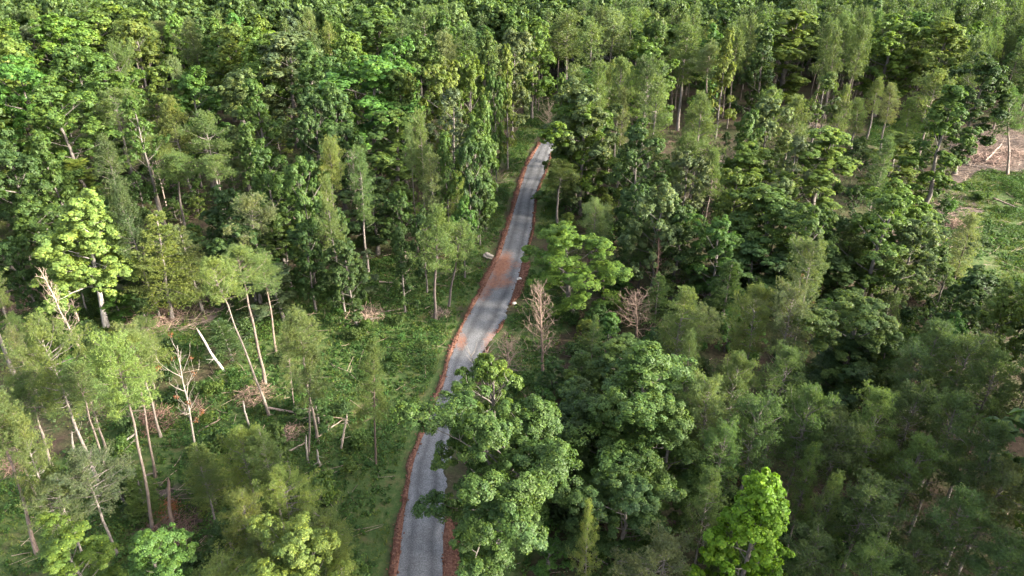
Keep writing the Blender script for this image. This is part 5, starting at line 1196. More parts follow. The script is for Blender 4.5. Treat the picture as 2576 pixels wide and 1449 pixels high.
('broadleaf_tree','broad_mid_b',54.72,86.46,9.17,7.19,0.32,-0.58,3.2,(0.05,0.092,0.025),(0.9,0.85,0.8),'upright dark green tree far behind the big deep green pine'),
('broadleaf_tree','broad_far_e',105.34,193.82,23.44,11.75,-0.22,0.22,0.99,(0.065,0.13,0.027),(0.9,0.85,0.8),'open vivid green tree right of the tall spreading tree'),
('pine_tree','pine_far_c',115.04,165.92,21.17,6.46,0.69,0.17,5.01,(0.081,0.125,0.047),(0.85,0.78,0.74),'pointed dark olive pine behind the slash pine'),
('broadleaf_tree','broad_far_b',-0.06,203.61,23.5,11.63,-0.73,-0.7,4.07,(0.083,0.143,0.036),(1.2,1.15,1.1),'upright mid green tree far behind the road bend'),
('pine_tree','pine_far_d',132.1,201.76,21.19,3.56,0.16,0.05,2.72,(0.109,0.148,0.047),(0.85,0.78,0.74),'slim olive pine behind the slash pine'),
('pine_tree','pine_far_b',62.99,195.28,23.31,5.45,-0.31,0.34,2.1,(0.12,0.161,0.064),(0.85,0.78,0.74),'round-topped pale olive pine left of the tall tree before the pine stand'),
('pine_tree','pine_mid_c',-60.74,72.6,14.0,2.45,-0.19,-0.26,1.63,(0.101,0.138,0.044),(1.05,1.0,0.95),'slim olive pine well up and left of the wide golden pine'),
('pine_tree','pine_far_c',72.62,169.8,24.87,5.92,0.17,-0.4,6.05,(0.081,0.116,0.041),(0.85,0.78,0.74),'pointed dark olive pine left of the tall spreading tree'),
('pine_tree','pine_far_d',84.67,189.8,23.73,3.36,0.33,0.12,1.6,(0.086,0.126,0.041),(1.05,1.0,0.95),'slim dark olive pine right of the tall tree before the pine stand'),
('pine_tree','pine_far_d',126.96,189.33,20.87,4.03,0.23,-0.32,5.17,(0.078,0.121,0.041),(0.85,0.78,0.74),'slim deep green pine behind the slash pine'),
('pine_tree','pine_far_d',-51.66,190.75,24.94,3.83,-0.25,-0.34,2.79,(0.121,0.161,0.053),(0.85,0.78,0.74),'slim olive pine well up and left of the dense upright tree'),
('broadleaf_tree','broad_far_e',-56.45,178.4,20.82,10.74,0.25,0.28,0.02,(0.112,0.152,0.075),(0.9,0.85,0.8),'open greyish green tree far behind the thin tall pine'),
('pine_tree','pine_far_c',117.73,201.2,23.16,5.76,-0.2,0.75,5.33,(0.085,0.122,0.04),(1.05,1.0,0.95),'pointed olive pine behind the yellowish tree at the upper right'),
('pine_tree','pine_near_c',-50.91,60.71,11.27,3.95,-0.6,0.32,1.49,(0.134,0.157,0.063),(0.85,0.78,0.74),'slim pale olive pine up and left of the wide golden pine'),
('pine_tree','pine_far_a',124.56,202.51,20.09,6.59,-0.04,-0.01,3.91,(0.063,0.102,0.035),(1.05,1.0,0.95),'full dark olive pine up and right of the yellowish tree at the upper right'),
('pine_tree','pine_near_c',42.87,68.6,10.39,4.45,0.26,0.03,1.89,(0.071,0.106,0.036),(1.05,1.0,0.95),'slim dark olive pine up and right of the glossy vine-clad tree'),
('broadleaf_tree','broad_near_b',2.64,49.21,9.65,9.86,-0.2,-0.26,3.96,(0.06,0.102,0.023),(1.2,1.15,1.1),'upright mid green tree up and right of the big roadside oak'),
('broadleaf_tree','broad_near_b',10.17,54.72,9.03,7.41,0.31,-0.02,0.44,(0.046,0.089,0.027),(0.9,0.85,0.8),'upright dark green tree in front of the leafless rounded tree'),
('pine_tree','pine_far_d',113.46,174.41,23.04,3.4,-0.28,-0.41,2.85,(0.077,0.12,0.04),(0.85,0.78,0.74),'slim dark olive pine behind the slash pine'),
('broadleaf_tree','broad_far_e',-40.71,202.31,23.86,10.09,0.24,-0.14,5.92,(0.08,0.144,0.034),(0.9,0.85,0.8),'open mid green tree far behind the dense upright tree'),
('pine_tree','pine_far_a',88.05,196.98,23.31,6.41,-0.37,-0.01,1.33,(0.086,0.139,0.049),(1.05,1.0,0.95),'full deep green pine right of the tall tree before the pine stand'),
('pine_tree','pine_near_a',-40.71,64.58,9.73,4.66,0.42,0.3,4.45,(0.097,0.136,0.04),(1.05,1.0,0.95),'full olive pine down and left of the big brush pile'),
('pine_tree','pine_far_b',79.78,189.53,24.07,5.89,0.61,0.23,4.44,(0.063,0.096,0.035),(0.85,0.78,0.74),'round-topped dark olive pine left of the tall spreading tree'),
('pine_tree','pine_far_a',-2.46,167.09,20.07,6.37,-0.49,0.08,3.82,(0.145,0.188,0.076),(0.85,0.78,0.74),'full pale olive pine up and left of the road bend'),
('broadleaf_tree','broad_far_d',-130.29,204.12,23.65,9.73,-0.1,0.45,5.14,(0.128,0.204,0.037),(0.9,0.85,0.8),'pointed fresh green tree well left of the far brown pine stems'),
('pine_tree','pine_far_a',42.26,204.69,20.87,6.47,0.0,0.33,3.54,(0.102,0.151,0.045),(0.85,0.78,0.74),'full olive pine up and left of the pale pine stem'),
('broadleaf_tree','broad_mid_f',-55.12,84.49,14.68,9.24,0.3,-0.25,5.48,(0.053,0.101,0.028),(1.2,1.15,1.1),'columnar dark green tree right of the lime-green tree'),
('pine_tree','pine_far_d',119.2,180.4,20.97,3.09,0.0,-0.16,1.9,(0.118,0.172,0.049),(1.05,1.0,0.95),'slim olive pine right of the yellowish tree at the upper right'),
('broadleaf_tree','broad_far_a',-46.98,169.36,20.39,10.32,0.1,-0.3,0.96,(0.078,0.135,0.029),(0.9,0.85,0.8),'rounded mid green tree far behind the thin tall pine'),
('pine_tree','pine_mid_a',12.03,93.33,11.1,5.4,0.74,0.1,2.7,(0.117,0.165,0.067),(0.85,0.78,0.74),'full pale olive pine left of the dark-trunked pine'),
('pine_tree','pine_far_d',99.61,197.16,20.92,3.92,-0.44,-0.38,2.24,(0.089,0.127,0.045),(1.05,1.0,0.95),'slim dark olive pine up and left of the tall spreading tree'),
('pine_tree','pine_far_a',133.11,187.86,23.18,6.87,0.04,-0.39,3.85,(0.104,0.16,0.047),(0.85,0.78,0.74),'full olive pine behind the slash pine'),
('broadleaf_tree','broad_far_d',-74.15,185.53,20.11,11.85,0.35,-0.31,2.46,(0.114,0.149,0.058),(0.9,0.85,0.8),'pointed pale green tree right of the far brown pine stems'),
('broadleaf_tree','broad_far_d',-109.84,157.33,24.08,11.14,0.46,-0.26,2.29,(0.111,0.151,0.033),(0.9,0.85,0.8),'pointed yellowish green tree up and left of the spreading white-branched tree'),
('pine_tree','pine_far_b',49.4,201.85,24.93,7.41,0.09,-0.02,4.73,(0.094,0.14,0.048),(1.05,1.0,0.95),'round-topped deep green pine behind the pale pine stem'),
('broadleaf_tree','broad_far_a',35.64,185.77,24.67,10.04,-0.01,0.06,5.78,(0.112,0.151,0.06),(0.9,0.85,0.8),'rounded pale green tree behind the fresh tree beyond the bend'),
('pine_tree','pine_far_b',88.31,203.61,23.71,6.24,-0.27,-0.16,1.54,(0.065,0.092,0.033),(1.05,1.0,0.95),'round-topped dark olive pine up and right of the tall tree before the pine stand'),
('pine_tree','pine_far_b',79.71,169.03,24.51,6.23,0.07,0.29,2.38,(0.087,0.127,0.039),(1.05,1.0,0.95),'round-topped olive pine right of the tall tree before the pine stand'),
('pine_tree','pine_far_a',56.4,182.98,24.1,5.4,-0.25,0.27,1.19,(0.077,0.116,0.041),(0.85,0.78,0.74),'full dark olive pine up and right of the pale pine stem'),
('broadleaf_tree','broad_far_d',58.9,168.23,24.85,11.79,-0.84,-0.1,2.21,(0.05,0.087,0.027),(1.2,1.15,1.1),'pointed dark green tree left of the tall tree before the pine stand'),
('broadleaf_tree','broad_mid_f',60.76,94.87,9.23,7.36,0.59,0.3,1.19,(0.063,0.109,0.028),(1.2,1.15,1.1),'columnar mid green tree down and left of the white fallen trunk'),
('pine_tree','pine_mid_d',29.7,110.11,23.34,7.1,-0.44,-0.19,1.84,(0.084,0.12,0.039),(1.05,1.0,0.95),'pointed olive pine in front of the pale pine stem'),
('pine_tree','pine_far_c',72.21,197.1,22.72,5.27,-0.05,0.48,3.35,(0.07,0.105,0.041),(0.85,0.78,0.74),'pointed dark olive pine up and left of the tall tree before the pine stand'),
('pine_tree','pine_far_b',27.28,202.94,20.96,5.75,0.24,0.15,2.18,(0.134,0.172,0.067),(1.05,1.0,0.95),'round-topped pale olive pine well left of the pale pine stem'),
('broadleaf_tree','broad_far_b',46.24,169.75,24.08,9.75,0.94,0.12,5.96,(0.069,0.148,0.033),(1.2,1.15,1.1),'upright vivid green tree right of the pale pine stem'),
('pine_tree','pine_far_a',114.06,204.72,21.58,5.75,-0.22,-0.14,0.03,(0.07,0.107,0.038),(0.85,0.78,0.74),'full dark olive pine up and left of the yellowish tree at the upper right'),
('pine_tree','pine_far_d',-33.69,200.11,20.6,4.15,0.4,-0.35,2.03,(0.119,0.169,0.054),(0.85,0.78,0.74),'slim olive pine far behind the slim twin pines'),
('pine_tree','pine_far_b',53.33,177.36,23.23,7.24,-0.24,0.63,4.76,(0.09,0.132,0.042),(0.85,0.78,0.74),'round-topped olive pine up and right of the pale pine stem'),
('pine_tree','pine_far_d',100.73,157.94,23.87,3.78,-0.01,0.14,5.41,(0.062,0.094,0.033),(0.85,0.78,0.74),'slim dark olive pine right of the yellowish tree at the upper right'),
('pine_tree','pine_near_a',53.13,65.99,13.51,4.72,-0.3,-0.0,4.23,(0.067,0.102,0.037),(0.85,0.78,0.74),'full dark olive pine behind the fresh green tree at the right edge'),
('pine_tree','pine_far_d',-44.09,178.53,23.87,4.48,0.1,-0.21,1.55,(0.131,0.166,0.045),(0.85,0.78,0.74),'slim golden olive pine far behind the thin tall pine'),
('pine_tree','pine_far_c',93.77,194.19,20.24,5.05,0.24,0.46,0.85,(0.08,0.126,0.042),(0.85,0.78,0.74),'pointed dark olive pine left of the yellowish tree at the upper right'),
('pine_tree','pine_mid_a',7.48,85.07,9.59,4.14,0.05,-0.06,1.02,(0.068,0.098,0.034),(0.85,0.78,0.74),'full dark olive pine behind the rounded roadside tree'),
('pine_tree','pine_far_c',15.45,197.17,24.36,5.79,-0.11,-0.42,3.04,(0.115,0.16,0.049),(0.85,0.78,0.74),'pointed olive pine well up and left of the fresh tree beyond the bend'),
('pine_tree','pine_far_a',91.45,190.46,23.47,4.81,0.24,0.48,4.72,(0.072,0.114,0.036),(0.85,0.78,0.74),'full deep green pine left of the tall spreading tree'),
('pine_tree','pine_far_c',99.4,202.8,23.57,5.48,-0.21,-0.31,1.49,(0.076,0.135,0.043),(1.05,1.0,0.95),'pointed deep green pine up and left of the tall spreading tree'),
('pine_tree','pine_near_c',43.6,63.21,10.2,4.5,0.48,-0.35,4.66,(0.094,0.126,0.038),(0.85,0.78,0.74),'slim olive pine behind the big deep green pine'),
('pine_tree','pine_mid_a',26.15,104.92,18.24,5.0,1.31,0.6,0.1,(0.083,0.125,0.038),(0.85,0.78,0.74),'full olive pine left of the fresh green tree on the right'),
('broadleaf_tree','broad_mid_b',27.16,85.7,9.39,7.47,0.07,-0.53,4.92,(0.075,0.119,0.028),(1.2,1.15,1.1),'upright mid green tree down and left of the compact vivid tree'),
('pine_tree','pine_mid_e',31.88,118.39,20.03,5.13,0.22,0.1,1.19,(0.137,0.189,0.046),(0.85,0.78,0.74),'sparse-topped golden olive pine in front of the pale pine stem'),
('broadleaf_tree','broad_mid_a',54.09,71.17,11.77,7.19,0.01,0.47,0.46,(0.05,0.092,0.027),(0.9,0.85,0.8),'rounded dark green tree up and left of the fresh green tree at the right edge'),
('broadleaf_tree','broad_mid_c',41.95,86.42,12.83,7.62,0.43,-0.15,5.18,(0.055,0.103,0.028),(0.9,0.85,0.8),'spreading dark green tree in front of the tall yellow-lit tree'),
('pine_tree','pine_far_d',47.03,188.82,22.71,3.68,-0.0,0.15,1.36,(0.095,0.138,0.046),(1.05,1.0,0.95),'slim olive pine behind the pale pine stem'),
('pine_tree','pine_far_b',18.88,144.77,20.21,7.15,0.44,0.01,3.08,(0.116,0.149,0.057),(0.85,0.78,0.74),'round-topped pale olive pine left of the fresh tree beyond the bend'),
('pine_tree','pine_far_d',137.04,201.93,23.15,3.52,-0.13,-0.16,5.46,(0.083,0.119,0.043),(0.85,0.78,0.74),'slim dark olive pine well up and right of the long-stemmed pine'),
('broadleaf_tree','broad_far_c',-12.55,171.88,24.76,9.55,0.18,-0.57,6.14,(0.111,0.198,0.038),(0.9,0.85,0.8),'spreading fresh green tree far behind the slim twin pines'),
('broadleaf_tree','broad_far_a',-18.12,191.96,24.55,10.61,-0.33,0.07,3.4,(0.07,0.127,0.031),(0.9,0.85,0.8),'rounded mid green tree far behind the slim twin pines'),
('pine_tree','pine_far_a',70.42,192.58,23.94,5.53,0.4,-0.37,5.58,(0.077,0.123,0.044),(0.85,0.78,0.74),'full deep green pine up and left of the tall tree before the pine stand'),
('pine_tree','pine_far_a',109.12,170.15,23.2,4.87,0.47,-0.11,4.71,(0.081,0.13,0.047),(1.05,1.0,0.95),'full dark olive pine right of the yellowish tree at the upper right'),
('broadleaf_tree','broad_mid_a',57.63,64.15,13.28,7.2,-0.32,0.36,4.71,(0.041,0.08,0.023),(0.9,0.85,0.8),'rounded dark green tree right of the fresh green tree at the right edge'),
('broadleaf_tree','broad_mid_e',-49.75,85.04,10.13,9.07,0.38,0.46,0.33,(0.045,0.082,0.025),(0.9,0.85,0.8),'open dark green tree left of the feathery conifer'),
('pine_tree','pine_near_b',-36.33,56.29,14.4,4.25,0.34,-0.08,5.2,(0.142,0.18,0.071),(1.05,1.0,0.95),'round-topped pale olive pine up and right of the tall golden pine'),
('pine_tree','pine_far_d',-57.35,186.6,23.32,3.6,0.46,0.17,1.84,(0.09,0.129,0.041),(0.85,0.78,0.74),'slim olive pine far behind the thin tall pine'),
('pine_tree','pine_far_a',-126.66,198.34,24.48,5.4,-0.02,-0.89,0.91,(0.085,0.128,0.038),(0.85,0.78,0.74),'full olive pine well left of the far brown pine stems'),
('pine_tree','pine_far_a',62.34,202.13,21.72,5.42,0.35,0.29,3.16,(0.139,0.183,0.076),(0.85,0.78,0.74),'full pale olive pine up and right of the pale pine stem'),
('pine_tree','pine_far_b',51.87,167.49,24.19,5.42,-0.44,0.25,5.77,(0.087,0.123,0.038),(1.05,1.0,0.95),'round-topped olive pine right of the pale pine stem'),
('pine_tree','pine_near_c',-41.27,54.72,10.86,4.61,0.16,-0.04,4.02,(0.1,0.156,0.05),(0.85,0.78,0.74),'slim olive pine left of the tall golden pine'),
('pine_tree','pine_far_d',-44.01,161.29,23.59,4.15,0.57,0.07,3.28,(0.08,0.121,0.045),(1.05,1.0,0.95),'slim deep green pine far behind the thin tall pine'),
('pine_tree','pine_mid_e',46.34,125.5,20.9,4.9,-0.33,-0.57,1.35,(0.109,0.165,0.049),(1.05,1.0,0.95),'sparse-topped olive pine in front of the tall tree before the pine stand'),
('pine_tree','pine_mid_a',11.09,88.65,14.28,3.72,0.04,-0.26,4.24,(0.121,0.171,0.066),(1.05,1.0,0.95),'full pale olive pine up and right of the rounded roadside tree'),
('broadleaf_tree','broad_near_b',11.82,59.88,9.9,8.23,-0.23,-0.11,3.37,(0.072,0.12,0.03),(1.2,1.15,1.1),'upright mid green tree up and left of the broad dense oak'),
('pine_tree','pine_far_a',-52.37,183.37,22.76,5.19,0.0,-0.13,4.43,(0.087,0.122,0.045),(1.05,1.0,0.95),'full dark olive pine far behind the thin tall pine'),
('broadleaf_tree','broad_far_a',13.51,138.89,20.67,11.22,0.11,-0.21,3.68,(0.066,0.142,0.033),(0.9,0.85,0.8),'rounded vivid green tree behind the tall tree by the bend'),
('pine_tree','pine_far_c',-123.73,203.49,22.95,6.49,-0.33,-0.12,2.82,(0.085,0.131,0.047),(0.85,0.78,0.74),'pointed deep green pine left of the far brown pine stems'),
('pine_tree','pine_near_b',-45.43,52.31,11.97,4.68,0.95,-0.13,6.0,(0.085,0.131,0.042),(1.05,1.0,0.95),'round-topped olive pine in front of the wide golden pine'),
('pine_tree','pine_far_a',38.84,191.19,22.07,5.07,-0.48,-0.34,2.37,(0.095,0.138,0.047),(0.85,0.78,0.74),'full olive pine behind the fresh tree beyond the bend'),
('pine_tree','pine_mid_c',54.9,100.89,19.59,3.21,0.02,-0.5,5.01,(0.074,0.121,0.045),(1.05,1.0,0.95),'slim deep green pine right of the tall yellow-lit tree'),
('pine_tree','pine_far_c',-76.21,192.71,24.53,4.98,0.5,-0.39,6.25,(0.095,0.139,0.042),(0.85,0.78,0.74),'pointed olive pine right of the far brown pine stems'),
('pine_tree','pine_mid_d',-75.1,94.31,9.05,5.23,-0.18,-0.6,0.49,(0.141,0.18,0.07),(0.85,0.78,0.74),'pointed pale olive pine well left of the lime-green tree'),
('broadleaf_tree','broad_mid_c',60.83,71.65,9.82,8.48,-0.03,-0.25,3.58,(0.046,0.087,0.024),(0.9,0.85,0.8),'spreading dark green tree up and right of the fresh green tree at the right edge'),
('pine_tree','pine_far_b',-80.49,195.98,20.71,5.87,-0.31,0.02,0.81,(0.075,0.103,0.036),(1.05,1.0,0.95),'round-topped dark olive pine well up and right of the spreading white-branched tree'),
('pine_tree','pine_mid_d',30.95,104.01,16.02,5.07,-0.2,0.17,0.79,(0.089,0.135,0.04),(0.85,0.78,0.74),'pointed olive pine left of the fresh green tree on the right'),
('pine_tree','pine_far_c',47.2,178.09,20.54,5.71,0.25,-0.39,3.05,(0.082,0.127,0.042),(0.85,0.78,0.74),'pointed dark olive pine behind the pale pine stem'),
('pine_tree','pine_far_c',-47.53,204.43,21.46,6.09,-0.1,-0.14,0.04,(0.077,0.125,0.046),(0.85,0.78,0.74),'pointed deep green pine far behind the dense upright tree'),
('pine_tree','pine_far_a',6.86,183.47,21.64,5.45,-0.13,0.78,5.85,(0.073,0.117,0.043),(0.85,0.78,0.74),'full deep green pine behind the road bend'),
('broadleaf_tree','broad_near_a',6.01,52.42,9.87,7.67,-0.06,-0.32,4.54,(0.043,0.085,0.023),(1.2,1.15,1.1),'rounded dark green tree left of the broad dense oak'),
('pine_tree','pine_far_c',71.95,161.62,24.93,5.17,-0.77,0.73,0.82,(0.086,0.119,0.043),(0.85,0.78,0.74),'pointed dark olive pine right of the tall tree before the pine stand'),
('pine_tree','pine_mid_b',12.54,83.12,9.16,4.02,-0.43,-0.64,0.58,(0.071,0.11,0.039),(0.85,0.78,0.74),'round-topped deep green pine right of the rounded roadside tree'),
('pine_tree','pine_near_b',50.56,55.88,12.29,4.65,0.45,0.0,4.73,(0.074,0.118,0.043),(1.05,1.0,0.95),'round-topped deep green pine down and right of the fresh green tree at the right edge'),
('pine_tree','pine_far_a',77.94,163.66,24.92,5.03,0.03,0.08,2.52,(0.087,0.123,0.044),(0.85,0.78,0.74),'full dark olive pine left of the tall spreading tree'),
('pine_tree','pine_near_c',46.04,52.41,10.33,5.22,-0.38,0.08,5.15,(0.08,0.12,0.042),(0.85,0.78,0.74),'slim dark olive pine in front of the fresh green tree at the right edge'),
('pine_tree','pine_far_b',83.8,184.83,23.37,5.8,-0.17,-0.05,5.32,(0.082,0.124,0.042),(1.05,1.0,0.95),'round-topped dark olive pine right of the tall tree before the pine stand'),
('pine_tree','pine_near_c',-43.07,46.61,13.55,4.03,0.25,-0.09,3.63,(0.1,0.148,0.043),(0.85,0.78,0.74),'slim olive pine down and left of the wide golden pine'),
('pine_tree','pine_far_c',12.79,201.94,21.68,6.14,0.04,0.71,0.02,(0.112,0.139,0.055),(1.05,1.0,0.95),'pointed pale olive pine well left of the fresh tree beyond the bend'),
('pine_tree','pine_far_c',121.06,184.75,24.09,5.13,-0.54,0.29,6.24,(0.107,0.174,0.053),(1.05,1.0,0.95),'pointed olive pine behind the slash pine'),
('pine_tree','pine_far_a',110.56,190.3,24.99,4.94,-0.61,-0.26,4.24,(0.071,0.113,0.037),(1.05,1.0,0.95),'full deep green pine behind the yellowish tree at the upper right'),
('pine_tree','pine_near_a',30.03,49.49,9.89,3.74,-0.72,0.05,1.77,(0.084,0.113,0.041),(0.85,0.78,0.74),'full dark olive pine right of the deep green pine group'),
('pine_tree','pine_near_b',22.31,56.91,9.33,4.79,0.02,-0.05,2.02,(0.093,0.123,0.038),(0.85,0.78,0.74),'round-topped olive pine in front of the twin olive pines'),
('pine_tree','pine_far_a',-53.08,196.18,24.21,4.94,0.06,0.26,5.59,(0.091,0.123,0.042),(1.05,1.0,0.95),'full olive pine far behind the thin tall pine'),
('pine_tree','pine_far_a',13.72,147.88,20.24,6.17,-0.86,-0.33,6.15,(0.086,0.119,0.037),(0.85,0.78,0.74),'full olive pine behind the tall tree by the bend'),
('pine_tree','pine_far_a',19.46,136.94,22.7,6.08,0.05,0.1,3.98,(0.114,0.147,0.04),(1.05,1.0,0.95),'full golden olive pine left of the fresh tree beyond the bend'),
('broadleaf_tree','broad_mid_b',-68.0,81.14,9.49,8.91,0.16,0.55,5.8,(0.054,0.094,0.028),(1.2,1.15,1.1),'upright dark green tree well up and left of the wide golden pine'),
('broadleaf_tree','broad_far_e',-121.38,187.45,21.16,9.82,-0.21,0.32,5.51,(0.099,0.13,0.066),(0.9,0.85,0.8),'open greyish green tree behind the spreading white-branched tree'),
('pine_tree','pine_far_c',108.74,177.16,20.74,5.29,-0.16,-0.25,1.67,(0.078,0.124,0.042),(0.85,0.78,0.74),'pointed deep green pine right of the yellowish tree at the upper right'),
('pine_tree','pine_far_b',-79.86,189.96,20.6,4.88,-0.2,-0.77,5.97,(0.066,0.106,0.034),(1.05,1.0,0.95),'round-topped dark olive pine far behind the grey-stemmed pines'),
('pine_tree','pine_near_c',-53.61,65.4,10.3,4.08,-0.81,0.0,2.72,(0.083,0.127,0.037),(0.85,0.78,0.74),'slim olive pine up and left of the wide golden pine'),
('pine_tree','pine_near_b',20.88,66.53,10.0,4.91,-0.19,0.33,5.46,(0.115,0.149,0.061),(1.05,1.0,0.95),'round-topped pale olive pine down and right of the full olive pine'),
('broadleaf_tree','broad_mid_e',-42.97,86.88,9.11,8.29,-0.68,-0.42,1.23,(0.073,0.125,0.032),(0.9,0.85,0.8),'open mid green tree right of the feathery conifer'),
('sapling','sapling_b',28.2,131.14,4.61,3.45,0.05,-0.03,5.06,(0.042,0.078,0.025),(1.0,1.0,1.0),'small dark green sapling behind the dark-trunked pine'),
('sapling','sapling_a',69.53,127.75,4.86,3.88,0.07,-0.12,4.1,(0.072,0.118,0.031),(1.0,1.0,1.0),'small mid green sapling right of the tall yellow-lit tree'),
('sapling','sapling_b',-11.34,100.97,3.53,3.91,0.35,-0.31,3.07,(0.043,0.081,0.022),(1.0,1.0,1.0),'small dark green sapling down and right of the lone clearing pine'),
('sapling','sapling_a',-74.58,105.68,4.88,3.21,-0.07,-0.21,4.75,(0.046,0.077,0.023),(1.0,1.0,1.0),'small dark green sapling up and left of the lime-green tree'),
('sapling','sapling_a',-44.55,96.49,5.58,4.33,-0.26,0.19,3.31,(0.05,0.09,0.026),(1.0,1.0,1.0),'tall dark green sapling down and left of the fork-branched pine'),
('sapling','sapling_b',30.03,56.63,5.27,3.25,-0.28,0.01,3.5,(0.064,0.139,0.026),(1.0,1.0,1.0),'small vivid green sapling up and left of the deep green pine group'),
('sapling','sapling_b',-19.12,113.98,6.77,4.26,0.15,-0.4,1.68,(0.068,0.145,0.031),(1.0,1.0,1.0),'tall vivid green sapling in front of the dense upright tree'),
('sapling','sapling_a',36.83,76.41,7.33,2.95,0.3,0.21,1.68,(0.043,0.08,0.022),(1.0,1.0,1.0),'tall dark green sapling right of the twin olive pines'),
('sapling','sapling_b',75.15,149.64,3.55,4.29,-0.11,0.02,5.83,(0.042,0.082,0.021),(1.0,1.0,1.0),'small dark green sapling up and right of the tall yellow-lit tree'),
('sapling','sapling_a',-47.62,77.79,5.27,3.59,0.41,-0.16,3.74,(0.055,0.1,0.031),(1.0,1.0,1.0),'small dark green sapling up and left of the big brush pile'),
('sapling','sapling_b',70.09,139.98,3.89,4.22,-0.36,-0.28,3.21,(0.072,0.129,0.029),(1.0,1.0,1.0),'small mid green sapling up and right of the tall yellow-lit tree'),
('sapling','sapling_a',-47.68,82.91,3.98,3.98,-0.24,0.28,2.84,(0.047,0.091,0.028),(1.0,1.0,1.0),'small dark green sapling behind the big brush pile'),
('sapling','sapling_a',4.48,63.75,4.9,3.66,0.08,-0.05,2.16,(0.053,0.103,0.029),(1.0,1.0,1.0),'small dark green sapling in front of the tall leafless tree'),
('sapling','sapling_b',15.48,106.19,5.36,2.74,-0.16,0.24,0.9,(0.11,0.148,0.032),(1.0,1.0,1.0),'small yellowish green sapling up and left of the dark-trunked pine'),
('sapling','sapling_b',-57.19,134.92,6.11,4.05,-0.25,-0.06,2.12,(0.1,0.147,0.029),(1.0,1.0,1.0),'tall yellowish green sapling behind the fork-branched pine'),
('sapling','sapling_a',52.15,132.84,6.82,3.82,-0.11,0.14,4.51,(0.057,0.099,0.03),(1.0,1.0,1.0),'tall dark green sapling up and right of the fresh green tree on the right'),
('sapling','sapling_a',20.17,95.78,5.59,3.27,-0.16,-0.2,3.45,(0.059,0.123,0.026),(1.0,1.0,1.0),'tall vivid green sapling down and right of the dark-trunked pine'),
('sapling','sapling_a',-62.35,83.98,4.69,3.5,0.05,-0.09,5.62,(0.105,0.159,0.034),(1.0,1.0,1.0),'small yellowish green sapling down and left of the lime-green tree'),
('sapling','sapling_b',-51.75,145.18,7.03,3.71,0.17,-0.15,5.07,(0.042,0.077,0.024),(1.0,1.0,1.0),'tall dark green sapling well right of the grey-stemmed pines'),
('sapling','sapling_b',88.65,146.07,6.92,2.77,0.05,-0.15,0.91,(0.113,0.176,0.038),(1.0,1.0,1.0),'tall yellowish green sapling up and left of the white fallen trunk'),
('sapling','sapling_b',-68.62,109.91,5.1,4.17,-0.17,0.24,0.29,(0.046,0.094,0.026),(1.0,1.0,1.0),'small dark green sapling up and right of the lime-green tree'),
('sapling','sapling_b',-35.38,46.81,3.75,4.11,0.08,0.43,0.68,(0.053,0.089,0.027),(1.0,1.0,1.0),'small dark green sapling right of the grey low pine'),
('sapling','sapling_a',33.34,114.62,4.8,3.49,0.2,-0.24,5.12,(0.04,0.082,0.022),(1.0,1.0,1.0),'small dark green sapling left of the fresh green tree on the right'),
('sapling','sapling_a',35.36,128.62,4.72,3.74,-0.06,0.18,2.76,(0.055,0.099,0.03),(1.0,1.0,1.0),'small dark green sapling behind the slender dead pine'),
('sapling','sapling_a',-17.23,128.57,5.6,3.6,-0.08,0.03,6.23,(0.059,0.104,0.024),(1.0,1.0,1.0),'tall mid green sapling in front of the slim twin pines'),
('sapling','sapling_a',25.75,88.37,3.75,4.05,-0.09,0.2,3.95,(0.087,0.125,0.028),(1.0,1.0,1.0),'small yellowish green sapling down and left of the compact vivid tree'),
('sapling','sapling_a',82.72,139.68,5.64,3.93,0.07,0.38,1.99,(0.061,0.145,0.029),(1.0,1.0,1.0),'tall vivid green sapling in front of the long-stemmed pine'),
('sapling','sapling_a',-56.06,118.27,5.82,3.22,0.3,0.06,1.09,(0.079,0.14,0.033),(1.0,1.0,1.0),'tall mid green sapling up and left of the fork-branched pine'),
('sapling','sapling_a',59.17,113.83,6.14,2.73,0.02,-0.12,3.44,(0.045,0.083,0.027),(1.0,1.0,1.0),'tall dark green sapling down and right of the tall yellow-lit tree'),
('sapling','sapling_a',-78.19,138.54,7.21,4.29,-0.1,-0.24,0.75,(0.066,0.112,0.027),(1.0,1.0,1.0),'tall mid green sapling left of the grey-stemmed pines'),
('sapling','sapling_a',26.56,96.35,6.35,2.94,0.09,0.07,0.67,(0.043,0.074,0.023),(1.0,1.0,1.0),'tall dark green sapling right of the slender dead pine'),
('sapling','sapling_b',-62.31,105.81,6.01,2.67,-0.1,-0.12,5.16,(0.044,0.073,0.021),(1.0,1.0,1.0),'tall dark green sapling up and left of the feathery conifer'),
('sapling','sapling_b',75.35,121.62,5.63,4.23,0.02,-0.13,5.97,(0.099,0.141,0.032),(1.0,1.0,1.0),'tall yellowish green sapling left of the white fallen trunk'),
('sapling','sapling_a',71.34,137.53,5.26,3.78,-0.2,-0.19,2.22,(0.042,0.08,0.023),(1.0,1.0,1.0),'small dark green sapling right of the tall yellow-lit tree'),
('sapling','sapling_a',64.32,136.6,6.27,3.55,-0.09,0.0,5.12,(0.067,0.12,0.029),(1.0,1.0,1.0),'tall mid green sapling behind the tall yellow-lit tree'),
('sapling','sapling_a',6.24,61.32,5.28,2.69,0.08,-0.02,5.85,(0.119,0.179,0.037),(1.0,1.0,1.0),'small yellowish green sapling in front of the tall leafless tree'),
('sapling','sapling_b',-50.25,148.11,5.46,4.33,0.02,0.13,0.96,(0.111,0.147,0.035),(1.0,1.0,1.0),'small yellowish green sapling left of the thin tall pine'),
('sapling','sapling_b',10.66,74.85,5.06,3.81,-0.03,0.01,3.66,(0.05,0.101,0.028),(1.0,1.0,1.0),'small dark green sapling left of the leafless rounded tree'),
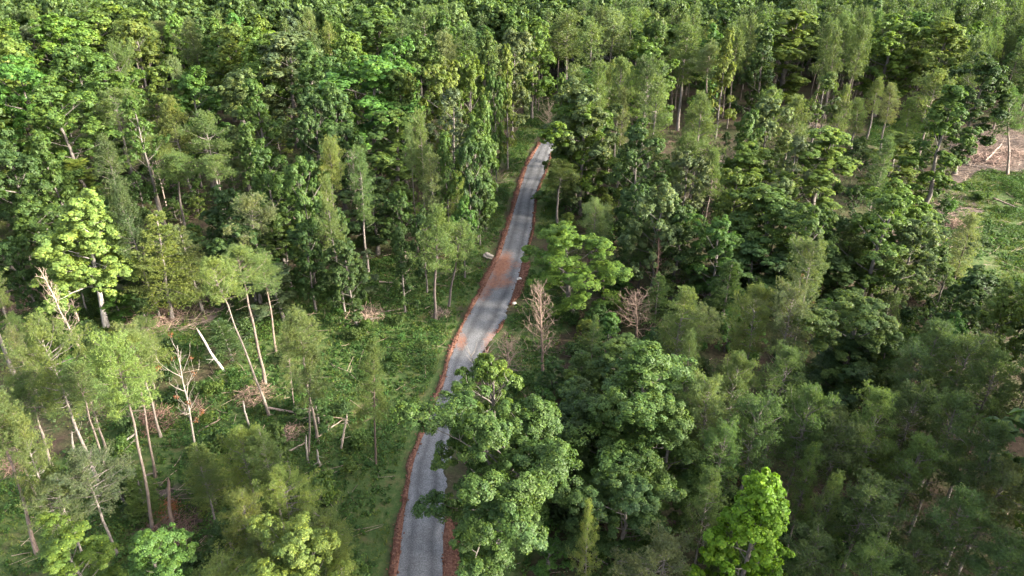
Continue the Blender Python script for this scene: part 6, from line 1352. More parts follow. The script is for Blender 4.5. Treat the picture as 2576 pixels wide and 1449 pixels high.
('sapling','sapling_b',45.18,145.81,6.2,2.6,0.38,0.18,5.52,(0.042,0.078,0.025),(1.0,1.0,1.0),'tall dark green sapling up and left of the fresh green tree on the right'),
('sapling','sapling_b',-23.25,122.88,7.4,3.45,0.06,0.09,0.18,(0.077,0.124,0.032),(1.0,1.0,1.0),'tall mid green sapling down and left of the dense upright tree'),
('sapling','sapling_a',-42.14,61.83,7.21,3.51,0.1,0.49,5.41,(0.045,0.079,0.025),(1.0,1.0,1.0),'tall dark green sapling up and right of the tall golden pine'),
('sapling','sapling_b',95.51,149.18,6.39,3.48,0.44,0.03,0.03,(0.047,0.082,0.024),(1.0,1.0,1.0),'tall dark green sapling up and left of the white fallen trunk'),
('sapling','sapling_b',-17.58,146.54,6.11,3.07,-0.03,-0.01,3.34,(0.053,0.098,0.028),(1.0,1.0,1.0),'tall dark green sapling right of the slim twin pines'),
('sapling','sapling_b',14.79,103.5,4.01,3.99,0.06,0.26,0.95,(0.068,0.146,0.03),(1.0,1.0,1.0),'small vivid green sapling left of the dark-trunked pine'),
('sapling','sapling_b',1.43,44.05,5.11,3.52,0.02,-0.07,0.21,(0.047,0.093,0.025),(1.0,1.0,1.0),'small dark green sapling in front of the big roadside oak'),
('sapling','sapling_a',85.83,139.77,4.26,3.92,-0.07,0.42,5.93,(0.102,0.151,0.032),(1.0,1.0,1.0),'small yellowish green sapling in front of the long-stemmed pine'),
('sapling','sapling_b',21.2,52.17,6.21,3.88,0.17,-0.21,5.93,(0.123,0.164,0.038),(1.0,1.0,1.0),'tall yellowish green sapling left of the deep green pine group'),
('sapling','sapling_b',-45.67,100.5,6.16,3.6,0.09,-0.16,3.65,(0.055,0.101,0.027),(1.0,1.0,1.0),'tall dark green sapling left of the fork-branched pine'),
('sapling','sapling_a',65.59,118.88,6.44,3.82,-0.02,0.17,5.34,(0.106,0.156,0.033),(1.0,1.0,1.0),'tall yellowish green sapling right of the tall yellow-lit tree'),
('sapling','sapling_b',44.61,136.28,4.16,3.09,0.32,0.02,3.43,(0.056,0.115,0.024),(1.0,1.0,1.0),'small vivid green sapling up and left of the fresh green tree on the right'),
('sapling','sapling_a',59.33,82.84,6.07,2.68,-0.08,-0.09,2.3,(0.047,0.095,0.028),(1.0,1.0,1.0),'tall dark green sapling well up and right of the glossy vine-clad tree'),
('sapling','sapling_b',20.39,61.95,6.34,2.68,-0.06,0.01,0.58,(0.043,0.078,0.023),(1.0,1.0,1.0),'tall dark green sapling up and right of the broad dense oak'),
('sapling','sapling_a',37.1,73.47,5.63,2.64,0.25,-0.35,5.13,(0.094,0.137,0.03),(1.0,1.0,1.0),'tall yellowish green sapling up and left of the glossy vine-clad tree'),
('sapling','sapling_a',39.93,76.35,5.04,2.69,0.05,0.25,2.66,(0.068,0.155,0.029),(1.0,1.0,1.0),'small vivid green sapling up and left of the glossy vine-clad tree'),
('sapling','sapling_b',-63.62,133.15,6.71,2.76,0.05,0.12,1.41,(0.069,0.146,0.031),(1.0,1.0,1.0),'tall vivid green sapling right of the grey-stemmed pines'),
('sapling','sapling_b',20.49,80.47,5.5,3.77,-0.21,0.37,1.6,(0.063,0.103,0.025),(1.0,1.0,1.0),'small mid green sapling up and left of the full olive pine'),
('sapling','sapling_b',53.45,116.3,7.31,3.49,0.33,-0.35,1.9,(0.049,0.1,0.026),(1.0,1.0,1.0),'tall dark green sapling in front of the tall yellow-lit tree'),
('sapling','sapling_b',21.67,129.15,3.72,3.8,0.06,0.04,2.27,(0.057,0.105,0.029),(1.0,1.0,1.0),'small dark green sapling down and right of the tall tree by the bend'),
('sapling','sapling_b',-66.24,117.7,7.04,3.64,-0.13,0.23,4.4,(0.053,0.104,0.029),(1.0,1.0,1.0),'tall dark green sapling in front of the grey-stemmed pines'),
('sapling','sapling_b',38.67,119.44,5.19,4.28,0.04,0.02,2.77,(0.094,0.126,0.029),(1.0,1.0,1.0),'small yellowish green sapling left of the fresh green tree on the right'),
('sapling','sapling_b',20.02,69.59,6.81,3.09,0.06,0.17,3.16,(0.055,0.124,0.023),(1.0,1.0,1.0),'tall vivid green sapling down and right of the leafless rounded tree'),
('sapling','sapling_b',-70.71,129.68,4.04,3.22,0.02,-0.14,5.5,(0.043,0.084,0.024),(1.0,1.0,1.0),'small dark green sapling in front of the grey-stemmed pines'),
('sapling','sapling_b',21.25,75.67,6.42,3.57,0.15,-0.07,2.9,(0.04,0.079,0.022),(1.0,1.0,1.0),'tall dark green sapling behind the full olive pine'),
('sapling','sapling_b',-64.59,142.71,5.58,3.71,-0.02,-0.04,2.7,(0.06,0.099,0.024),(1.0,1.0,1.0),'tall mid green sapling right of the grey-stemmed pines'),
('sapling','sapling_a',17.84,37.82,3.94,4.05,-0.05,0.11,5.93,(0.064,0.116,0.026),(1.0,1.0,1.0),'small mid green sapling down and left of the yellow-green maple'),
('sapling','sapling_a',56.72,78.39,7.27,3.36,0.37,0.24,6.13,(0.054,0.101,0.029),(1.0,1.0,1.0),'tall dark green sapling up and left of the fresh green tree at the right edge'),
('sapling','sapling_a',52.0,119.54,5.17,3.79,0.12,0.28,6.14,(0.052,0.089,0.025),(1.0,1.0,1.0),'small dark green sapling down and left of the tall yellow-lit tree'),
('sapling','sapling_a',-89.84,118.96,7.06,3.06,0.18,0.18,6.06,(0.105,0.142,0.032),(1.0,1.0,1.0),'tall yellowish green sapling down and left of the spreading white-branched tree'),
('sapling','sapling_b',61.33,90.31,6.23,3.03,-0.16,0.19,2.79,(0.064,0.113,0.026),(1.0,1.0,1.0),'tall mid green sapling in front of the white fallen trunk'),
('sapling','sapling_b',-87.24,140.94,5.21,2.96,-0.01,0.12,4.35,(0.041,0.077,0.021),(1.0,1.0,1.0),'small dark green sapling down and right of the spreading white-branched tree'),
('sapling','sapling_a',-68.2,115.69,7.15,3.63,-0.32,0.01,6.04,(0.06,0.096,0.023),(1.0,1.0,1.0),'tall mid green sapling down and left of the grey-stemmed pines'),
('sapling','sapling_b',28.27,41.12,7.0,3.11,-0.35,-0.06,0.38,(0.066,0.136,0.027),(1.0,1.0,1.0),'tall vivid green sapling right of the yellow-green maple'),
('sapling','sapling_b',34.85,140.81,6.67,3.38,0.4,0.11,4.25,(0.078,0.137,0.032),(1.0,1.0,1.0),'tall mid green sapling left of the fresh green tree on the right'),
('sapling','sapling_a',-31.77,84.18,7.04,4.26,-0.26,-0.22,5.98,(0.062,0.137,0.031),(1.0,1.0,1.0),'tall vivid green sapling right of the bushy-topped pine'),
('sapling','sapling_b',72.48,142.74,6.05,2.86,0.2,0.14,1.56,(0.065,0.114,0.026),(1.0,1.0,1.0),'tall mid green sapling up and right of the tall yellow-lit tree'),
('sapling','sapling_b',-41.53,67.64,5.7,3.55,0.26,-0.46,4.47,(0.092,0.13,0.028),(1.0,1.0,1.0),'tall yellowish green sapling in front of the big brush pile'),
('sapling','sapling_b',31.96,43.51,6.42,3.11,0.16,0.01,6.2,(0.068,0.11,0.027),(1.0,1.0,1.0),'tall mid green sapling left of the rounded pine at the lower right'),
('sapling','sapling_a',36.26,49.49,6.43,4.33,0.19,0.03,3.3,(0.096,0.131,0.03),(1.0,1.0,1.0),'tall yellowish green sapling up and left of the rounded pine at the lower right'),
('sapling','sapling_b',11.3,70.05,7.02,3.73,0.15,-0.12,1.28,(0.059,0.129,0.028),(1.0,1.0,1.0),'tall vivid green sapling down and left of the leafless rounded tree'),
('sapling','sapling_a',30.03,121.32,7.07,2.62,-0.17,-0.08,5.4,(0.052,0.095,0.027),(1.0,1.0,1.0),'tall dark green sapling up and right of the dark-trunked pine'),
('sapling','sapling_b',-23.96,42.0,4.23,4.37,-0.01,0.36,1.66,(0.058,0.103,0.03),(1.0,1.0,1.0),'small dark green sapling down and left of the low golden pines'),
('sapling','sapling_a',-76.23,126.18,6.08,3.61,0.21,-0.01,3.12,(0.053,0.106,0.028),(1.0,1.0,1.0),'tall dark green sapling left of the grey-stemmed pines'),
('sapling','sapling_b',75.02,126.51,4.81,3.61,-0.12,-0.29,4.84,(0.092,0.136,0.029),(1.0,1.0,1.0),'small yellowish green sapling left of the white fallen trunk'),
('sapling','sapling_a',30.88,53.76,5.47,3.24,0.02,0.2,1.05,(0.054,0.117,0.027),(1.0,1.0,1.0),'small vivid green sapling right of the deep green pine group'),
('sapling','sapling_a',5.66,90.6,3.85,3.91,-0.11,-0.18,2.26,(0.07,0.149,0.031),(1.0,1.0,1.0),'small vivid green sapling down and left of the rounded roadside tree'),
('sapling','sapling_b',15.12,84.62,3.76,3.68,-0.2,0.3,1.83,(0.063,0.132,0.029),(1.0,1.0,1.0),'small vivid green sapling up and left of the leafless rounded tree'),
('sapling','sapling_b',-47.86,113.94,4.84,3.83,0.1,0.31,5.68,(0.057,0.129,0.026),(1.0,1.0,1.0),'small vivid green sapling up and left of the fork-branched pine'),
('sapling','sapling_a',-18.96,109.0,6.77,4.07,-0.09,0.01,5.34,(0.053,0.095,0.028),(1.0,1.0,1.0),'tall dark green sapling up and left of the lone clearing pine'),
('sapling','sapling_a',-94.4,131.84,7.45,3.63,-0.18,0.0,5.14,(0.041,0.082,0.021),(1.0,1.0,1.0),'tall dark green sapling down and left of the spreading white-branched tree'),
('sapling','sapling_b',18.26,112.45,6.48,2.69,-0.06,0.0,1.35,(0.123,0.175,0.036),(1.0,1.0,1.0),'tall yellowish green sapling up and left of the dark-trunked pine'),
('sapling','sapling_b',21.21,139.05,6.35,4.09,-0.12,-0.07,4.89,(0.056,0.097,0.027),(1.0,1.0,1.0),'tall dark green sapling right of the tall tree by the bend'),
('sapling','sapling_a',14.02,87.03,5.82,2.85,0.18,0.09,4.69,(0.042,0.078,0.022),(1.0,1.0,1.0),'tall dark green sapling up and left of the leafless rounded tree'),
('sapling','sapling_b',-66.43,124.75,6.75,4.38,0.13,0.24,0.2,(0.061,0.111,0.027),(1.0,1.0,1.0),'tall mid green sapling down and right of the grey-stemmed pines'),
('sapling','sapling_b',17.14,64.68,6.88,2.73,0.11,0.18,2.66,(0.055,0.121,0.025),(1.0,1.0,1.0),'tall vivid green sapling in front of the full olive pine'),
('sapling','sapling_a',3.05,39.94,3.83,3.75,-0.02,-0.2,5.6,(0.061,0.131,0.027),(1.0,1.0,1.0),'small vivid green sapling down and left of the narrow golden pine'),
('sapling','sapling_a',13.86,78.02,3.96,3.9,0.14,0.1,5.85,(0.095,0.138,0.029),(1.0,1.0,1.0),'small yellowish green sapling left of the leafless rounded tree'),
('sapling','sapling_a',72.37,109.57,5.65,3.37,-0.34,0.05,5.78,(0.042,0.076,0.024),(1.0,1.0,1.0),'tall dark green sapling down and left of the white fallen trunk'),
('sapling','sapling_a',-4.01,130.27,6.6,3.16,0.04,0.05,2.75,(0.07,0.13,0.032),(1.0,1.0,1.0),'tall mid green sapling left of the road bend'),
('sapling','sapling_a',24.28,118.34,6.02,3.75,0.26,0.2,2.34,(0.051,0.099,0.029),(1.0,1.0,1.0),'tall dark green sapling behind the dark-trunked pine'),
('sapling','sapling_b',30.49,126.62,5.67,4.22,-0.2,-0.02,3.97,(0.074,0.126,0.031),(1.0,1.0,1.0),'tall mid green sapling behind the dark-trunked pine'),
('sapling','sapling_b',15.96,110.97,5.41,4.07,0.04,0.08,5.15,(0.095,0.132,0.029),(1.0,1.0,1.0),'small yellowish green sapling down and right of the golden roadside pine'),
('sapling','sapling_a',30.46,58.93,3.92,4.16,-0.19,0.22,0.66,(0.066,0.13,0.03),(1.0,1.0,1.0),'small vivid green sapling down and left of the glossy vine-clad tree'),
('sapling','sapling_b',21.31,73.07,6.61,3.47,0.01,0.61,3.21,(0.064,0.11,0.026),(1.0,1.0,1.0),'tall mid green sapling in front of the full olive pine'),
('sapling','sapling_a',-48.99,139.38,7.41,3.67,-0.29,-0.13,2.6,(0.066,0.111,0.026),(1.0,1.0,1.0),'tall mid green sapling left of the thin tall pine'),
('sapling','sapling_a',38.79,140.81,7.43,4.17,0.19,0.08,4.81,(0.088,0.128,0.027),(1.0,1.0,1.0),'tall yellowish green sapling up and left of the fresh green tree on the right'),
('sapling','sapling_b',-90.9,123.89,6.62,2.77,0.05,-0.04,3.87,(0.061,0.096,0.023),(1.0,1.0,1.0),'tall mid green sapling down and left of the spreading white-branched tree'),
('sapling','sapling_b',56.18,120.4,4.32,3.22,0.04,-0.06,5.56,(0.103,0.146,0.032),(1.0,1.0,1.0),'small yellowish green sapling in front of the tall yellow-lit tree'),
('sapling','sapling_a',12.07,40.36,3.78,2.7,-0.02,-0.09,1.06,(0.101,0.138,0.033),(1.0,1.0,1.0),'small yellowish green sapling up and left of the pale olive pine top'),
('sapling','sapling_a',-56.61,110.86,4.0,3.82,-0.23,-0.37,5.03,(0.08,0.127,0.031),(1.0,1.0,1.0),'small mid green sapling behind the feathery conifer'),
('sapling','sapling_a',-58.25,112.66,4.28,3.73,-0.04,-0.27,6.16,(0.046,0.086,0.023),(1.0,1.0,1.0),'small dark green sapling behind the feathery conifer'),
('sapling','sapling_b',-40.29,132.68,6.09,3.87,0.08,0.11,2.67,(0.046,0.083,0.023),(1.0,1.0,1.0),'tall dark green sapling left of the thin tall pine'),
('sapling','sapling_b',24.34,93.93,5.38,2.66,0.11,-0.05,0.54,(0.046,0.088,0.026),(1.0,1.0,1.0),'small dark green sapling right of the slender dead pine'),
('sapling','sapling_b',84.13,130.98,6.32,4.02,-0.09,-0.41,5.87,(0.109,0.156,0.037),(1.0,1.0,1.0),'tall yellowish green sapling in front of the long-stemmed pine'),
('sapling','sapling_a',9.5,61.98,3.58,3.53,0.21,-0.51,1.81,(0.106,0.159,0.036),(1.0,1.0,1.0),'small yellowish green sapling left of the broad dense oak'),
('sapling','sapling_a',82.05,135.96,5.74,3.41,-0.12,0.05,3.27,(0.054,0.097,0.028),(1.0,1.0,1.0),'tall dark green sapling left of the white fallen trunk'),
('sapling','sapling_a',84.47,149.96,6.72,2.94,0.24,0.21,6.09,(0.066,0.136,0.03),(1.0,1.0,1.0),'tall vivid green sapling down and left of the long-stemmed pine'),
('sapling','sapling_a',-35.22,115.52,3.97,3.46,0.13,0.28,1.81,(0.063,0.126,0.028),(1.0,1.0,1.0),'small vivid green sapling down and left of the thin tall pine'),
('sapling','sapling_a',59.71,78.06,3.95,3.75,-0.24,0.46,3.17,(0.055,0.102,0.03),(1.0,1.0,1.0),'small dark green sapling up and left of the fresh green tree at the right edge'),
('sapling','sapling_b',39.8,58.84,5.3,2.9,-0.11,-0.04,3.22,(0.041,0.082,0.023),(1.0,1.0,1.0),'small dark green sapling down and left of the big deep green pine'),
('sapling','sapling_a',-21.51,103.52,5.48,3.75,-0.08,-0.57,4.55,(0.063,0.11,0.025),(1.0,1.0,1.0),'small mid green sapling up and right of the greyish feathery tree'),
('sapling','sapling_b',58.91,147.6,5.52,4.37,-0.08,0.35,3.05,(0.048,0.098,0.026),(1.0,1.0,1.0),'tall dark green sapling up and left of the tall yellow-lit tree'),
('sapling','sapling_b',9.04,72.44,4.5,2.93,-0.04,-0.17,2.69,(0.093,0.127,0.028),(1.0,1.0,1.0),'small yellowish green sapling right of the tall leafless tree'),
('sapling','sapling_a',50.2,71.18,6.77,4.03,-0.13,-0.27,3.2,(0.058,0.105,0.03),(1.0,1.0,1.0),'tall dark green sapling behind the big deep green pine'),
('sapling','sapling_b',15.83,114.99,5.53,3.84,-0.16,0.22,3.86,(0.089,0.13,0.029),(1.0,1.0,1.0),'tall yellowish green sapling right of the golden roadside pine'),
('sapling','sapling_a',72.21,126.83,3.53,4.35,-0.14,0.02,2.44,(0.067,0.143,0.029),(1.0,1.0,1.0),'small vivid green sapling right of the tall yellow-lit tree'),
('sapling','sapling_b',18.5,101.94,6.5,4.21,0.41,-0.29,4.58,(0.043,0.079,0.023),(1.0,1.0,1.0),'tall dark green sapling up and left of the dark-trunked pine'),
('sapling','sapling_a',-34.28,96.42,6.1,2.64,-0.09,-0.05,2.45,(0.062,0.147,0.029),(1.0,1.0,1.0),'tall vivid green sapling down and right of the fork-branched pine'),
('sapling','sapling_b',-51.67,92.95,6.38,2.81,-0.06,-0.47,5.97,(0.055,0.104,0.031),(1.0,1.0,1.0),'tall dark green sapling behind the feathery conifer'),
('sapling','sapling_b',39.7,61.25,4.72,3.71,0.01,0.08,0.47,(0.047,0.089,0.024),(1.0,1.0,1.0),'small dark green sapling in front of the glossy vine-clad tree'),
('sapling','sapling_b',-23.28,101.58,6.04,3.36,0.03,0.07,2.04,(0.064,0.108,0.026),(1.0,1.0,1.0),'tall mid green sapling behind the greyish feathery tree'),
('sapling','sapling_b',-1.35,58.97,6.71,3.02,0.24,0.14,4.3,(0.047,0.089,0.023),(1.0,1.0,1.0),'tall dark green sapling behind the white-boughed oak'),
('sapling','sapling_b',63.41,82.67,3.79,3.23,0.31,0.06,2.87,(0.051,0.091,0.028),(1.0,1.0,1.0),'small dark green sapling behind the fresh green tree at the right edge'),
('sapling','sapling_b',13.34,107.49,5.79,4.12,-0.17,0.11,2.6,(0.063,0.108,0.028),(1.0,1.0,1.0),'tall mid green sapling up and right of the rounded roadside tree'),
('sapling','sapling_a',31.13,131.91,3.57,3.46,0.29,-0.18,2.88,(0.071,0.163,0.031),(1.0,1.0,1.0),'small vivid green sapling behind the dark-trunked pine'),
('sapling','sapling_b',-12.09,109.76,4.11,3.31,-0.1,-0.15,2.16,(0.065,0.106,0.026),(1.0,1.0,1.0),'small mid green sapling behind the lone clearing pine'),
('sapling','sapling_a',-20.45,58.18,4.22,4.36,-0.22,0.01,4.64,(0.049,0.095,0.027),(1.0,1.0,1.0),'small dark green sapling down and left of the young clearing pine'),
('sapling','sapling_a',-51.3,123.08,6.38,2.96,-0.38,0.13,0.04,(0.058,0.106,0.029),(1.0,1.0,1.0),'tall dark green sapling behind the fork-branched pine'),
('sapling','sapling_b',-47.83,62.67,5.97,4.13,0.06,-0.06,1.11,(0.062,0.147,0.03),(1.0,1.0,1.0),'tall vivid green sapling right of the wide golden pine'),
('sapling','sapling_b',-75.89,111.97,7.26,3.4,-0.22,0.11,3.39,(0.058,0.126,0.027),(1.0,1.0,1.0),'tall vivid green sapling up and left of the lime-green tree'),
('sapling','sapling_a',-28.22,104.92,4.82,4.35,-0.0,0.05,1.24,(0.071,0.148,0.031),(1.0,1.0,1.0),'small vivid green sapling behind the greyish feathery tree'),
('sapling','sapling_b',-78.91,132.81,4.76,3.82,0.06,-0.29,2.18,(0.039,0.079,0.021),(1.0,1.0,1.0),'small dark green sapling left of the grey-stemmed pines'),
('sapling','sapling_b',-50.19,100.46,4.19,3.9,0.07,0.15,1.65,(0.106,0.142,0.033),(1.0,1.0,1.0),'small yellowish green sapling right of the feathery conifer'),
('sapling','sapling_b',68.33,137.08,6.84,4.04,0.34,-0.17,2.38,(0.051,0.089,0.028),(1.0,1.0,1.0),'tall dark green sapling up and right of the tall yellow-lit tree'),
('sapling','sapling_a',-64.07,127.31,6.15,3.77,0.38,0.39,4.71,(0.04,0.083,0.024),(1.0,1.0,1.0),'tall dark green sapling right of the grey-stemmed pines'),
('sapling','sapling_a',-71.37,93.38,7.24,2.81,-0.36,0.33,0.03,(0.073,0.13,0.03),(1.0,1.0,1.0),'tall mid green sapling left of the lime-green tree'),
('sapling','sapling_a',16.95,67.3,6.25,4.25,-0.25,0.43,2.47,(0.044,0.086,0.026),(1.0,1.0,1.0),'tall dark green sapling down and left of the full olive pine'),
('sapling','sapling_a',30.2,73.73,3.72,2.89,-0.29,-0.09,5.19,(0.073,0.153,0.031),(1.0,1.0,1.0),'small vivid green sapling in front of the twin olive pines'),
('sapling','sapling_a',-87.11,143.65,6.23,3.5,-0.0,0.12,1.36,(0.065,0.114,0.026),(1.0,1.0,1.0),'tall mid green sapling right of the spreading white-branched tree'),
('sapling','sapling_b',30.55,134.45,3.93,2.89,-0.11,-0.19,2.86,(0.061,0.132,0.03),(1.0,1.0,1.0),'small vivid green sapling behind the slender dead pine'),
('sapling','sapling_b',-14.62,134.83,3.7,3.31,-0.14,-0.05,4.37,(0.045,0.086,0.023),(1.0,1.0,1.0),'small dark green sapling down and right of the slim twin pines'),
('sapling','sapling_a',32.42,51.33,6.42,2.9,-0.13,-0.3,2.79,(0.058,0.123,0.025),(1.0,1.0,1.0),'tall vivid green sapling right of the deep green pine group'),
('sapling','sapling_b',-44.35,83.71,6.21,2.82,0.29,0.3,6.1,(0.102,0.153,0.032),(1.0,1.0,1.0),'tall yellowish green sapling left of the long leaning pine'),
('sapling','sapling_b',22.56,126.84,6.6,4.36,0.29,0.15,3.78,(0.067,0.135,0.031),(1.0,1.0,1.0),'tall vivid green sapling down and right of the tall tree by the bend'),
('sapling','sapling_b',55.65,122.76,4.39,3.61,-0.17,-0.1,0.43,(0.073,0.127,0.029),(1.0,1.0,1.0),'small mid green sapling down and left of the tall yellow-lit tree'),
('sapling','sapling_b',-22.05,50.7,6.58,3.32,0.12,0.29,5.38,(0.06,0.101,0.025),(1.0,1.0,1.0),'tall mid green sapling behind the low golden pines'),
('sapling','sapling_b',-55.1,73.79,6.92,4.16,-0.11,-0.1,3.09,(0.064,0.111,0.026),(1.0,1.0,1.0),'tall mid green sapling behind the wide golden pine'),
('sapling','sapling_b',12.04,66.76,4.03,3.42,-0.08,-0.34,2.41,(0.068,0.129,0.028),(1.0,1.0,1.0),'small mid green sapling up and left of the broad dense oak'),
('sapling','sapling_b',9.37,107.3,3.77,3.84,0.1,-0.29,4.63,(0.103,0.148,0.031),(1.0,1.0,1.0),'small yellowish green sapling behind the rounded roadside tree'),
('sapling','sapling_a',51.36,128.85,6.25,3.16,0.01,0.12,3.76,(0.091,0.134,0.03),(1.0,1.0,1.0),'tall yellowish green sapling right of the fresh green tree on the right'),
('sapling','sapling_a',-62.03,122.28,5.21,3.18,-0.06,-0.07,0.62,(0.06,0.129,0.027),(1.0,1.0,1.0),'small vivid green sapling down and right of the grey-stemmed pines'),
('sapling','sapling_b',-29.36,107.87,3.57,4.19,-0.23,-0.11,3.56,(0.118,0.164,0.036),(1.0,1.0,1.0),'small yellowish green sapling behind the greyish feathery tree'),
('sapling','sapling_a',-69.59,120.21,5.48,4.05,0.46,-0.26,1.98,(0.049,0.096,0.026),(1.0,1.0,1.0),'small dark green sapling down and left of the grey-stemmed pines'),
('sapling','sapling_a',-54.56,113.88,4.09,3.61,-0.14,-0.0,2.58,(0.093,0.133,0.029),(1.0,1.0,1.0),'small yellowish green sapling left of the fork-branched pine'),
('sapling','sapling_b',21.32,91.16,6.44,3.38,-0.15,-0.4,1.37,(0.052,0.112,0.025),(1.0,1.0,1.0),'tall vivid green sapling in front of the slender dead pine'),
('sapling','sapling_a',34.39,63.71,4.2,3.4,-0.01,-0.02,2.56,(0.046,0.087,0.027),(1.0,1.0,1.0),'small dark green sapling behind the deep green pine group'),
('sapling','sapling_a',26.12,71.94,6.21,3.27,0.04,-0.11,3.02,(0.063,0.132,0.029),(1.0,1.0,1.0),'tall vivid green sapling left of the twin olive pines'),
('sapling','sapling_b',-72.57,116.6,5.57,2.77,0.01,0.06,1.77,(0.057,0.135,0.028),(1.0,1.0,1.0),'tall vivid green sapling behind the lime-green tree'),
('sapling','sapling_b',64.77,100.7,7.3,4.16,-0.07,-0.17,5.53,(0.115,0.169,0.037),(1.0,1.0,1.0),'tall yellowish green sapling down and left of the white fallen trunk'),
('sapling','sapling_b',-46.97,85.96,7.22,3.17,0.32,0.28,3.28,(0.069,0.118,0.029),(1.0,1.0,1.0),'tall mid green sapling down and right of the feathery conifer'),
('sapling','sapling_a',10.28,113.24,4.49,3.14,-0.05,0.1,2.03,(0.042,0.085,0.023),(1.0,1.0,1.0),'small dark green sapling in front of the golden roadside pine'),
('sapling','sapling_a',30.16,142.9,4.59,3.19,-0.34,-0.18,4.66,(0.067,0.114,0.027),(1.0,1.0,1.0),'small mid green sapling right of the tall tree by the bend'),
]
SNAGS = [
(0,-34.12,68.25,6.05,-1.8,0.0,1.0,(0.95,0.95,0.95),'thick bleached stem leaning left in the middle of the left clearing'),
(0,-56.92,81.18,2.95,0.17,0.0,1.0,(0.72,0.7,0.68),'short pale snag just left of the white trunk of the lime-green tree'),
(1,-27.8,58.21,3.12,-0.06,0.0,1.0,(0.72,0.7,0.68),'short grey snag in the weeds left of the long leaning pine foot'),
(1,-20.15,52.63,3.51,0.26,0.0,1.0,(0.72,0.7,0.68),'thin grey snag in the weeds at the foot of the clearing pines'),
(1,-21.35,50.83,2.63,0.02,0.0,1.0,(0.72,0.7,0.68),'small grey snag above the low golden pines'),
(2,-17.38,54.76,4.51,0.84,0.0,1.0,(1.3,1.28,1.25),'thin bent white snag with side twigs in the clearing near the road'),
(0,-30.12,44.34,6.02,1.17,0.0,1.0,(0.6,0.45,0.4),'dark broken-off pine stem in the rusty brush pile'),
(1,-43.68,53.48,3.33,0.61,0.0,1.0,(0.72,0.7,0.68),'grey snag behind the grey low pine'),
(2,-28.53,91.35,10.11,-2.55,0.0,1.0,(1.1,1.0,0.95),'long dead stem leaning left at the back of the clearing'),
(0,-28.35,148.02,6.14,-0.72,0.0,1.0,(0.72,0.7,0.68),'pale snag in the shade of the left woods'),
(2,69.39,128.78,5.59,-5.53,0.0,1.0,(1.0,0.9,0.8),'dead pole leaning across the stems at the right opening'),
(0,-18.91,52.35,2.16,0.05,0.0,1.0,(0.72,0.7,0.68),'stubby snag under the clearing pines'),
]
LOGS = [
(0,-19.23,89.89,3.99,-0.15,0.02,(0.95,0.9,0.86),'pale log lying at the back of the clearing near the lone pine'),
(1,-20.39,80.77,5.51,0.31,0.02,(0.95,0.9,0.86),'long grey stem lying across the middle of the clearing'),
(2,-19.48,79.55,1.84,0.45,0.02,(0.72,0.7,0.68),'short white log beside the long grey stem in the clearing'),
(1,-26.57,61.0,8.76,-0.25,0.02,(1.1,1,0.95),'long brown stem lying from the leaning pine foot towards the road'),
(1,-20.36,56.21,3.27,0.76,0.12,(0.95,0.9,0.86),'pale split stem propped up at the foot of the clearing pines'),
(0,-22.69,53.83,2.19,0.74,0.06,(0.95,0.9,0.86),'grey log above the low golden pines'),
(2,-39.68,55.6,2.05,0.94,0.2,(0.95,0.93,0.9),'white broken stem propped between the two tall golden pines'),
(2,-45.38,48.99,2.64,1.61,0.15,(0.95,0.93,0.9),'white fallen stem left of the grey low pine'),
(0,-32.69,56.95,2.45,0.81,0.1,(0.5,0.45,0.4),'dark fallen stem right of the withered-leaf tree'),
(1,-25.62,42.93,2.96,0.18,0.02,(0.95,0.9,0.86),'grey fallen stem under the low golden pines'),
(1,94.19,141.52,7.12,-0.58,0.02,(1.1,1.1,1.1),'white fallen trunk lying across the brown slash at the right'),
(0,107.8,165.89,13.0,-1.71,0.02,(0.95,0.9,0.86),'grey fallen stem at the top of the brown slash'),
(0,99.21,142.27,10.13,0.78,0.15,(0.95,0.9,0.86),'branching fallen stem leaning on the white trunk in the slash'),
(1,70.48,111.29,4.09,-0.42,0.02,(0.95,0.9,0.86),'grey stems lying at the left edge of the right clearing'),
(0,89.01,124.21,7.59,-1.29,0.02,(0.95,0.9,0.86),'long pale stem on the grass of the right clearing'),
(0,75.2,105.16,4.1,-1.15,0.02,(0.8,0.7,0.65),'brown stem low on the right clearing'),
(0,-35.79,50.19,1.75,0.47,0.05,(0.95,0.9,0.86),'pale stem beside the feet of the golden pines'),
(0,23.0,58.86,2.28,0.35,0.02,(0.72,0.7,0.68),'white fallen stem in the gap of the right pines'),
(0,76.94,119.71,4.73,-1.34,0.02,(0.95,0.9,0.86),'grey stem at the upper left of the right clearing'),
(1,-29.42,92.6,6.18,-0.52,0.02,(0.95,0.9,0.86),'grey fallen pole under the dark trees at the clearing corner'),
]
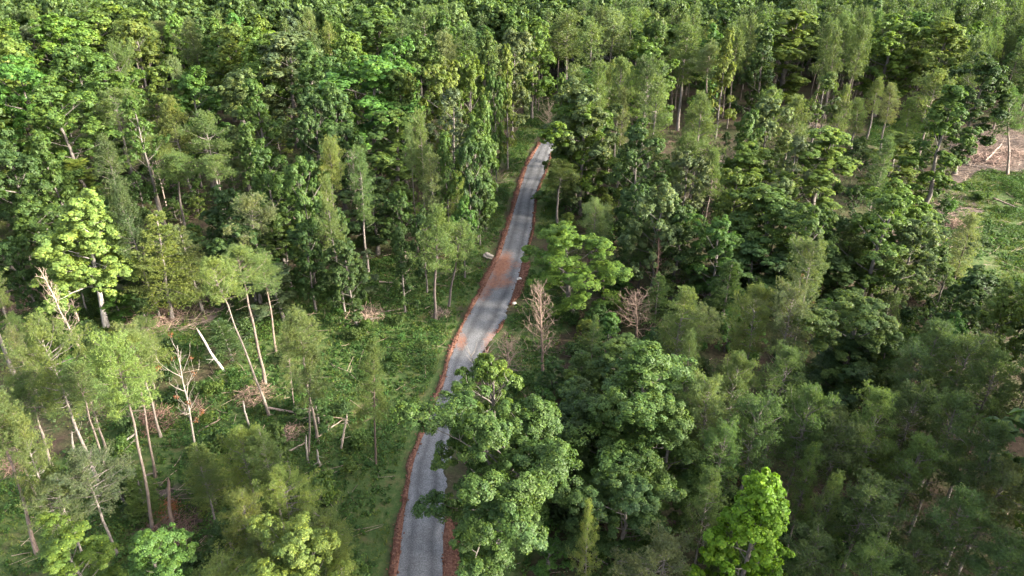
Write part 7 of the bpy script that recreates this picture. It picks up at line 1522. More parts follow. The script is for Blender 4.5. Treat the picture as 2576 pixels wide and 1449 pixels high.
BRUSH = [
(0,-47.58,79.65,7.9,1.64,(0.95,0.8,0.75),'big grey-brown brush pile at the foot of the feathery conifer'),
(1,-67.56,84.37,8.25,5.31,(0.85,0.7,0.66),'dark brown brush heap at the left edge under the lime-green tree'),
(0,-38.02,58.66,5.08,5.17,(0.75,0.55,0.48),'reddish brush pile between the golden pine stems'),
(1,-30.33,43.67,5.24,6.12,(0.6,0.45,0.42),'dark brown brush pile above the rounded vivid tree'),
(2,-31.41,46.19,3.26,2.85,(1.3,0.62,0.3),'rusty orange dead pine top on the dark brush pile'),
(0,-48.73,52.63,4.13,1.91,(0.8,0.62,0.56),'brown brush pile at the left edge below the wide golden pine'),
(2,-45.75,60.65,3.03,1.47,(0.8,0.65,0.6),'small brush pile left of the tall golden pine stem'),
(2,-23.34,121.63,3.67,3.05,(0.7,0.5,0.48),'reddish twig heap under the dense upright tree'),
(2,100.68,144.06,10.98,2.6,(0.8,0.65,0.62),'wide flat layer of brown twigs in the right slash'),
(2,102.72,153.6,9.81,5.42,(0.75,0.62,0.6),'brown twig layer at the top of the right slash'),
(2,107.76,148.02,10.37,2.48,(0.8,0.68,0.64),'brown twig layer under the slash pine'),
(2,74.63,167.55,6.72,2.79,(1.1,1.05,1),'pale twig heap behind the tall yellow-lit tree'),
(2,76.35,110.79,4.76,5.61,(0.9,0.75,0.65),'twig heap at the left edge of the right clearing'),
(2,-11.1,99.27,5.61,0.45,(1.15,0.8,0.65),'tan twig heap at the feet of the slim twin pines'),
(2,-22.77,57.07,3.32,2.69,(1,0.85,0.8),'grey twig heap at the feet of the clearing pines'),
(2,-19.67,81.18,5.88,0.52,(1,0.9,0.8),'flat heap of grey branches in the middle of the clearing'),
(2,-9.51,81.18,3.21,6.21,(0.95,0.85,0.8),'twig heap at the foot of the lone clearing pine'),
(2,-34.7,61.0,3.91,6.14,(0.85,0.7,0.62),'brown twig heap behind the withered-leaf tree'),
(1,-28.85,63.1,4.9,5.57,(0.75,0.62,0.55),'dark twig heap between the leaning pine stems'),
(2,9.42,48.64,2.99,4.48,(0.6,0.42,0.36),'dark twig heap below the broad dense oak'),
]
SHRUBS = [
(1,-23.48,49.33,1.11,4.51,(0.079,0.128,0.025),'low fresh green shrub up and right of the low golden pines'),
(2,-28.59,90.17,0.9,4.84,(0.041,0.077,0.025),'upright dark green shrub left of the greyish feathery tree'),
(1,-10.58,69.64,0.61,2.35,(0.056,0.105,0.029),'low dark green shrub right of the young clearing pine'),
(1,-14.53,68.49,0.65,5.54,(0.046,0.09,0.025),'low dark green shrub in front of the greyish feathery tree'),
(1,26.59,40.53,1.2,0.46,(0.061,0.112,0.028),'low mid green shrub right of the yellow-green maple'),
(3,-28.73,39.52,0.94,6.26,(0.048,0.091,0.028),'wide dark green shrub right of the rounded vivid tree'),
(1,26.77,94.14,1.39,5.18,(0.068,0.113,0.027),'low mid green shrub down and right of the slender dead pine'),
(3,21.72,50.73,0.84,4.26,(0.058,0.128,0.027),'wide vivid green shrub up and left of the yellow-green maple'),
(0,-51.85,104.94,1.18,0.4,(0.065,0.153,0.029),'round vivid green shrub right of the feathery conifer'),
(0,28.27,69.33,1.11,3.9,(0.056,0.122,0.026),'round vivid green shrub in front of the twin olive pines'),
(3,34.96,49.31,0.78,0.09,(0.049,0.092,0.028),'wide dark green shrub down and right of the deep green pine group'),
(1,-39.93,93.25,1.4,5.98,(0.07,0.109,0.026),'low mid green shrub behind the bushy-topped pine'),
(1,66.24,124.63,1.27,5.01,(0.09,0.159,0.03),'low fresh green shrub down and right of the tall yellow-lit tree'),
(3,-2.86,53.12,0.97,2.11,(0.049,0.092,0.026),'wide dark green shrub in front of the white-boughed oak'),
(3,-33.53,46.42,0.79,6.1,(0.046,0.08,0.024),'wide dark green shrub behind the rounded vivid tree'),
(3,-26.46,70.32,0.95,5.93,(0.069,0.125,0.03),'wide mid green shrub left of the young clearing pine'),
(3,44.56,83.61,1.38,3.9,(0.074,0.124,0.03),'wide mid green shrub up and left of the glossy vine-clad tree'),
(2,58.83,83.44,1.0,3.79,(0.053,0.099,0.028),'upright dark green shrub behind the big deep green pine'),
(2,-23.34,81.47,0.53,3.4,(0.062,0.142,0.031),'upright vivid green shrub in front of the greyish feathery tree'),
(1,26.12,86.15,1.33,5.93,(0.067,0.15,0.029),'low vivid green shrub behind the full olive pine'),
(0,-39.27,56.73,1.13,5.64,(0.042,0.077,0.022),'round dark green shrub down and right of the tall golden pine'),
(3,34.24,71.92,0.94,3.58,(0.053,0.122,0.026),'wide vivid green shrub down and right of the twin olive pines'),
(1,-14.86,79.16,0.9,1.03,(0.059,0.099,0.025),'low mid green shrub behind the young clearing pine'),
(1,21.05,69.4,1.08,4.45,(0.06,0.122,0.026),'low vivid green shrub in front of the full olive pine'),
(2,31.5,99.89,1.23,0.75,(0.048,0.09,0.025),'upright dark green shrub up and left of the compact vivid tree'),
(2,-39.39,66.08,0.93,5.97,(0.039,0.075,0.023),'upright dark green shrub up and left of the withered-leaf tree'),
(0,-55.41,79.73,0.77,6.27,(0.048,0.086,0.026),'round dark green shrub left of the big brush pile'),
(0,-22.87,103.18,1.4,0.17,(0.07,0.122,0.028),'round mid green shrub up and right of the greyish feathery tree'),
(0,-12.99,39.1,1.36,2.76,(0.068,0.125,0.03),'round mid green shrub right of the yellow-tipped tree'),
(0,5.76,62.51,0.84,0.37,(0.079,0.133,0.032),'round mid green shrub right of the white-boughed oak'),
(2,60.85,124.04,1.04,3.97,(0.067,0.114,0.029),'upright mid green shrub in front of the tall yellow-lit tree'),
(3,-46.46,98.39,0.77,1.56,(0.063,0.117,0.027),'wide mid green shrub up and left of the bushy-topped pine'),
(3,75.88,105.58,0.78,2.32,(0.07,0.11,0.026),'wide mid green shrub in front of the white fallen trunk'),
(1,14.87,103.99,1.39,2.2,(0.046,0.096,0.028),'low dark green shrub left of the dark-trunked pine'),
(2,-36.81,82.02,0.79,4.0,(0.066,0.11,0.026),'upright mid green shrub in front of the bushy-topped pine'),
(3,75.14,121.16,1.01,2.18,(0.07,0.113,0.029),'wide mid green shrub left of the white fallen trunk'),
(3,87.33,117.62,0.5,1.37,(0.063,0.119,0.025),'wide mid green shrub in front of the slash pine'),
(3,78.42,123.49,0.73,1.48,(0.061,0.111,0.026),'wide mid green shrub in front of the long-stemmed pine'),
(2,35.9,57.92,0.89,5.25,(0.048,0.091,0.029),'upright dark green shrub right of the deep green pine group'),
(2,16.34,60.45,1.48,4.57,(0.055,0.096,0.028),'upright dark green shrub right of the broad dense oak'),
(2,13.16,81.27,0.95,6.14,(0.06,0.113,0.027),'upright mid green shrub left of the leafless rounded tree'),
(1,-55.88,106.2,0.99,1.7,(0.042,0.082,0.023),'low dark green shrub up and right of the feathery conifer'),
(2,-28.62,53.1,1.48,2.31,(0.06,0.108,0.025),'upright mid green shrub behind the low golden pines'),
(0,49.3,74.35,0.96,5.54,(0.046,0.086,0.024),'round dark green shrub up and left of the big deep green pine'),
(2,-13.88,74.81,0.51,0.3,(0.057,0.134,0.028),'upright vivid green shrub up and right of the young clearing pine'),
(0,19.88,40.53,1.13,6.06,(0.106,0.182,0.033),'round fresh green shrub down and left of the yellow-green maple'),
(0,28.46,54.51,0.88,1.36,(0.045,0.084,0.024),'round dark green shrub down and left of the deep green pine group'),
(1,-54.71,73.37,1.31,2.49,(0.069,0.156,0.03),'low vivid green shrub right of the wide golden pine'),
(1,11.51,41.31,1.27,4.13,(0.074,0.131,0.029),'low mid green shrub left of the pale olive pine top'),
(3,-63.9,110.54,1.39,5.73,(0.057,0.098,0.029),'wide dark green shrub behind the feathery conifer'),
(0,-32.18,119.01,1.1,2.29,(0.049,0.089,0.024),'round dark green shrub in front of the thin tall pine'),
(3,-22.55,87.06,0.77,3.66,(0.064,0.127,0.029),'wide vivid green shrub in front of the greyish feathery tree'),
(1,-59.37,78.41,1.08,3.06,(0.052,0.091,0.029),'low dark green shrub up and right of the wide golden pine'),
(2,43.68,99.27,1.43,6.14,(0.067,0.111,0.026),'upright mid green shrub right of the compact vivid tree'),
(2,50.92,77.42,1.36,5.7,(0.042,0.082,0.023),'upright dark green shrub up and right of the glossy vine-clad tree'),
(0,65.34,98.68,1.18,5.16,(0.039,0.082,0.022),'round dark green shrub well down and left of the white fallen trunk'),
(2,-59.73,112.07,0.88,1.02,(0.071,0.155,0.033),'upright vivid green shrub behind the feathery conifer'),
(0,-41.95,71.68,1.26,3.59,(0.045,0.082,0.026),'round dark green shrub down and right of the big brush pile'),
(3,-19.96,75.43,0.81,4.32,(0.062,0.098,0.025),'wide mid green shrub behind the young clearing pine'),
(0,-7.84,101.0,1.5,3.79,(0.07,0.152,0.031),'round vivid green shrub right of the lone clearing pine'),
(2,24.22,56.31,1.31,3.17,(0.063,0.106,0.026),'upright mid green shrub left of the deep green pine group'),
(0,26.28,43.73,1.14,0.43,(0.102,0.177,0.033),'round fresh green shrub right of the yellow-green maple'),
(3,30.45,60.8,1.24,6.19,(0.063,0.114,0.024),'wide mid green shrub up and left of the deep green pine group'),
(1,-15.93,108.77,0.76,4.91,(0.064,0.142,0.03),'low vivid green shrub left of the lone clearing pine'),
(3,-24.36,85.47,0.64,0.53,(0.053,0.118,0.025),'wide vivid green shrub down and left of the greyish feathery tree'),
(0,4.6,84.89,0.59,3.47,(0.099,0.168,0.03),'round fresh green shrub behind the tall leafless tree'),
(0,-26.38,39.71,1.03,2.23,(0.043,0.082,0.023),'round dark green shrub right of the rounded vivid tree'),
(0,23.16,43.14,1.25,5.49,(0.041,0.08,0.022),'round dark green shrub right of the yellow-green maple'),
(1,-36.74,74.55,0.76,2.15,(0.066,0.152,0.03),'low vivid green shrub in front of the long leaning pine'),
(0,-26.43,55.85,0.96,3.32,(0.058,0.1,0.025),'round mid green shrub behind the low golden pines'),
(1,-18.73,77.87,0.85,0.3,(0.077,0.132,0.029),'low mid green shrub in front of the greyish feathery tree'),
(3,75.84,102.71,0.75,1.85,(0.051,0.091,0.027),'wide dark green shrub in front of the white fallen trunk'),
(2,-39.32,85.44,1.37,1.61,(0.047,0.084,0.026),'upright dark green shrub right of the long leaning pine'),
(3,4.99,44.86,1.27,5.6,(0.045,0.079,0.024),'wide dark green shrub up and left of the narrow golden pine'),
(2,-56.79,83.36,0.96,6.0,(0.062,0.11,0.025),'upright mid green shrub left of the big brush pile'),
(3,-15.65,55.41,0.8,3.78,(0.065,0.116,0.026),'wide mid green shrub in front of the young clearing pine'),
(3,13.57,86.54,1.3,6.27,(0.061,0.101,0.025),'wide mid green shrub up and left of the leafless rounded tree'),
(1,31.8,65.58,1.43,3.01,(0.046,0.084,0.026),'low dark green shrub up and left of the deep green pine group'),
(1,88.73,122.68,0.89,6.13,(0.065,0.114,0.03),'low mid green shrub in front of the white fallen trunk'),
(3,18.32,124.64,0.83,4.35,(0.049,0.094,0.028),'wide dark green shrub right of the golden roadside pine'),
(0,5.09,95.89,1.08,3.02,(0.065,0.152,0.031),'round vivid green shrub left of the rounded roadside tree'),
(3,5.92,58.31,0.92,5.96,(0.049,0.094,0.028),'wide dark green shrub up and right of the big roadside oak'),
(2,-17.08,46.7,1.45,0.81,(0.089,0.143,0.028),'upright fresh green shrub behind the yellow-tipped tree'),
(0,-33.94,74.82,1.5,3.46,(0.054,0.094,0.029),'round dark green shrub down and right of the long leaning pine'),
(3,56.93,81.11,1.3,0.4,(0.041,0.08,0.023),'wide dark green shrub behind the big deep green pine'),
(1,8.18,83.02,1.36,4.55,(0.076,0.136,0.033),'low mid green shrub right of the tall leafless tree'),
(3,47.63,72.42,1.45,5.76,(0.077,0.125,0.029),'wide mid green shrub right of the glossy vine-clad tree'),
(2,-15.61,51.14,0.67,1.25,(0.09,0.136,0.027),'upright fresh green shrub in front of the young clearing pine'),
(2,-75.56,123.35,0.73,4.12,(0.079,0.129,0.032),'upright mid green shrub down and left of the grey-stemmed pines'),
(0,-23.11,60.78,1.2,2.4,(0.058,0.131,0.026),'round vivid green shrub left of the young clearing pine'),
(3,-40.59,70.1,0.58,1.79,(0.069,0.123,0.029),'wide mid green shrub behind the withered-leaf tree'),
(0,22.59,39.3,1.44,3.36,(0.056,0.117,0.024),'round vivid green shrub in front of the yellow-green maple'),
(0,34.14,61.45,0.97,1.49,(0.068,0.152,0.033),'round vivid green shrub behind the deep green pine group'),
(3,-35.84,63.94,0.69,1.34,(0.062,0.103,0.027),'wide mid green shrub right of the withered-leaf tree'),
(3,37.83,53.58,1.0,4.14,(0.044,0.084,0.025),'wide dark green shrub right of the deep green pine group'),
(3,-13.71,113.11,0.99,4.98,(0.046,0.086,0.025),'wide dark green shrub behind the lone clearing pine'),
(0,-63.65,107.92,1.28,0.91,(0.047,0.091,0.025),'round dark green shrub up and left of the feathery conifer'),
(0,-27.28,60.28,0.53,5.43,(0.057,0.102,0.026),'round mid green shrub right of the withered-leaf tree'),
(1,-40.87,68.23,0.88,4.85,(0.046,0.083,0.025),'low dark green shrub up and left of the withered-leaf tree'),
(2,29.39,44.72,1.3,6.03,(0.04,0.074,0.022),'upright dark green shrub right of the yellow-green maple'),
(3,-33.84,64.17,0.71,5.3,(0.082,0.131,0.027),'wide fresh green shrub right of the withered-leaf tree'),
(3,35.29,52.25,1.25,4.06,(0.092,0.149,0.028),'wide fresh green shrub down and right of the deep green pine group'),
(2,17.59,105.76,1.18,0.52,(0.053,0.095,0.03),'upright dark green shrub left of the dark-trunked pine'),
(2,-35.62,119.53,1.42,1.04,(0.102,0.174,0.032),'upright fresh green shrub in front of the thin tall pine'),
(1,6.55,90.09,1.2,1.82,(0.074,0.117,0.03),'low mid green shrub down and left of the rounded roadside tree'),
(2,-59.98,86.95,1.33,4.25,(0.046,0.088,0.025),'upright dark green shrub in front of the lime-green tree'),
(2,-52.28,73.33,0.86,1.49,(0.044,0.078,0.025),'upright dark green shrub behind the tall golden pine'),
(2,76.37,114.75,1.25,4.8,(0.059,0.134,0.026),'upright vivid green shrub down and left of the white fallen trunk'),
(0,7.58,41.22,0.96,1.5,(0.063,0.11,0.025),'round mid green shrub down and right of the narrow golden pine'),
(0,-67.47,89.57,1.16,0.88,(0.074,0.129,0.031),'round mid green shrub down and left of the lime-green tree'),
(0,-29.54,64.91,0.49,0.57,(0.106,0.164,0.033),'round fresh green shrub right of the withered-leaf tree'),
(1,-17.43,75.04,0.51,2.04,(0.069,0.127,0.031),'low mid green shrub well down and left of the lone clearing pine'),
(1,65.4,89.24,1.27,4.07,(0.046,0.087,0.027),'low dark green shrub up and left of the fresh green tree at the right edge'),
(3,-67.53,121.52,1.44,5.46,(0.044,0.088,0.026),'wide dark green shrub in front of the grey-stemmed pines'),
(2,-58.16,118.45,1.17,0.19,(0.066,0.116,0.028),'upright mid green shrub left of the fork-branched pine'),
(0,17.03,73.61,0.91,4.27,(0.069,0.149,0.029),'round vivid green shrub in front of the leafless rounded tree'),
(3,7.95,70.35,1.17,3.75,(0.052,0.094,0.026),'wide dark green shrub down and right of the tall leafless tree'),
(2,3.39,60.7,1.13,2.02,(0.062,0.133,0.027),'upright vivid green shrub right of the white-boughed oak'),
(1,27.72,71.65,1.07,5.23,(0.065,0.107,0.026),'low mid green shrub down and left of the twin olive pines'),
(3,28.79,41.45,1.42,5.64,(0.045,0.09,0.027),'wide dark green shrub right of the yellow-green maple'),
(3,32.79,70.36,0.83,5.47,(0.053,0.095,0.029),'wide dark green shrub down and right of the twin olive pines'),
(2,-38.17,52.62,1.14,4.59,(0.079,0.139,0.031),'upright mid green shrub right of the grey low pine'),
(0,-56.37,76.29,0.97,2.28,(0.06,0.101,0.024),'round mid green shrub up and right of the wide golden pine'),
(0,-20.24,83.95,0.49,3.0,(0.092,0.161,0.032),'round fresh green shrub down and right of the greyish feathery tree'),
(3,-24.43,52.15,0.86,5.99,(0.069,0.12,0.031),'wide mid green shrub behind the low golden pines'),
(3,57.09,85.68,0.94,5.56,(0.079,0.132,0.031),'wide mid green shrub behind the big deep green pine'),
(1,66.16,92.71,1.31,0.74,(0.102,0.179,0.033),'low fresh green shrub up and left of the fresh green tree at the right edge'),
(0,-32.02,65.39,0.55,1.66,(0.055,0.106,0.023),'round mid green shrub in front of the long leaning pine'),
(3,63.75,124.34,0.75,0.06,(0.053,0.12,0.027),'wide vivid green shrub down and right of the tall yellow-lit tree'),
(3,73.16,101.18,0.73,4.93,(0.042,0.076,0.023),'wide dark green shrub behind the fresh green tree at the right edge'),
(2,19.66,46.19,1.04,1.76,(0.079,0.125,0.032),'upright mid green shrub up and left of the yellow-green maple'),
(0,-63.3,124.31,0.79,2.46,(0.059,0.102,0.026),'round mid green shrub down and right of the grey-stemmed pines'),
(0,12.99,116.21,1.35,4.42,(0.109,0.167,0.032),'round fresh green shrub down and right of the golden roadside pine'),
(0,25.94,75.64,1.07,2.86,(0.052,0.101,0.029),'round dark green shrub right of the full olive pine'),
(2,-28.39,124.17,1.5,4.97,(0.065,0.117,0.027),'upright mid green shrub down and right of the thin tall pine'),
(3,31.62,114.34,1.0,1.66,(0.041,0.08,0.023),'wide dark green shrub up and right of the slender dead pine'),
(0,77.49,103.54,0.49,5.27,(0.07,0.15,0.032),'round vivid green shrub in front of the white fallen trunk'),
(3,-37.19,62.73,0.87,0.3,(0.043,0.079,0.024),'wide dark green shrub in front of the withered-leaf tree'),
(1,0.53,64.98,1.0,1.49,(0.064,0.119,0.026),'low mid green shrub up and right of the white-boughed oak'),
(2,48.54,70.68,1.27,2.75,(0.053,0.115,0.023),'upright vivid green shrub left of the big deep green pine'),
(3,1.97,44.07,1.2,0.37,(0.061,0.139,0.028),'wide vivid green shrub left of the narrow golden pine'),
(2,28.43,78.2,1.34,2.85,(0.06,0.13,0.027),'upright vivid green shrub left of the twin olive pines'),
(3,11.39,77.16,1.28,1.52,(0.058,0.136,0.028),'wide vivid green shrub left of the leafless rounded tree'),
(3,-13.94,70.56,0.62,3.64,(0.068,0.122,0.028),'wide mid green shrub up and right of the young clearing pine'),
(1,-28.93,56.94,0.55,3.9,(0.068,0.16,0.033),'low vivid green shrub down and right of the withered-leaf tree'),
(1,9.4,118.6,1.14,5.68,(0.065,0.133,0.027),'low vivid green shrub in front of the golden roadside pine'),
(3,-26.06,37.61,1.35,5.72,(0.052,0.093,0.028),'wide dark green shrub down and left of the low golden pines'),
(3,-33.38,98.97,1.47,1.58,(0.074,0.13,0.029),'wide mid green shrub left of the greyish feathery tree'),
(1,-32.4,58.9,0.77,1.42,(0.085,0.132,0.025),'low fresh green shrub down and right of the withered-leaf tree'),
(1,-10.99,72.7,0.77,1.52,(0.063,0.1,0.026),'low mid green shrub right of the young clearing pine'),
(0,36.57,117.62,0.87,0.1,(0.069,0.131,0.031),'round mid green shrub down and left of the fresh green tree on the right'),
(1,-24.96,103.54,0.79,2.63,(0.083,0.136,0.026),'low fresh green shrub behind the greyish feathery tree'),
(1,23.32,72.77,0.74,2.87,(0.07,0.157,0.033),'low vivid green shrub down and left of the cone-shaped conifer'),
(3,7.76,79.15,0.8,1.6,(0.054,0.106,0.029),'wide dark green shrub right of the tall leafless tree'),
(0,-70.16,115.67,1.46,6.1,(0.069,0.125,0.029),'round mid green shrub up and right of the lime-green tree'),
(1,-18.4,60.28,0.83,2.63,(0.047,0.088,0.027),'low dark green shrub down and left of the young clearing pine'),
(3,86.53,122.31,0.91,3.65,(0.058,0.103,0.029),'wide dark green shrub in front of the slash pine'),
(0,19.54,122.35,0.89,4.48,(0.064,0.139,0.03),'round vivid green shrub up and left of the dark-trunked pine'),
(3,26.68,92.24,0.78,0.57,(0.052,0.122,0.024),'wide vivid green shrub down and left of the compact vivid tree'),
(3,-46.08,94.54,0.89,6.18,(0.042,0.077,0.024),'wide dark green shrub behind the long leaning pine'),
]
ROCKS = [
(1.05,90.86,1.0,(1,1,0.97),'white rock on the right edge of the road by the red patch'),
(0.27,83.93,0.8,(0.95,0.95,0.92),'pale rock in the grass right of the road'),
(-3.71,98.15,1.9,(0.5,0.46,0.42),'grey boulder in the verge left of the road, behind the clearing'),
(12.26,161.09,1.0,(0.8,0.8,0.75),'pale stone in the verge near the bend'),
]
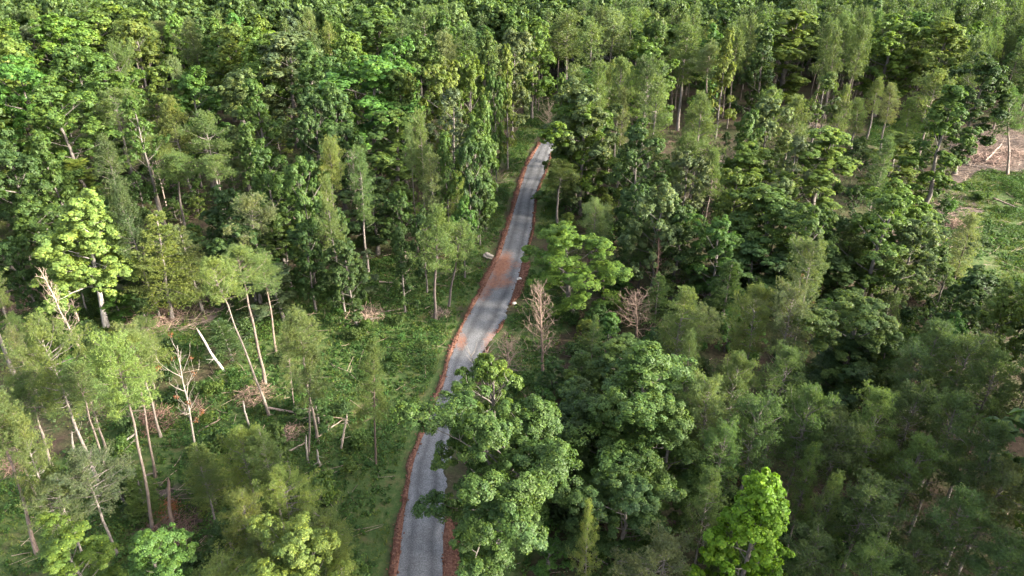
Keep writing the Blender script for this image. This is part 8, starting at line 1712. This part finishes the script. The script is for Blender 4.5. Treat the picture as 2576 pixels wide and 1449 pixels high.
FARB = [-1304,2420,1260,2533,22,2074,-851,2056,-1490,1862,-1207,1553,-286,2510,-154,2447,-89,2323,1214,2540,-520,2290,870,2193,-496,2336,-1204,1605,738,2146,-586,2059,-1602,2298,-1799,2393,-1460,2416,-376,2170,-433,2533,641,2559,-1093,2560,-1182,2193,-1651,2065,-471,2468,-751,2344,-1909,2496,840,2558,-1749,2204,788,2234,-857,2552,-1486,1936,-1464,2604,-1000,2611,-1437,1960,23,2197,186,2497,1202,2205,-360,2614,-105,2087,-433,2370,-836,2636,-475,2565,-1355,2628,-1191,2398,1448,2531,24,2360,-334,2443,-636,2476,-1746,2365,646,2613,-1532,2005,-1760,2326,-186,2204,-28,2294,-578,2379,-1209,2533,-1634,2406,248,2265,-736,2067,382,2488,-1279,1595,-1329,2173,1579,2285,-1144,1517,-325,2104,-87,2202,871,2269,417,2634,-1513,2067,-1488,2194,577,2172,955,2549,-1677,2379,1125,2190,72,2096,-1346,2565,1477,1911,-31,2097,-1008,2179,-1383,2504,406,2383,724,2303,-1113,2265,-469,2627,534,2296,-162,2246,-1042,2172,-1064,2343,699,2374,622,2236,-796,2166,-30,2641,-1439,2380,1125,2322,-237,2610,-1338,1734,-859,2148,-1294,2083,-1975,2550,-1681,2245,-2076,2526,-576,2607,-893,2262,-1274,2123,-1352,2463,-720,2276,-587,2507,-235,2390,-279,2402,-1817,2199,-516,2252,-1510,2267,-1429,2144,-165,2483,-1836,2528,645,2124,-333,2392,-849,2294,-156,2640,977,2417,-1944,2616,371,2521,-974,2306,1464,2461,-1230,2626,-992,2556,-221,2250,739,2360,-394,2121,1585,2470,-1591,2117,-1676,2419,-660,2516,-709,2156,-712,2400,-1497,2630,-319,2553,-1438,1767,-901,2189,-1000,2142,-1129,2603,-1697,2179,-1165,1552,-1455,2029,-1934,2463,-438,2332,-1465,2261,1236,2287,528,2407,-1532,2607,-1475,2325,-858,1034,-227,2494,-1571,2275,-1155,2580,-1488,2234,-304,2646,-1715,2643,-929,2221,-960,2205,-802,2273,740,2541,531,2608,-1360,2191,-1604,2530,-913,2409,131,2470,-1292,2258,821,2635,-625,2607,306,2649,-1603,2223,-1767,2613,-914,2142,-792,2120,-1865,2348,-222,2152,-1641,2180,753,2454,1471,1867,-898,2352,-73,2430,-909,2492,616,2159,589,2214,-1868,2467,-1427,1871,-943,1165,-1580,2618,438,2360,-351,2340,102,2249,-755,2396,525,2087,-31,2426,-348,2229,-201,2633,-1298,2201,-1227,2274,-1264,2064,-1501,2586,52,2584,512,2513,-1844,2574,-622,2377,-1780,2480,352,2258,-70,2103,-1138,2427,-1241,2351,-543,2623,927,2323,-652,2264,-225,2312,-375,2403,1598,1984,-374,2539,-137,2154,-1183,1403,-116,2531,298,2498,-30,2483,-1523,2328,-1234,2178,-814,2351,-1436,2536,-1000,2373,-1562,2179,1376,2564,1962,2618,-1619,2576,-20,2354,-1746,2131,-811,2078,190,2244,-1526,2364,-622,2323,-590,2549,565,2485,-528,2405,301,2546,-439,2147,-1562,2486,-1086,2239,-691,2216,-1186,2450,340,2326,-699,2327,-1084,2406,824,2241,650,2475,308,2272,-2109,2636,-1319,2478,-1581,2334,-919,2533,-271,2344,-605,2444,-1128,2152,-271,2088,-690,2452,-536,2101,-208,2592,-1698,2605,198,2554,-324,2192,571,2588,-728,2650,-1506,1895,-936,2469,-1526,2185,-1702,2297,-282,2468,653,2520,56,2646,-1486,2539,1309,2532,-562,2469,-180,2322,-1552,2522,-46,2138,92,2187,-1664,2153,-635,2563,1548,2252,-247,2544,-1027,2352,-543,2569,1518,2038,265,2193,-1196,2565,-1702,2521,-1031,2496,-1374,2405,-1417,1802,-1795,2559,-623,2220,-1152,1419,942,2598,-2122,2575,-70,2256,-1397,2241,-1880,2622,-1130,2378,-896,1081,-571,2258,-1791,2156,-1645,2353,-566,2127,303,2434,-908,2641,-1720,2479,-967,2106,372,2176,-653,2348,-214,2108,-2013,2606,-1692,2345,-826,2453,-1421,2274,-878,2215,-552,2202,218,2523,-732,2230,-1912,2546,-303,2236,-1568,1956,207,2402,-172,2367,-1187,2267,-1450,2078,367,2624,-62,2558,-1327,2067,-1474,2459,-1167,2482,166,2581,459,2471,-1426,2608,-371,2204,451,2306,-1297,2315,-1108,2484,-483,2121,-843,2589,1415,2567,-1551,2400,1343,2399,2052,2541,776,2367,-1826,2299,923,2456,359,2426,-940,2339,-38,2391,-445,2204,-1559,1866,-1250,2097,44,2292,591,2441,-1007,2454,795,2291,-1602,2456,-1794,2264,-1547,2108,-1211,2312,-874,2426,139,2176,1020,2636,-2030,2575,-108,2383,705,2446,504,2584,-2088,2596,-52,2514,-1373,2321,-1511,2440,-1916,2300,353,2556,-118,2437,98,2133,-1554,2305,-1252,1619,-1243,2543,-1093,2168,-95,2634,-1020,1331,-832,2172,-1742,2270,-158,2549,-1774,2517,-1670,2565,-1203,1440,-1451,2502,-425,2282,275,2609,1398,2314,-580,2322,-1636,2451,441,2158,-9,2182,-1244,1578,13,2467,-960,2165,488,2301,-796,2522,625,2284,-1359,2238,-1305,2569,11,2611,-320,2284,-277,2149,-1455,1808,1677,2187,-364,2485,1431,2349,-1372,2122,-1394,1842,-1591,2027,-851,2248,-1329,2366,663,2213,-1276,2591,476,2608,1352,2192,-1635,2021,407,2554,177,2193,-1534,2573,-817,2306,-2026,2535,-1450,2204,-1298,2510,-815,2403,546,2521,582,2255,663,2395,-1495,2004,899,2113,-1802,2630,-729,2598,-968,2068,-584,2183,1425,1788,-984,1197,-1333,2323,-1239,2393,-23,2234,-1168,2145,166,2530,-676,2598,-954,2421,-1106,1358,414,2294,-1962,2516,350,2382,-994,2234,-1900,2365,-932,2263,-1414,2066,-1030,2218,-1137,1461,730,2100,-1811,2332,-687,2370,-420,2461,-863,2332,-1508,2399,670,2251,-115,2180,-1868,2517,-1219,2470,-200,2544,-601,2640,-913,1135,-953,2502,-1164,2237,259,2444,-1938,2382,-862,2388,-2003,2641,-750,2549,-178,2282,-505,2168,-371,2262,-1573,2077,-1112,2638,-144,2592,962,2172,-1291,2388,-88,2500,-292,2596,223,2588,166,2412,267,2306,-816,2207,265,2542,-602,2127,802,2569,-771,2250,-414,2574,-1145,2194,-1148,2539,-1073,2470,-991,2508,462,2530,-108,2290,-796,2606,-1480,2121,-1554,2226,-1656,2506,-497,2504,-1006,2414,409,2594,-396,2228,-450,2437,-418,2407,-247,2455,-166,2129,-1129,2328,229,2310,-494,2422,-1724,2423,316,2399,-1183,1478,-2048,2496,-790,2563,-240,2184,-1180,1518,-1333,2510,-1738,2170,-858,2478,-325,2148,397,2420,-342,2517,-1462,1910,-1229,2584,-611,2265,-903,2448,-396,2327,-497,2604,-1731,2562,77,2285,-1328,1654,-1816,2446,83,2499,1332,2153,-920,2068,141,2252,-648,2437,-1008,2313,-1062,1256,-1076,1313,-636,2645,-466,2177,-1038,2400,818,2178,-1454,2641,-1623,2138,-914,2310,965,2640,-1415,2427,-1837,2626,-1864,2401,-1258,2464,-996,2088,-850,2512,39,2549,-136,2223,-1408,2112,836,2277,-1654,2221,324,2118,-871,2647,680,2340,50,2150,280,2374,-1057,2552,-1132,1386,-1598,1917,-474,2376,-1214,1515,1430,2428,745,2399,113,2085,-1459,2563,-416,2624,-1391,2582,124,2641,-1761,2444,510,2454,1185,2643,-184,2168,-464,2236,-505,2061,-1032,2640,-643,2162,-297,2313,-1647,2637,-1509,1806,-721,834,-514,2209,-656,2401,-1389,2158,-1007,1263,-449,2592,-1646,2304,-1711,2214,-557,2537,-1220,2074,-1826,2494,-77,2368,-1594,2160,-1040,1217,-2071,2649,-84,2153,-526,2364,1636,2160,-116,2254,-703,2122,533,2644,-1353,2277,69,2444,1454,2376,-1696,2089,-1902,2583,-220,2349,-1310,2647,-1153,2647,-678,2635,487,2144,-587,2412,-1627,2269,-1286,2349,-1887,2322,-1354,1630,-147,2338,3,2404,-12,2143,-778,2314,-100,2595,-2010,2478,-465,2291,-1050,2305,583,2519,806,2335,-1369,1705,1340,2504,-500,2649,-5,2513,-1029,2531,614,2098,-722,2438,-1268,2629,-60,2595,-1957,2650,-1238,2509,-1896,2423,549,2448,1589,2236,261,2479,-1576,2552,-1254,2430,-2054,2613,-1640,2542,-1673,2024,-1488,2041,568,2290,-1428,2346,-1603,2649,-1386,2364,-880,2595,-1156,2285,-1483,2363,-264,2274,-1448,2301,595,2558,-1531,2144,-1218,1476,-1912,2635,-1089,2519,-960,2628,-1409,2476,-1988,2583,33,2232,-850,2108,-221,2216,1313,2380,-1044,2437,572,2412,-949,2556,-1211,2240,-1736,2526,-1166,2347,411,2512,1414,1894,-186,2401,786,2637,-1258,2317,1457,2497,-412,2501,56,2324,405,2166,-1402,1737,-124,2481,366,2294,-1479,2157,-896,2104,-722,2196,-1188,2598,-1732,2601,-1029,2121,-744,2112,-4,2269,449,2581,860,2122,142,2138,-1416,2212,-1752,2649,-1682,2456,1596,2503,-776,2644,-1098,1399,1042,2158,-975,2348,-529,2463,-1053,1365,-979,2267,-1577,2423,1435,1821,-1529,1966,992,2496,1873,2280,-201,2452,1066,2353,-1336,2139,842,2604,-1290,2168,2139,2578,-1032,2579,1636,2115,-1082,2128,-1330,2599,-1724,2325,128,2562,696,2409,18,2324,882,2232,-534,2149,-1280,1553,58,2201,-258,2577,1664,2072,-456,2501,-267,2629,-1097,2316,-1492,2498,-1296,1626,-1557,2042,-352,2300,-760,2507,67,2244,-52,2338,-1402,2637,-1830,2414,-1420,1678,-139,2402,-623,2514,-552,2430,-1834,2365,-355,2572,606,2487,-280,2193,614,2593,-1763,2239,1911,2446,-317,2350,-765,2436,-99,2561,-1937,2570,690,2482,-68,2473,-1806,2595,1653,2006,-429,2240,258,2149,-26,2590,-376,2437,-1381,2543,-1622,2487,-1068,2649,-1968,2472,-1103,2353,-1543,2456,-679,2296,-1070,2277,-1825,2242,1282,1534,-788,2380,-1565,1904,-1265,2280,-759,2144,-666,2128,-1258,1509,240,2645,-176,2609,535,2556,-49,2172,-250,2130,-1004,1168,-185,2512,-1710,2145,1288,2572,-1526,2490,-839,978,-1041,1292,-950,2384,-1178,2516,-977,2476,-1657,2100,-1933,2428,-1215,2428,-1395,1770,-1073,2199,-1142,1350,-327,2619,-852,1078,-143,2290,-501,2540,-668,2187,1054,2647,1298,1677,-1869,2273,-1207,2358,-687,2085,153,2219,-1134,2507,913,2215,783,2148,-1337,2410,-1619,2613,-1328,2222,-1444,1730,-260,2239,-960,2592,-769,2086,-290,2434,-1786,2361,1103,2349,-1444,1840,294,2582,-385,2293,-325,2486,-744,2308,605,573,407,381,692,554,321,221,713,504,455,418,634,507,619,402,494,268,630,345]
FARP = [1142,2100,126,2509,1529,2212,1218,2126,1320,2455,1793,2450,1308,2060,293,2150,1514,2251,1671,2337,549,2138,1360,2367,1388,2120,-376,2078,757,2262,1133,2567,-1256,2227,99,2051,1781,2499,1428,1856,98,2544,1507,2331,1570,2203,1936,2585,980,2072,1015,2227,1538,2289,796,2522,132,2334,1529,2546,383,2341,1028,2191,42,2505,990,2194,1579,2039,625,2395,1736,2343,1218,2082,1056,2089,301,2336,670,2296,227,2193,557,2369,1068,2190,1833,2531,-762,2582,441,2419,1570,2425,1346,2611,1365,1747,-913,2587,1695,2252,1725,2154,1414,1741,1048,2422,1807,2614,1473,2339,1748,2307,1336,1672,1949,2450,689,2523,1538,1986,1273,2092,719,2506,1181,2410,1608,2361,145,2609,1400,2221,-706,2503,1341,2550,2036,2649,1090,2141,1495,2643,1734,2502,697,2574,1870,2360,1503,2119,-1075,2614,1449,2287,1568,2536,397,2211,1073,2544,1630,2387,440,2210,812,2424,1761,2146,37,2426,1691,2422,1828,2472,1279,2180,1306,2247,511,2180,72,2388,2081,2621,1382,2272,-1379,2081,-2,2559,1543,2125,1850,2645,856,2422,395,2080,196,2642,638,2184,984,2379,1484,2394,838,2364,865,2631,1243,2612,490,2097,1468,2046,884,2532,1068,2475,215,2465,1733,2462,1623,2210,1590,2604,1290,2293,-1617,2084,817,2139,328,2172,1168,2475,-1037,2253,1147,2271,-1082,1491,1755,2554,305,2056,1561,2363,1243,2230,362,2125,1032,2322,1356,2302,1390,1785,1388,2647,1400,2386,247,2346,843,2498,734,2197,516,2355,1716,2546,1008,2446,890,2304,1798,2297,1165,2530,1613,2536,1270,2407,912,2080,594,2641,1499,2474,-751,2470,1212,2364,1179,2302,1996,2613,1018,2559,-1608,2376,-1212,2137,1228,2434,88,2615,1446,1931,1868,2608,638,2336,1469,2202,270,2408,1024,2372,-758,2197,1670,2469,411,2462,1866,2476,112,2432,-532,2506,951,2358,1552,2322,1720,2610,1298,2650,1653,2641,1326,1830,1016,2593,699,2056,1381,2490,1266,1486,494,2232,1691,2287,326,2603,1095,2066,682,2146,541,2204,1807,2649,1464,1997,1363,1843,1677,2106,1265,2258,1421,2107,1382,1682,630,2648,1709,2121,931,2403,758,2058,1827,2232,-1764,2402,800,2479,464,2264,1620,2032,998,2296,926,2642,1052,2516,483,2646,-796,2471,1435,2188,893,2345,1658,2511,457,2121,1223,2503,1879,2427,882,2378,1081,2310,1415,2257,1466,2117,1632,2598,988,2536,1373,2430,-1121,2232,1053,2287,1386,1915,1160,2208,1242,2182,1514,2420,599,2310,1105,2645,2104,2649,1303,2609,1838,2588,859,2159,1279,2454,1265,1662,1559,1948,1501,2580,1326,1760,2017,2559,189,2440,775,2188,845,2463,1291,2351,1974,2417,1142,2388,890,2486,1631,2465,1026,2125,1501,2524,565,2088,943,2508,1071,2245,159,2108,1476,1957,331,2488,1885,2527,1245,2379,933,2246,927,2181,1288,1720,733,2579,1169,2366,898,2598,1820,2416,1580,2160,1526,1871,1611,2437,1050,2610,1120,2460,1504,2168,1813,2334,473,2429,1210,2463,725,2634,998,2347,1625,2274,1637,2318,1907,2618,271,2091,924,2564,1421,2483,834,2313,1236,2646,634,2064,1969,2484,1511,2369,1531,2606,1110,2417,1288,2135,1571,2103,1134,2514,1455,2159,1105,2223,-1974,2415,205,2134,1448,2640,1175,2070,1020,2071,1672,2390,1351,2113,1814,2563,996,2160,-1546,2647,1390,2172,139,2290,1201,2245,1198,1409,1749,2390,774,2320,1600,2649,1256,2490,1343,2250,1209,2574,1183,2607,1514,2074,1177,2135,1325,2348,1906,2558,1672,2610,413,2119,1377,2067,1148,2162,1765,2254,-794,970,395,2254,711,2264,90,2343,1086,2506,1247,2573,2021,2504,1329,1607,840,2094,1777,2194,1930,2644,1073,2579,-1604,1989,1081,2399,764,2601,1756,2643,1440,2604,477,2372,1261,2326,1148,2602,1521,1945,1712,2189,1733,2224,934,2282,960,2310,1105,2264,647,2425,1927,2403,681,2650,1922,2507,1556,2573,187,2339,1458,2079,691,2185,-1411,1923,607,2354,1529,2646,812,2065,1551,2460,1314,2095,476,2177,962,2461,1977,2566,1399,2604,1733,2273,-581,670,-446,2073,-1151,2087,1786,2582,1536,2496,1649,2241,268,2231,1838,2308,1393,1824,1295,2492,1197,2171,-684,2550,196,2278,303,2226,1975,2524,512,2262,2053,2600,112,2390,1356,1791,934,2107,1648,2432,355,2208,1808,2179,985,2257,1032,2479,1337,1710,1602,2120,1898,2311,-1102,1451,1695,2646,1140,2638,1461,2576,1449,2245,1991,2455,-215,2056,769,2560,1667,2562,-187,2078,2157,2630,2086,2572,1547,2174,974,2117,1217,2324,-689,2263,1369,2528,1586,2392,-427,2102,1785,2376,1476,1813,698,2226,1732,2422,1503,2290,897,2415,672,2080,558,2324,234,2102,1589,2320,589,2129,1580,1917,1608,2075,1780,2415,1400,1947,1152,1354,806,2104,1788,2535,937,2055,763,2509,913,2147,1315,2200,1686,2042,1538,2394,1110,2611,-358,2126,1013,2406,1756,2606,1555,2069,-83,2060,-392,2361,223,2230,168,2373,1282,2222,978,2597,1723,2076,240,2385,1152,2432,1342,2074,1319,2314,1985,2382,2088,2526,1899,2379,547,2240,-772,899,1322,2278,1615,1954,1251,2142,1929,2338,1430,1971,1458,1754,761,2116,202,2169,355,2082,1848,2395,1283,1754,1087,2105,687,2607,1073,1243,99,2582,-1178,2061,1500,1991,1426,1692,-966,1240,1157,2748,576,490,528,323,798,550,652,452,518,394,494,463,553,435,467,336,438,230,402,307,528,506,595,300,384,243,535,231,712,444,745,556,584,364,555,577,672,406,351,285]

# ------------------------------------------------------------------ trees: one thing each, trunk and crown its parts
PARTS = {"broadleaf_tree": ("trunk", "crown"), "pine_tree": ("trunk", "crown"), "conifer_tree": ("trunk", "crown"),
         "sapling": ("trunk", "crown"), "bare_tree": ("wood", "withered_leaves"), "vine_tree": ("trunk", "vine_leaves")}

def lean_rot(lx, ly, H, spin):
    z = Vector((lx, ly, H)).normalized()
    q = Vector((0, 0, 1)).rotation_difference(z)
    from mathutils import Quaternion
    return q @ Quaternion((0, 0, 1), spin)

GROUP = {"broadleaf_tree": ("tree", "broadleaf trees of the woods"), "pine_tree": ("pine tree", "pines of the woods"), "conifer_tree": ("conifer", "feathery conifers"),
         "sapling": ("sapling", "young trees under the canopy"), "bare_tree": ("dead tree", "leafless trees"), "vine_tree": ("vine-clad tree", None)}

for (kind, key, x, y, H, Wd, lx, ly, spin, tint, bark, label) in TREES:
    cat, group = GROUP[kind]
    tr, cr, r, h = PR[key]
    o = link(kind, None)
    o.empty_display_size = .3
    o.location = (x, y, float(ground_z(x, y)) - .08)
    o.rotation_mode = 'QUATERNION'
    o.rotation_quaternion = lean_rot(lx, ly, H, spin)
    s = Wd / (2 * r)
    o.scale = (s, s, H / h)
    tag(o, label, cat, group)
    a, b = PARTS[kind]
    w = link(a, tr, o)
    w.color = (*bark, 1)
    if cr is not None:
        c = link(b, cr, o)
        c.color = (*tint, 1)

# ------------------------------------------------------------------ snags, fallen stems, brush heaps, bushes, rocks
SN = [make_snag(201, 6, .15, 3), make_snag(202, 4.5, .13, 1), make_snag(203, 8, .13, 6, M_DEAD)]
for (v, x, y, H, lx, ly, spin, col, label) in SNAGS:
    o = link("snag", SN[v])
    o.location = (x, y, float(ground_z(x, y)) - .05)
    o.rotation_mode = 'QUATERNION'
    o.rotation_quaternion = lean_rot(lx, ly, H, spin)
    k = H / (6, 4.5, 8)[v]
    o.scale = (min(1.6, max(.8, k)),) * 2 + (k,)
    o.color = (*col, 1)
    tag(o, label, "dead stem", "broken standing stems")
LG = [make_log(211, 6, .14, 5), make_log(212, 8, .12, 7), make_log(213, 5, .15, 2, M_PALE)]
for (v, x, y, L, ang, up, col, label) in LOGS:
    o = link("fallen_log", LG[v])
    o.location = (x, y, float(ground_z(x, y)) + .05)
    o.rotation_euler = (0, -up, ang)
    k = L / (6, 8, 5)[v]
    o.scale = (k, min(1.3, max(.8, k)), min(1.3, max(.8, k)))
    o.color = (*col, 1)
    tag(o, label, "log", "fallen stems on the forest floor")
BR = [make_brush(221), make_brush(222, 2.6, 1.2, 320), make_brush(223, 2.0, .7, 200)]
for (v, x, y, Wd, spin, col, label) in BRUSH:
    o = link("brush_pile", BR[v])
    o.location = (x, y, float(ground_z(x, y)))
    o.rotation_euler = (0, 0, spin)
    k = Wd / (4.4, 5.2, 4.0)[v]
    o.scale = (k, k, min(k, 1.3))
    o.color = (*col, 1)
    tag(o, label, "brush pile", "heaps of dead branches")
SH = [make_shrub(231), make_shrub(232, 1.6, 1.4, 18, 60, .2, .5), make_shrub(233, 2.8, 1.2, 18, 70, .22, .65), make_shrub(234, 2.0, 1.6, 20, 60, .24, .7)]
for (v, x, y, s, spin, col, label) in SHRUBS:
    o = link("shrub", SH[v])
    o.location = (x, y, float(ground_z(x, y)) - .03)
    o.rotation_euler = (0, 0, spin)
    o.scale = (s, s, s)
    o.color = (*col, 1)
    tag(o, label, "shrub", "bushes of the undergrowth")
mr, t, p, out = new_mat("pale_stone")
c = ramp(t, noise(t, 6, 5, .6, N(t, "ShaderNodeTexCoord").outputs["Object"]), [(.3, (.36, .33, .29)), (.7, (.6, .57, .52))])
c = mixc(t, 1.0, c, N(t, "ShaderNodeObjectInfo").outputs["Color"], 'MULTIPLY')
t.links.new(c, p.inputs["Base Color"])
p.inputs["Roughness"].default_value = .85
for k, (x, y, s, col, label) in enumerate(ROCKS):
    me = make_rock(241 + k)
    me.materials.append(mr)
    o = link("rock", me)
    o.location = (x, y, float(ground_z(x, y)) - .02)
    o.scale = (s, s, s)
    o.color = (*col, 1)
    tag(o, label, "rock")

# ------------------------------------------------------------------ the woods beyond: too many to count, one mass; unseen trees at the right added to shade the slash
def get_mesh(me):
    n = len(me.vertices)
    co = np.empty(n * 3, np.float32); me.vertices.foreach_get("co", co)
    li = np.empty(len(me.loops), np.int32); me.loops.foreach_get("vertex_index", li)
    k = len(li) // len(me.polygons)
    return co.reshape(-1, 3), li.reshape(-1, k)

def far_wood(name, keys, rows, mat, part, label, col):
    base = [get_mesh(PR[k][part]) for k in keys]
    parts = []
    rnd = random.Random(7)
    for x, y in zip(rows[::2], rows[1::2]):
        x, y, v, spin = x / 10, y / 10, rnd.randrange(len(keys)), rnd.uniform(0, 6.28)
        H, Wd = rnd.uniform(21, 26), rnd.uniform(*((10, 14) if part == 1 and mat == M_LEAF else (4.6, 7)))
        V, F = base[v]
        _, _, r, h = PR[keys[v]]
        s = Wd / (2 * r)
        ca, sa = math.cos(spin), math.sin(spin)
        Q = np.stack([(V[:, 0] * ca - V[:, 1] * sa) * s + x, (V[:, 0] * sa + V[:, 1] * ca) * s + y, V[:, 2] * H / h - .1], 1)
        parts.append((Q, F, mat))
    o = link(name, np_mesh(name, parts))
    o.color = (*col, 1)
    tag(o, label, "woods", kind="stuff")

if FARB:
    far_wood("distant_broadleaf_woods", ["wood_broad_a", "wood_broad_b", "wood_broad_c"], FARB, M_LEAF, 1, "green leafy canopy of the woods beyond the last single trees", (.075, .125, .038))
if FARP:
    far_wood("distant_pine_woods", ["wood_pine_a", "wood_pine_b", "wood_pine_c"], FARP, M_NEEDLE, 1, "olive pine canopy of the woods beyond the last single trees", (.08, .122, .046))
    far_wood("distant_trunks", ["wood_pine_a", "wood_pine_b", "wood_pine_c"], FARP, M_PBARK, 0, "grey-brown trunks of the distant pine woods", (1, 1, 1))
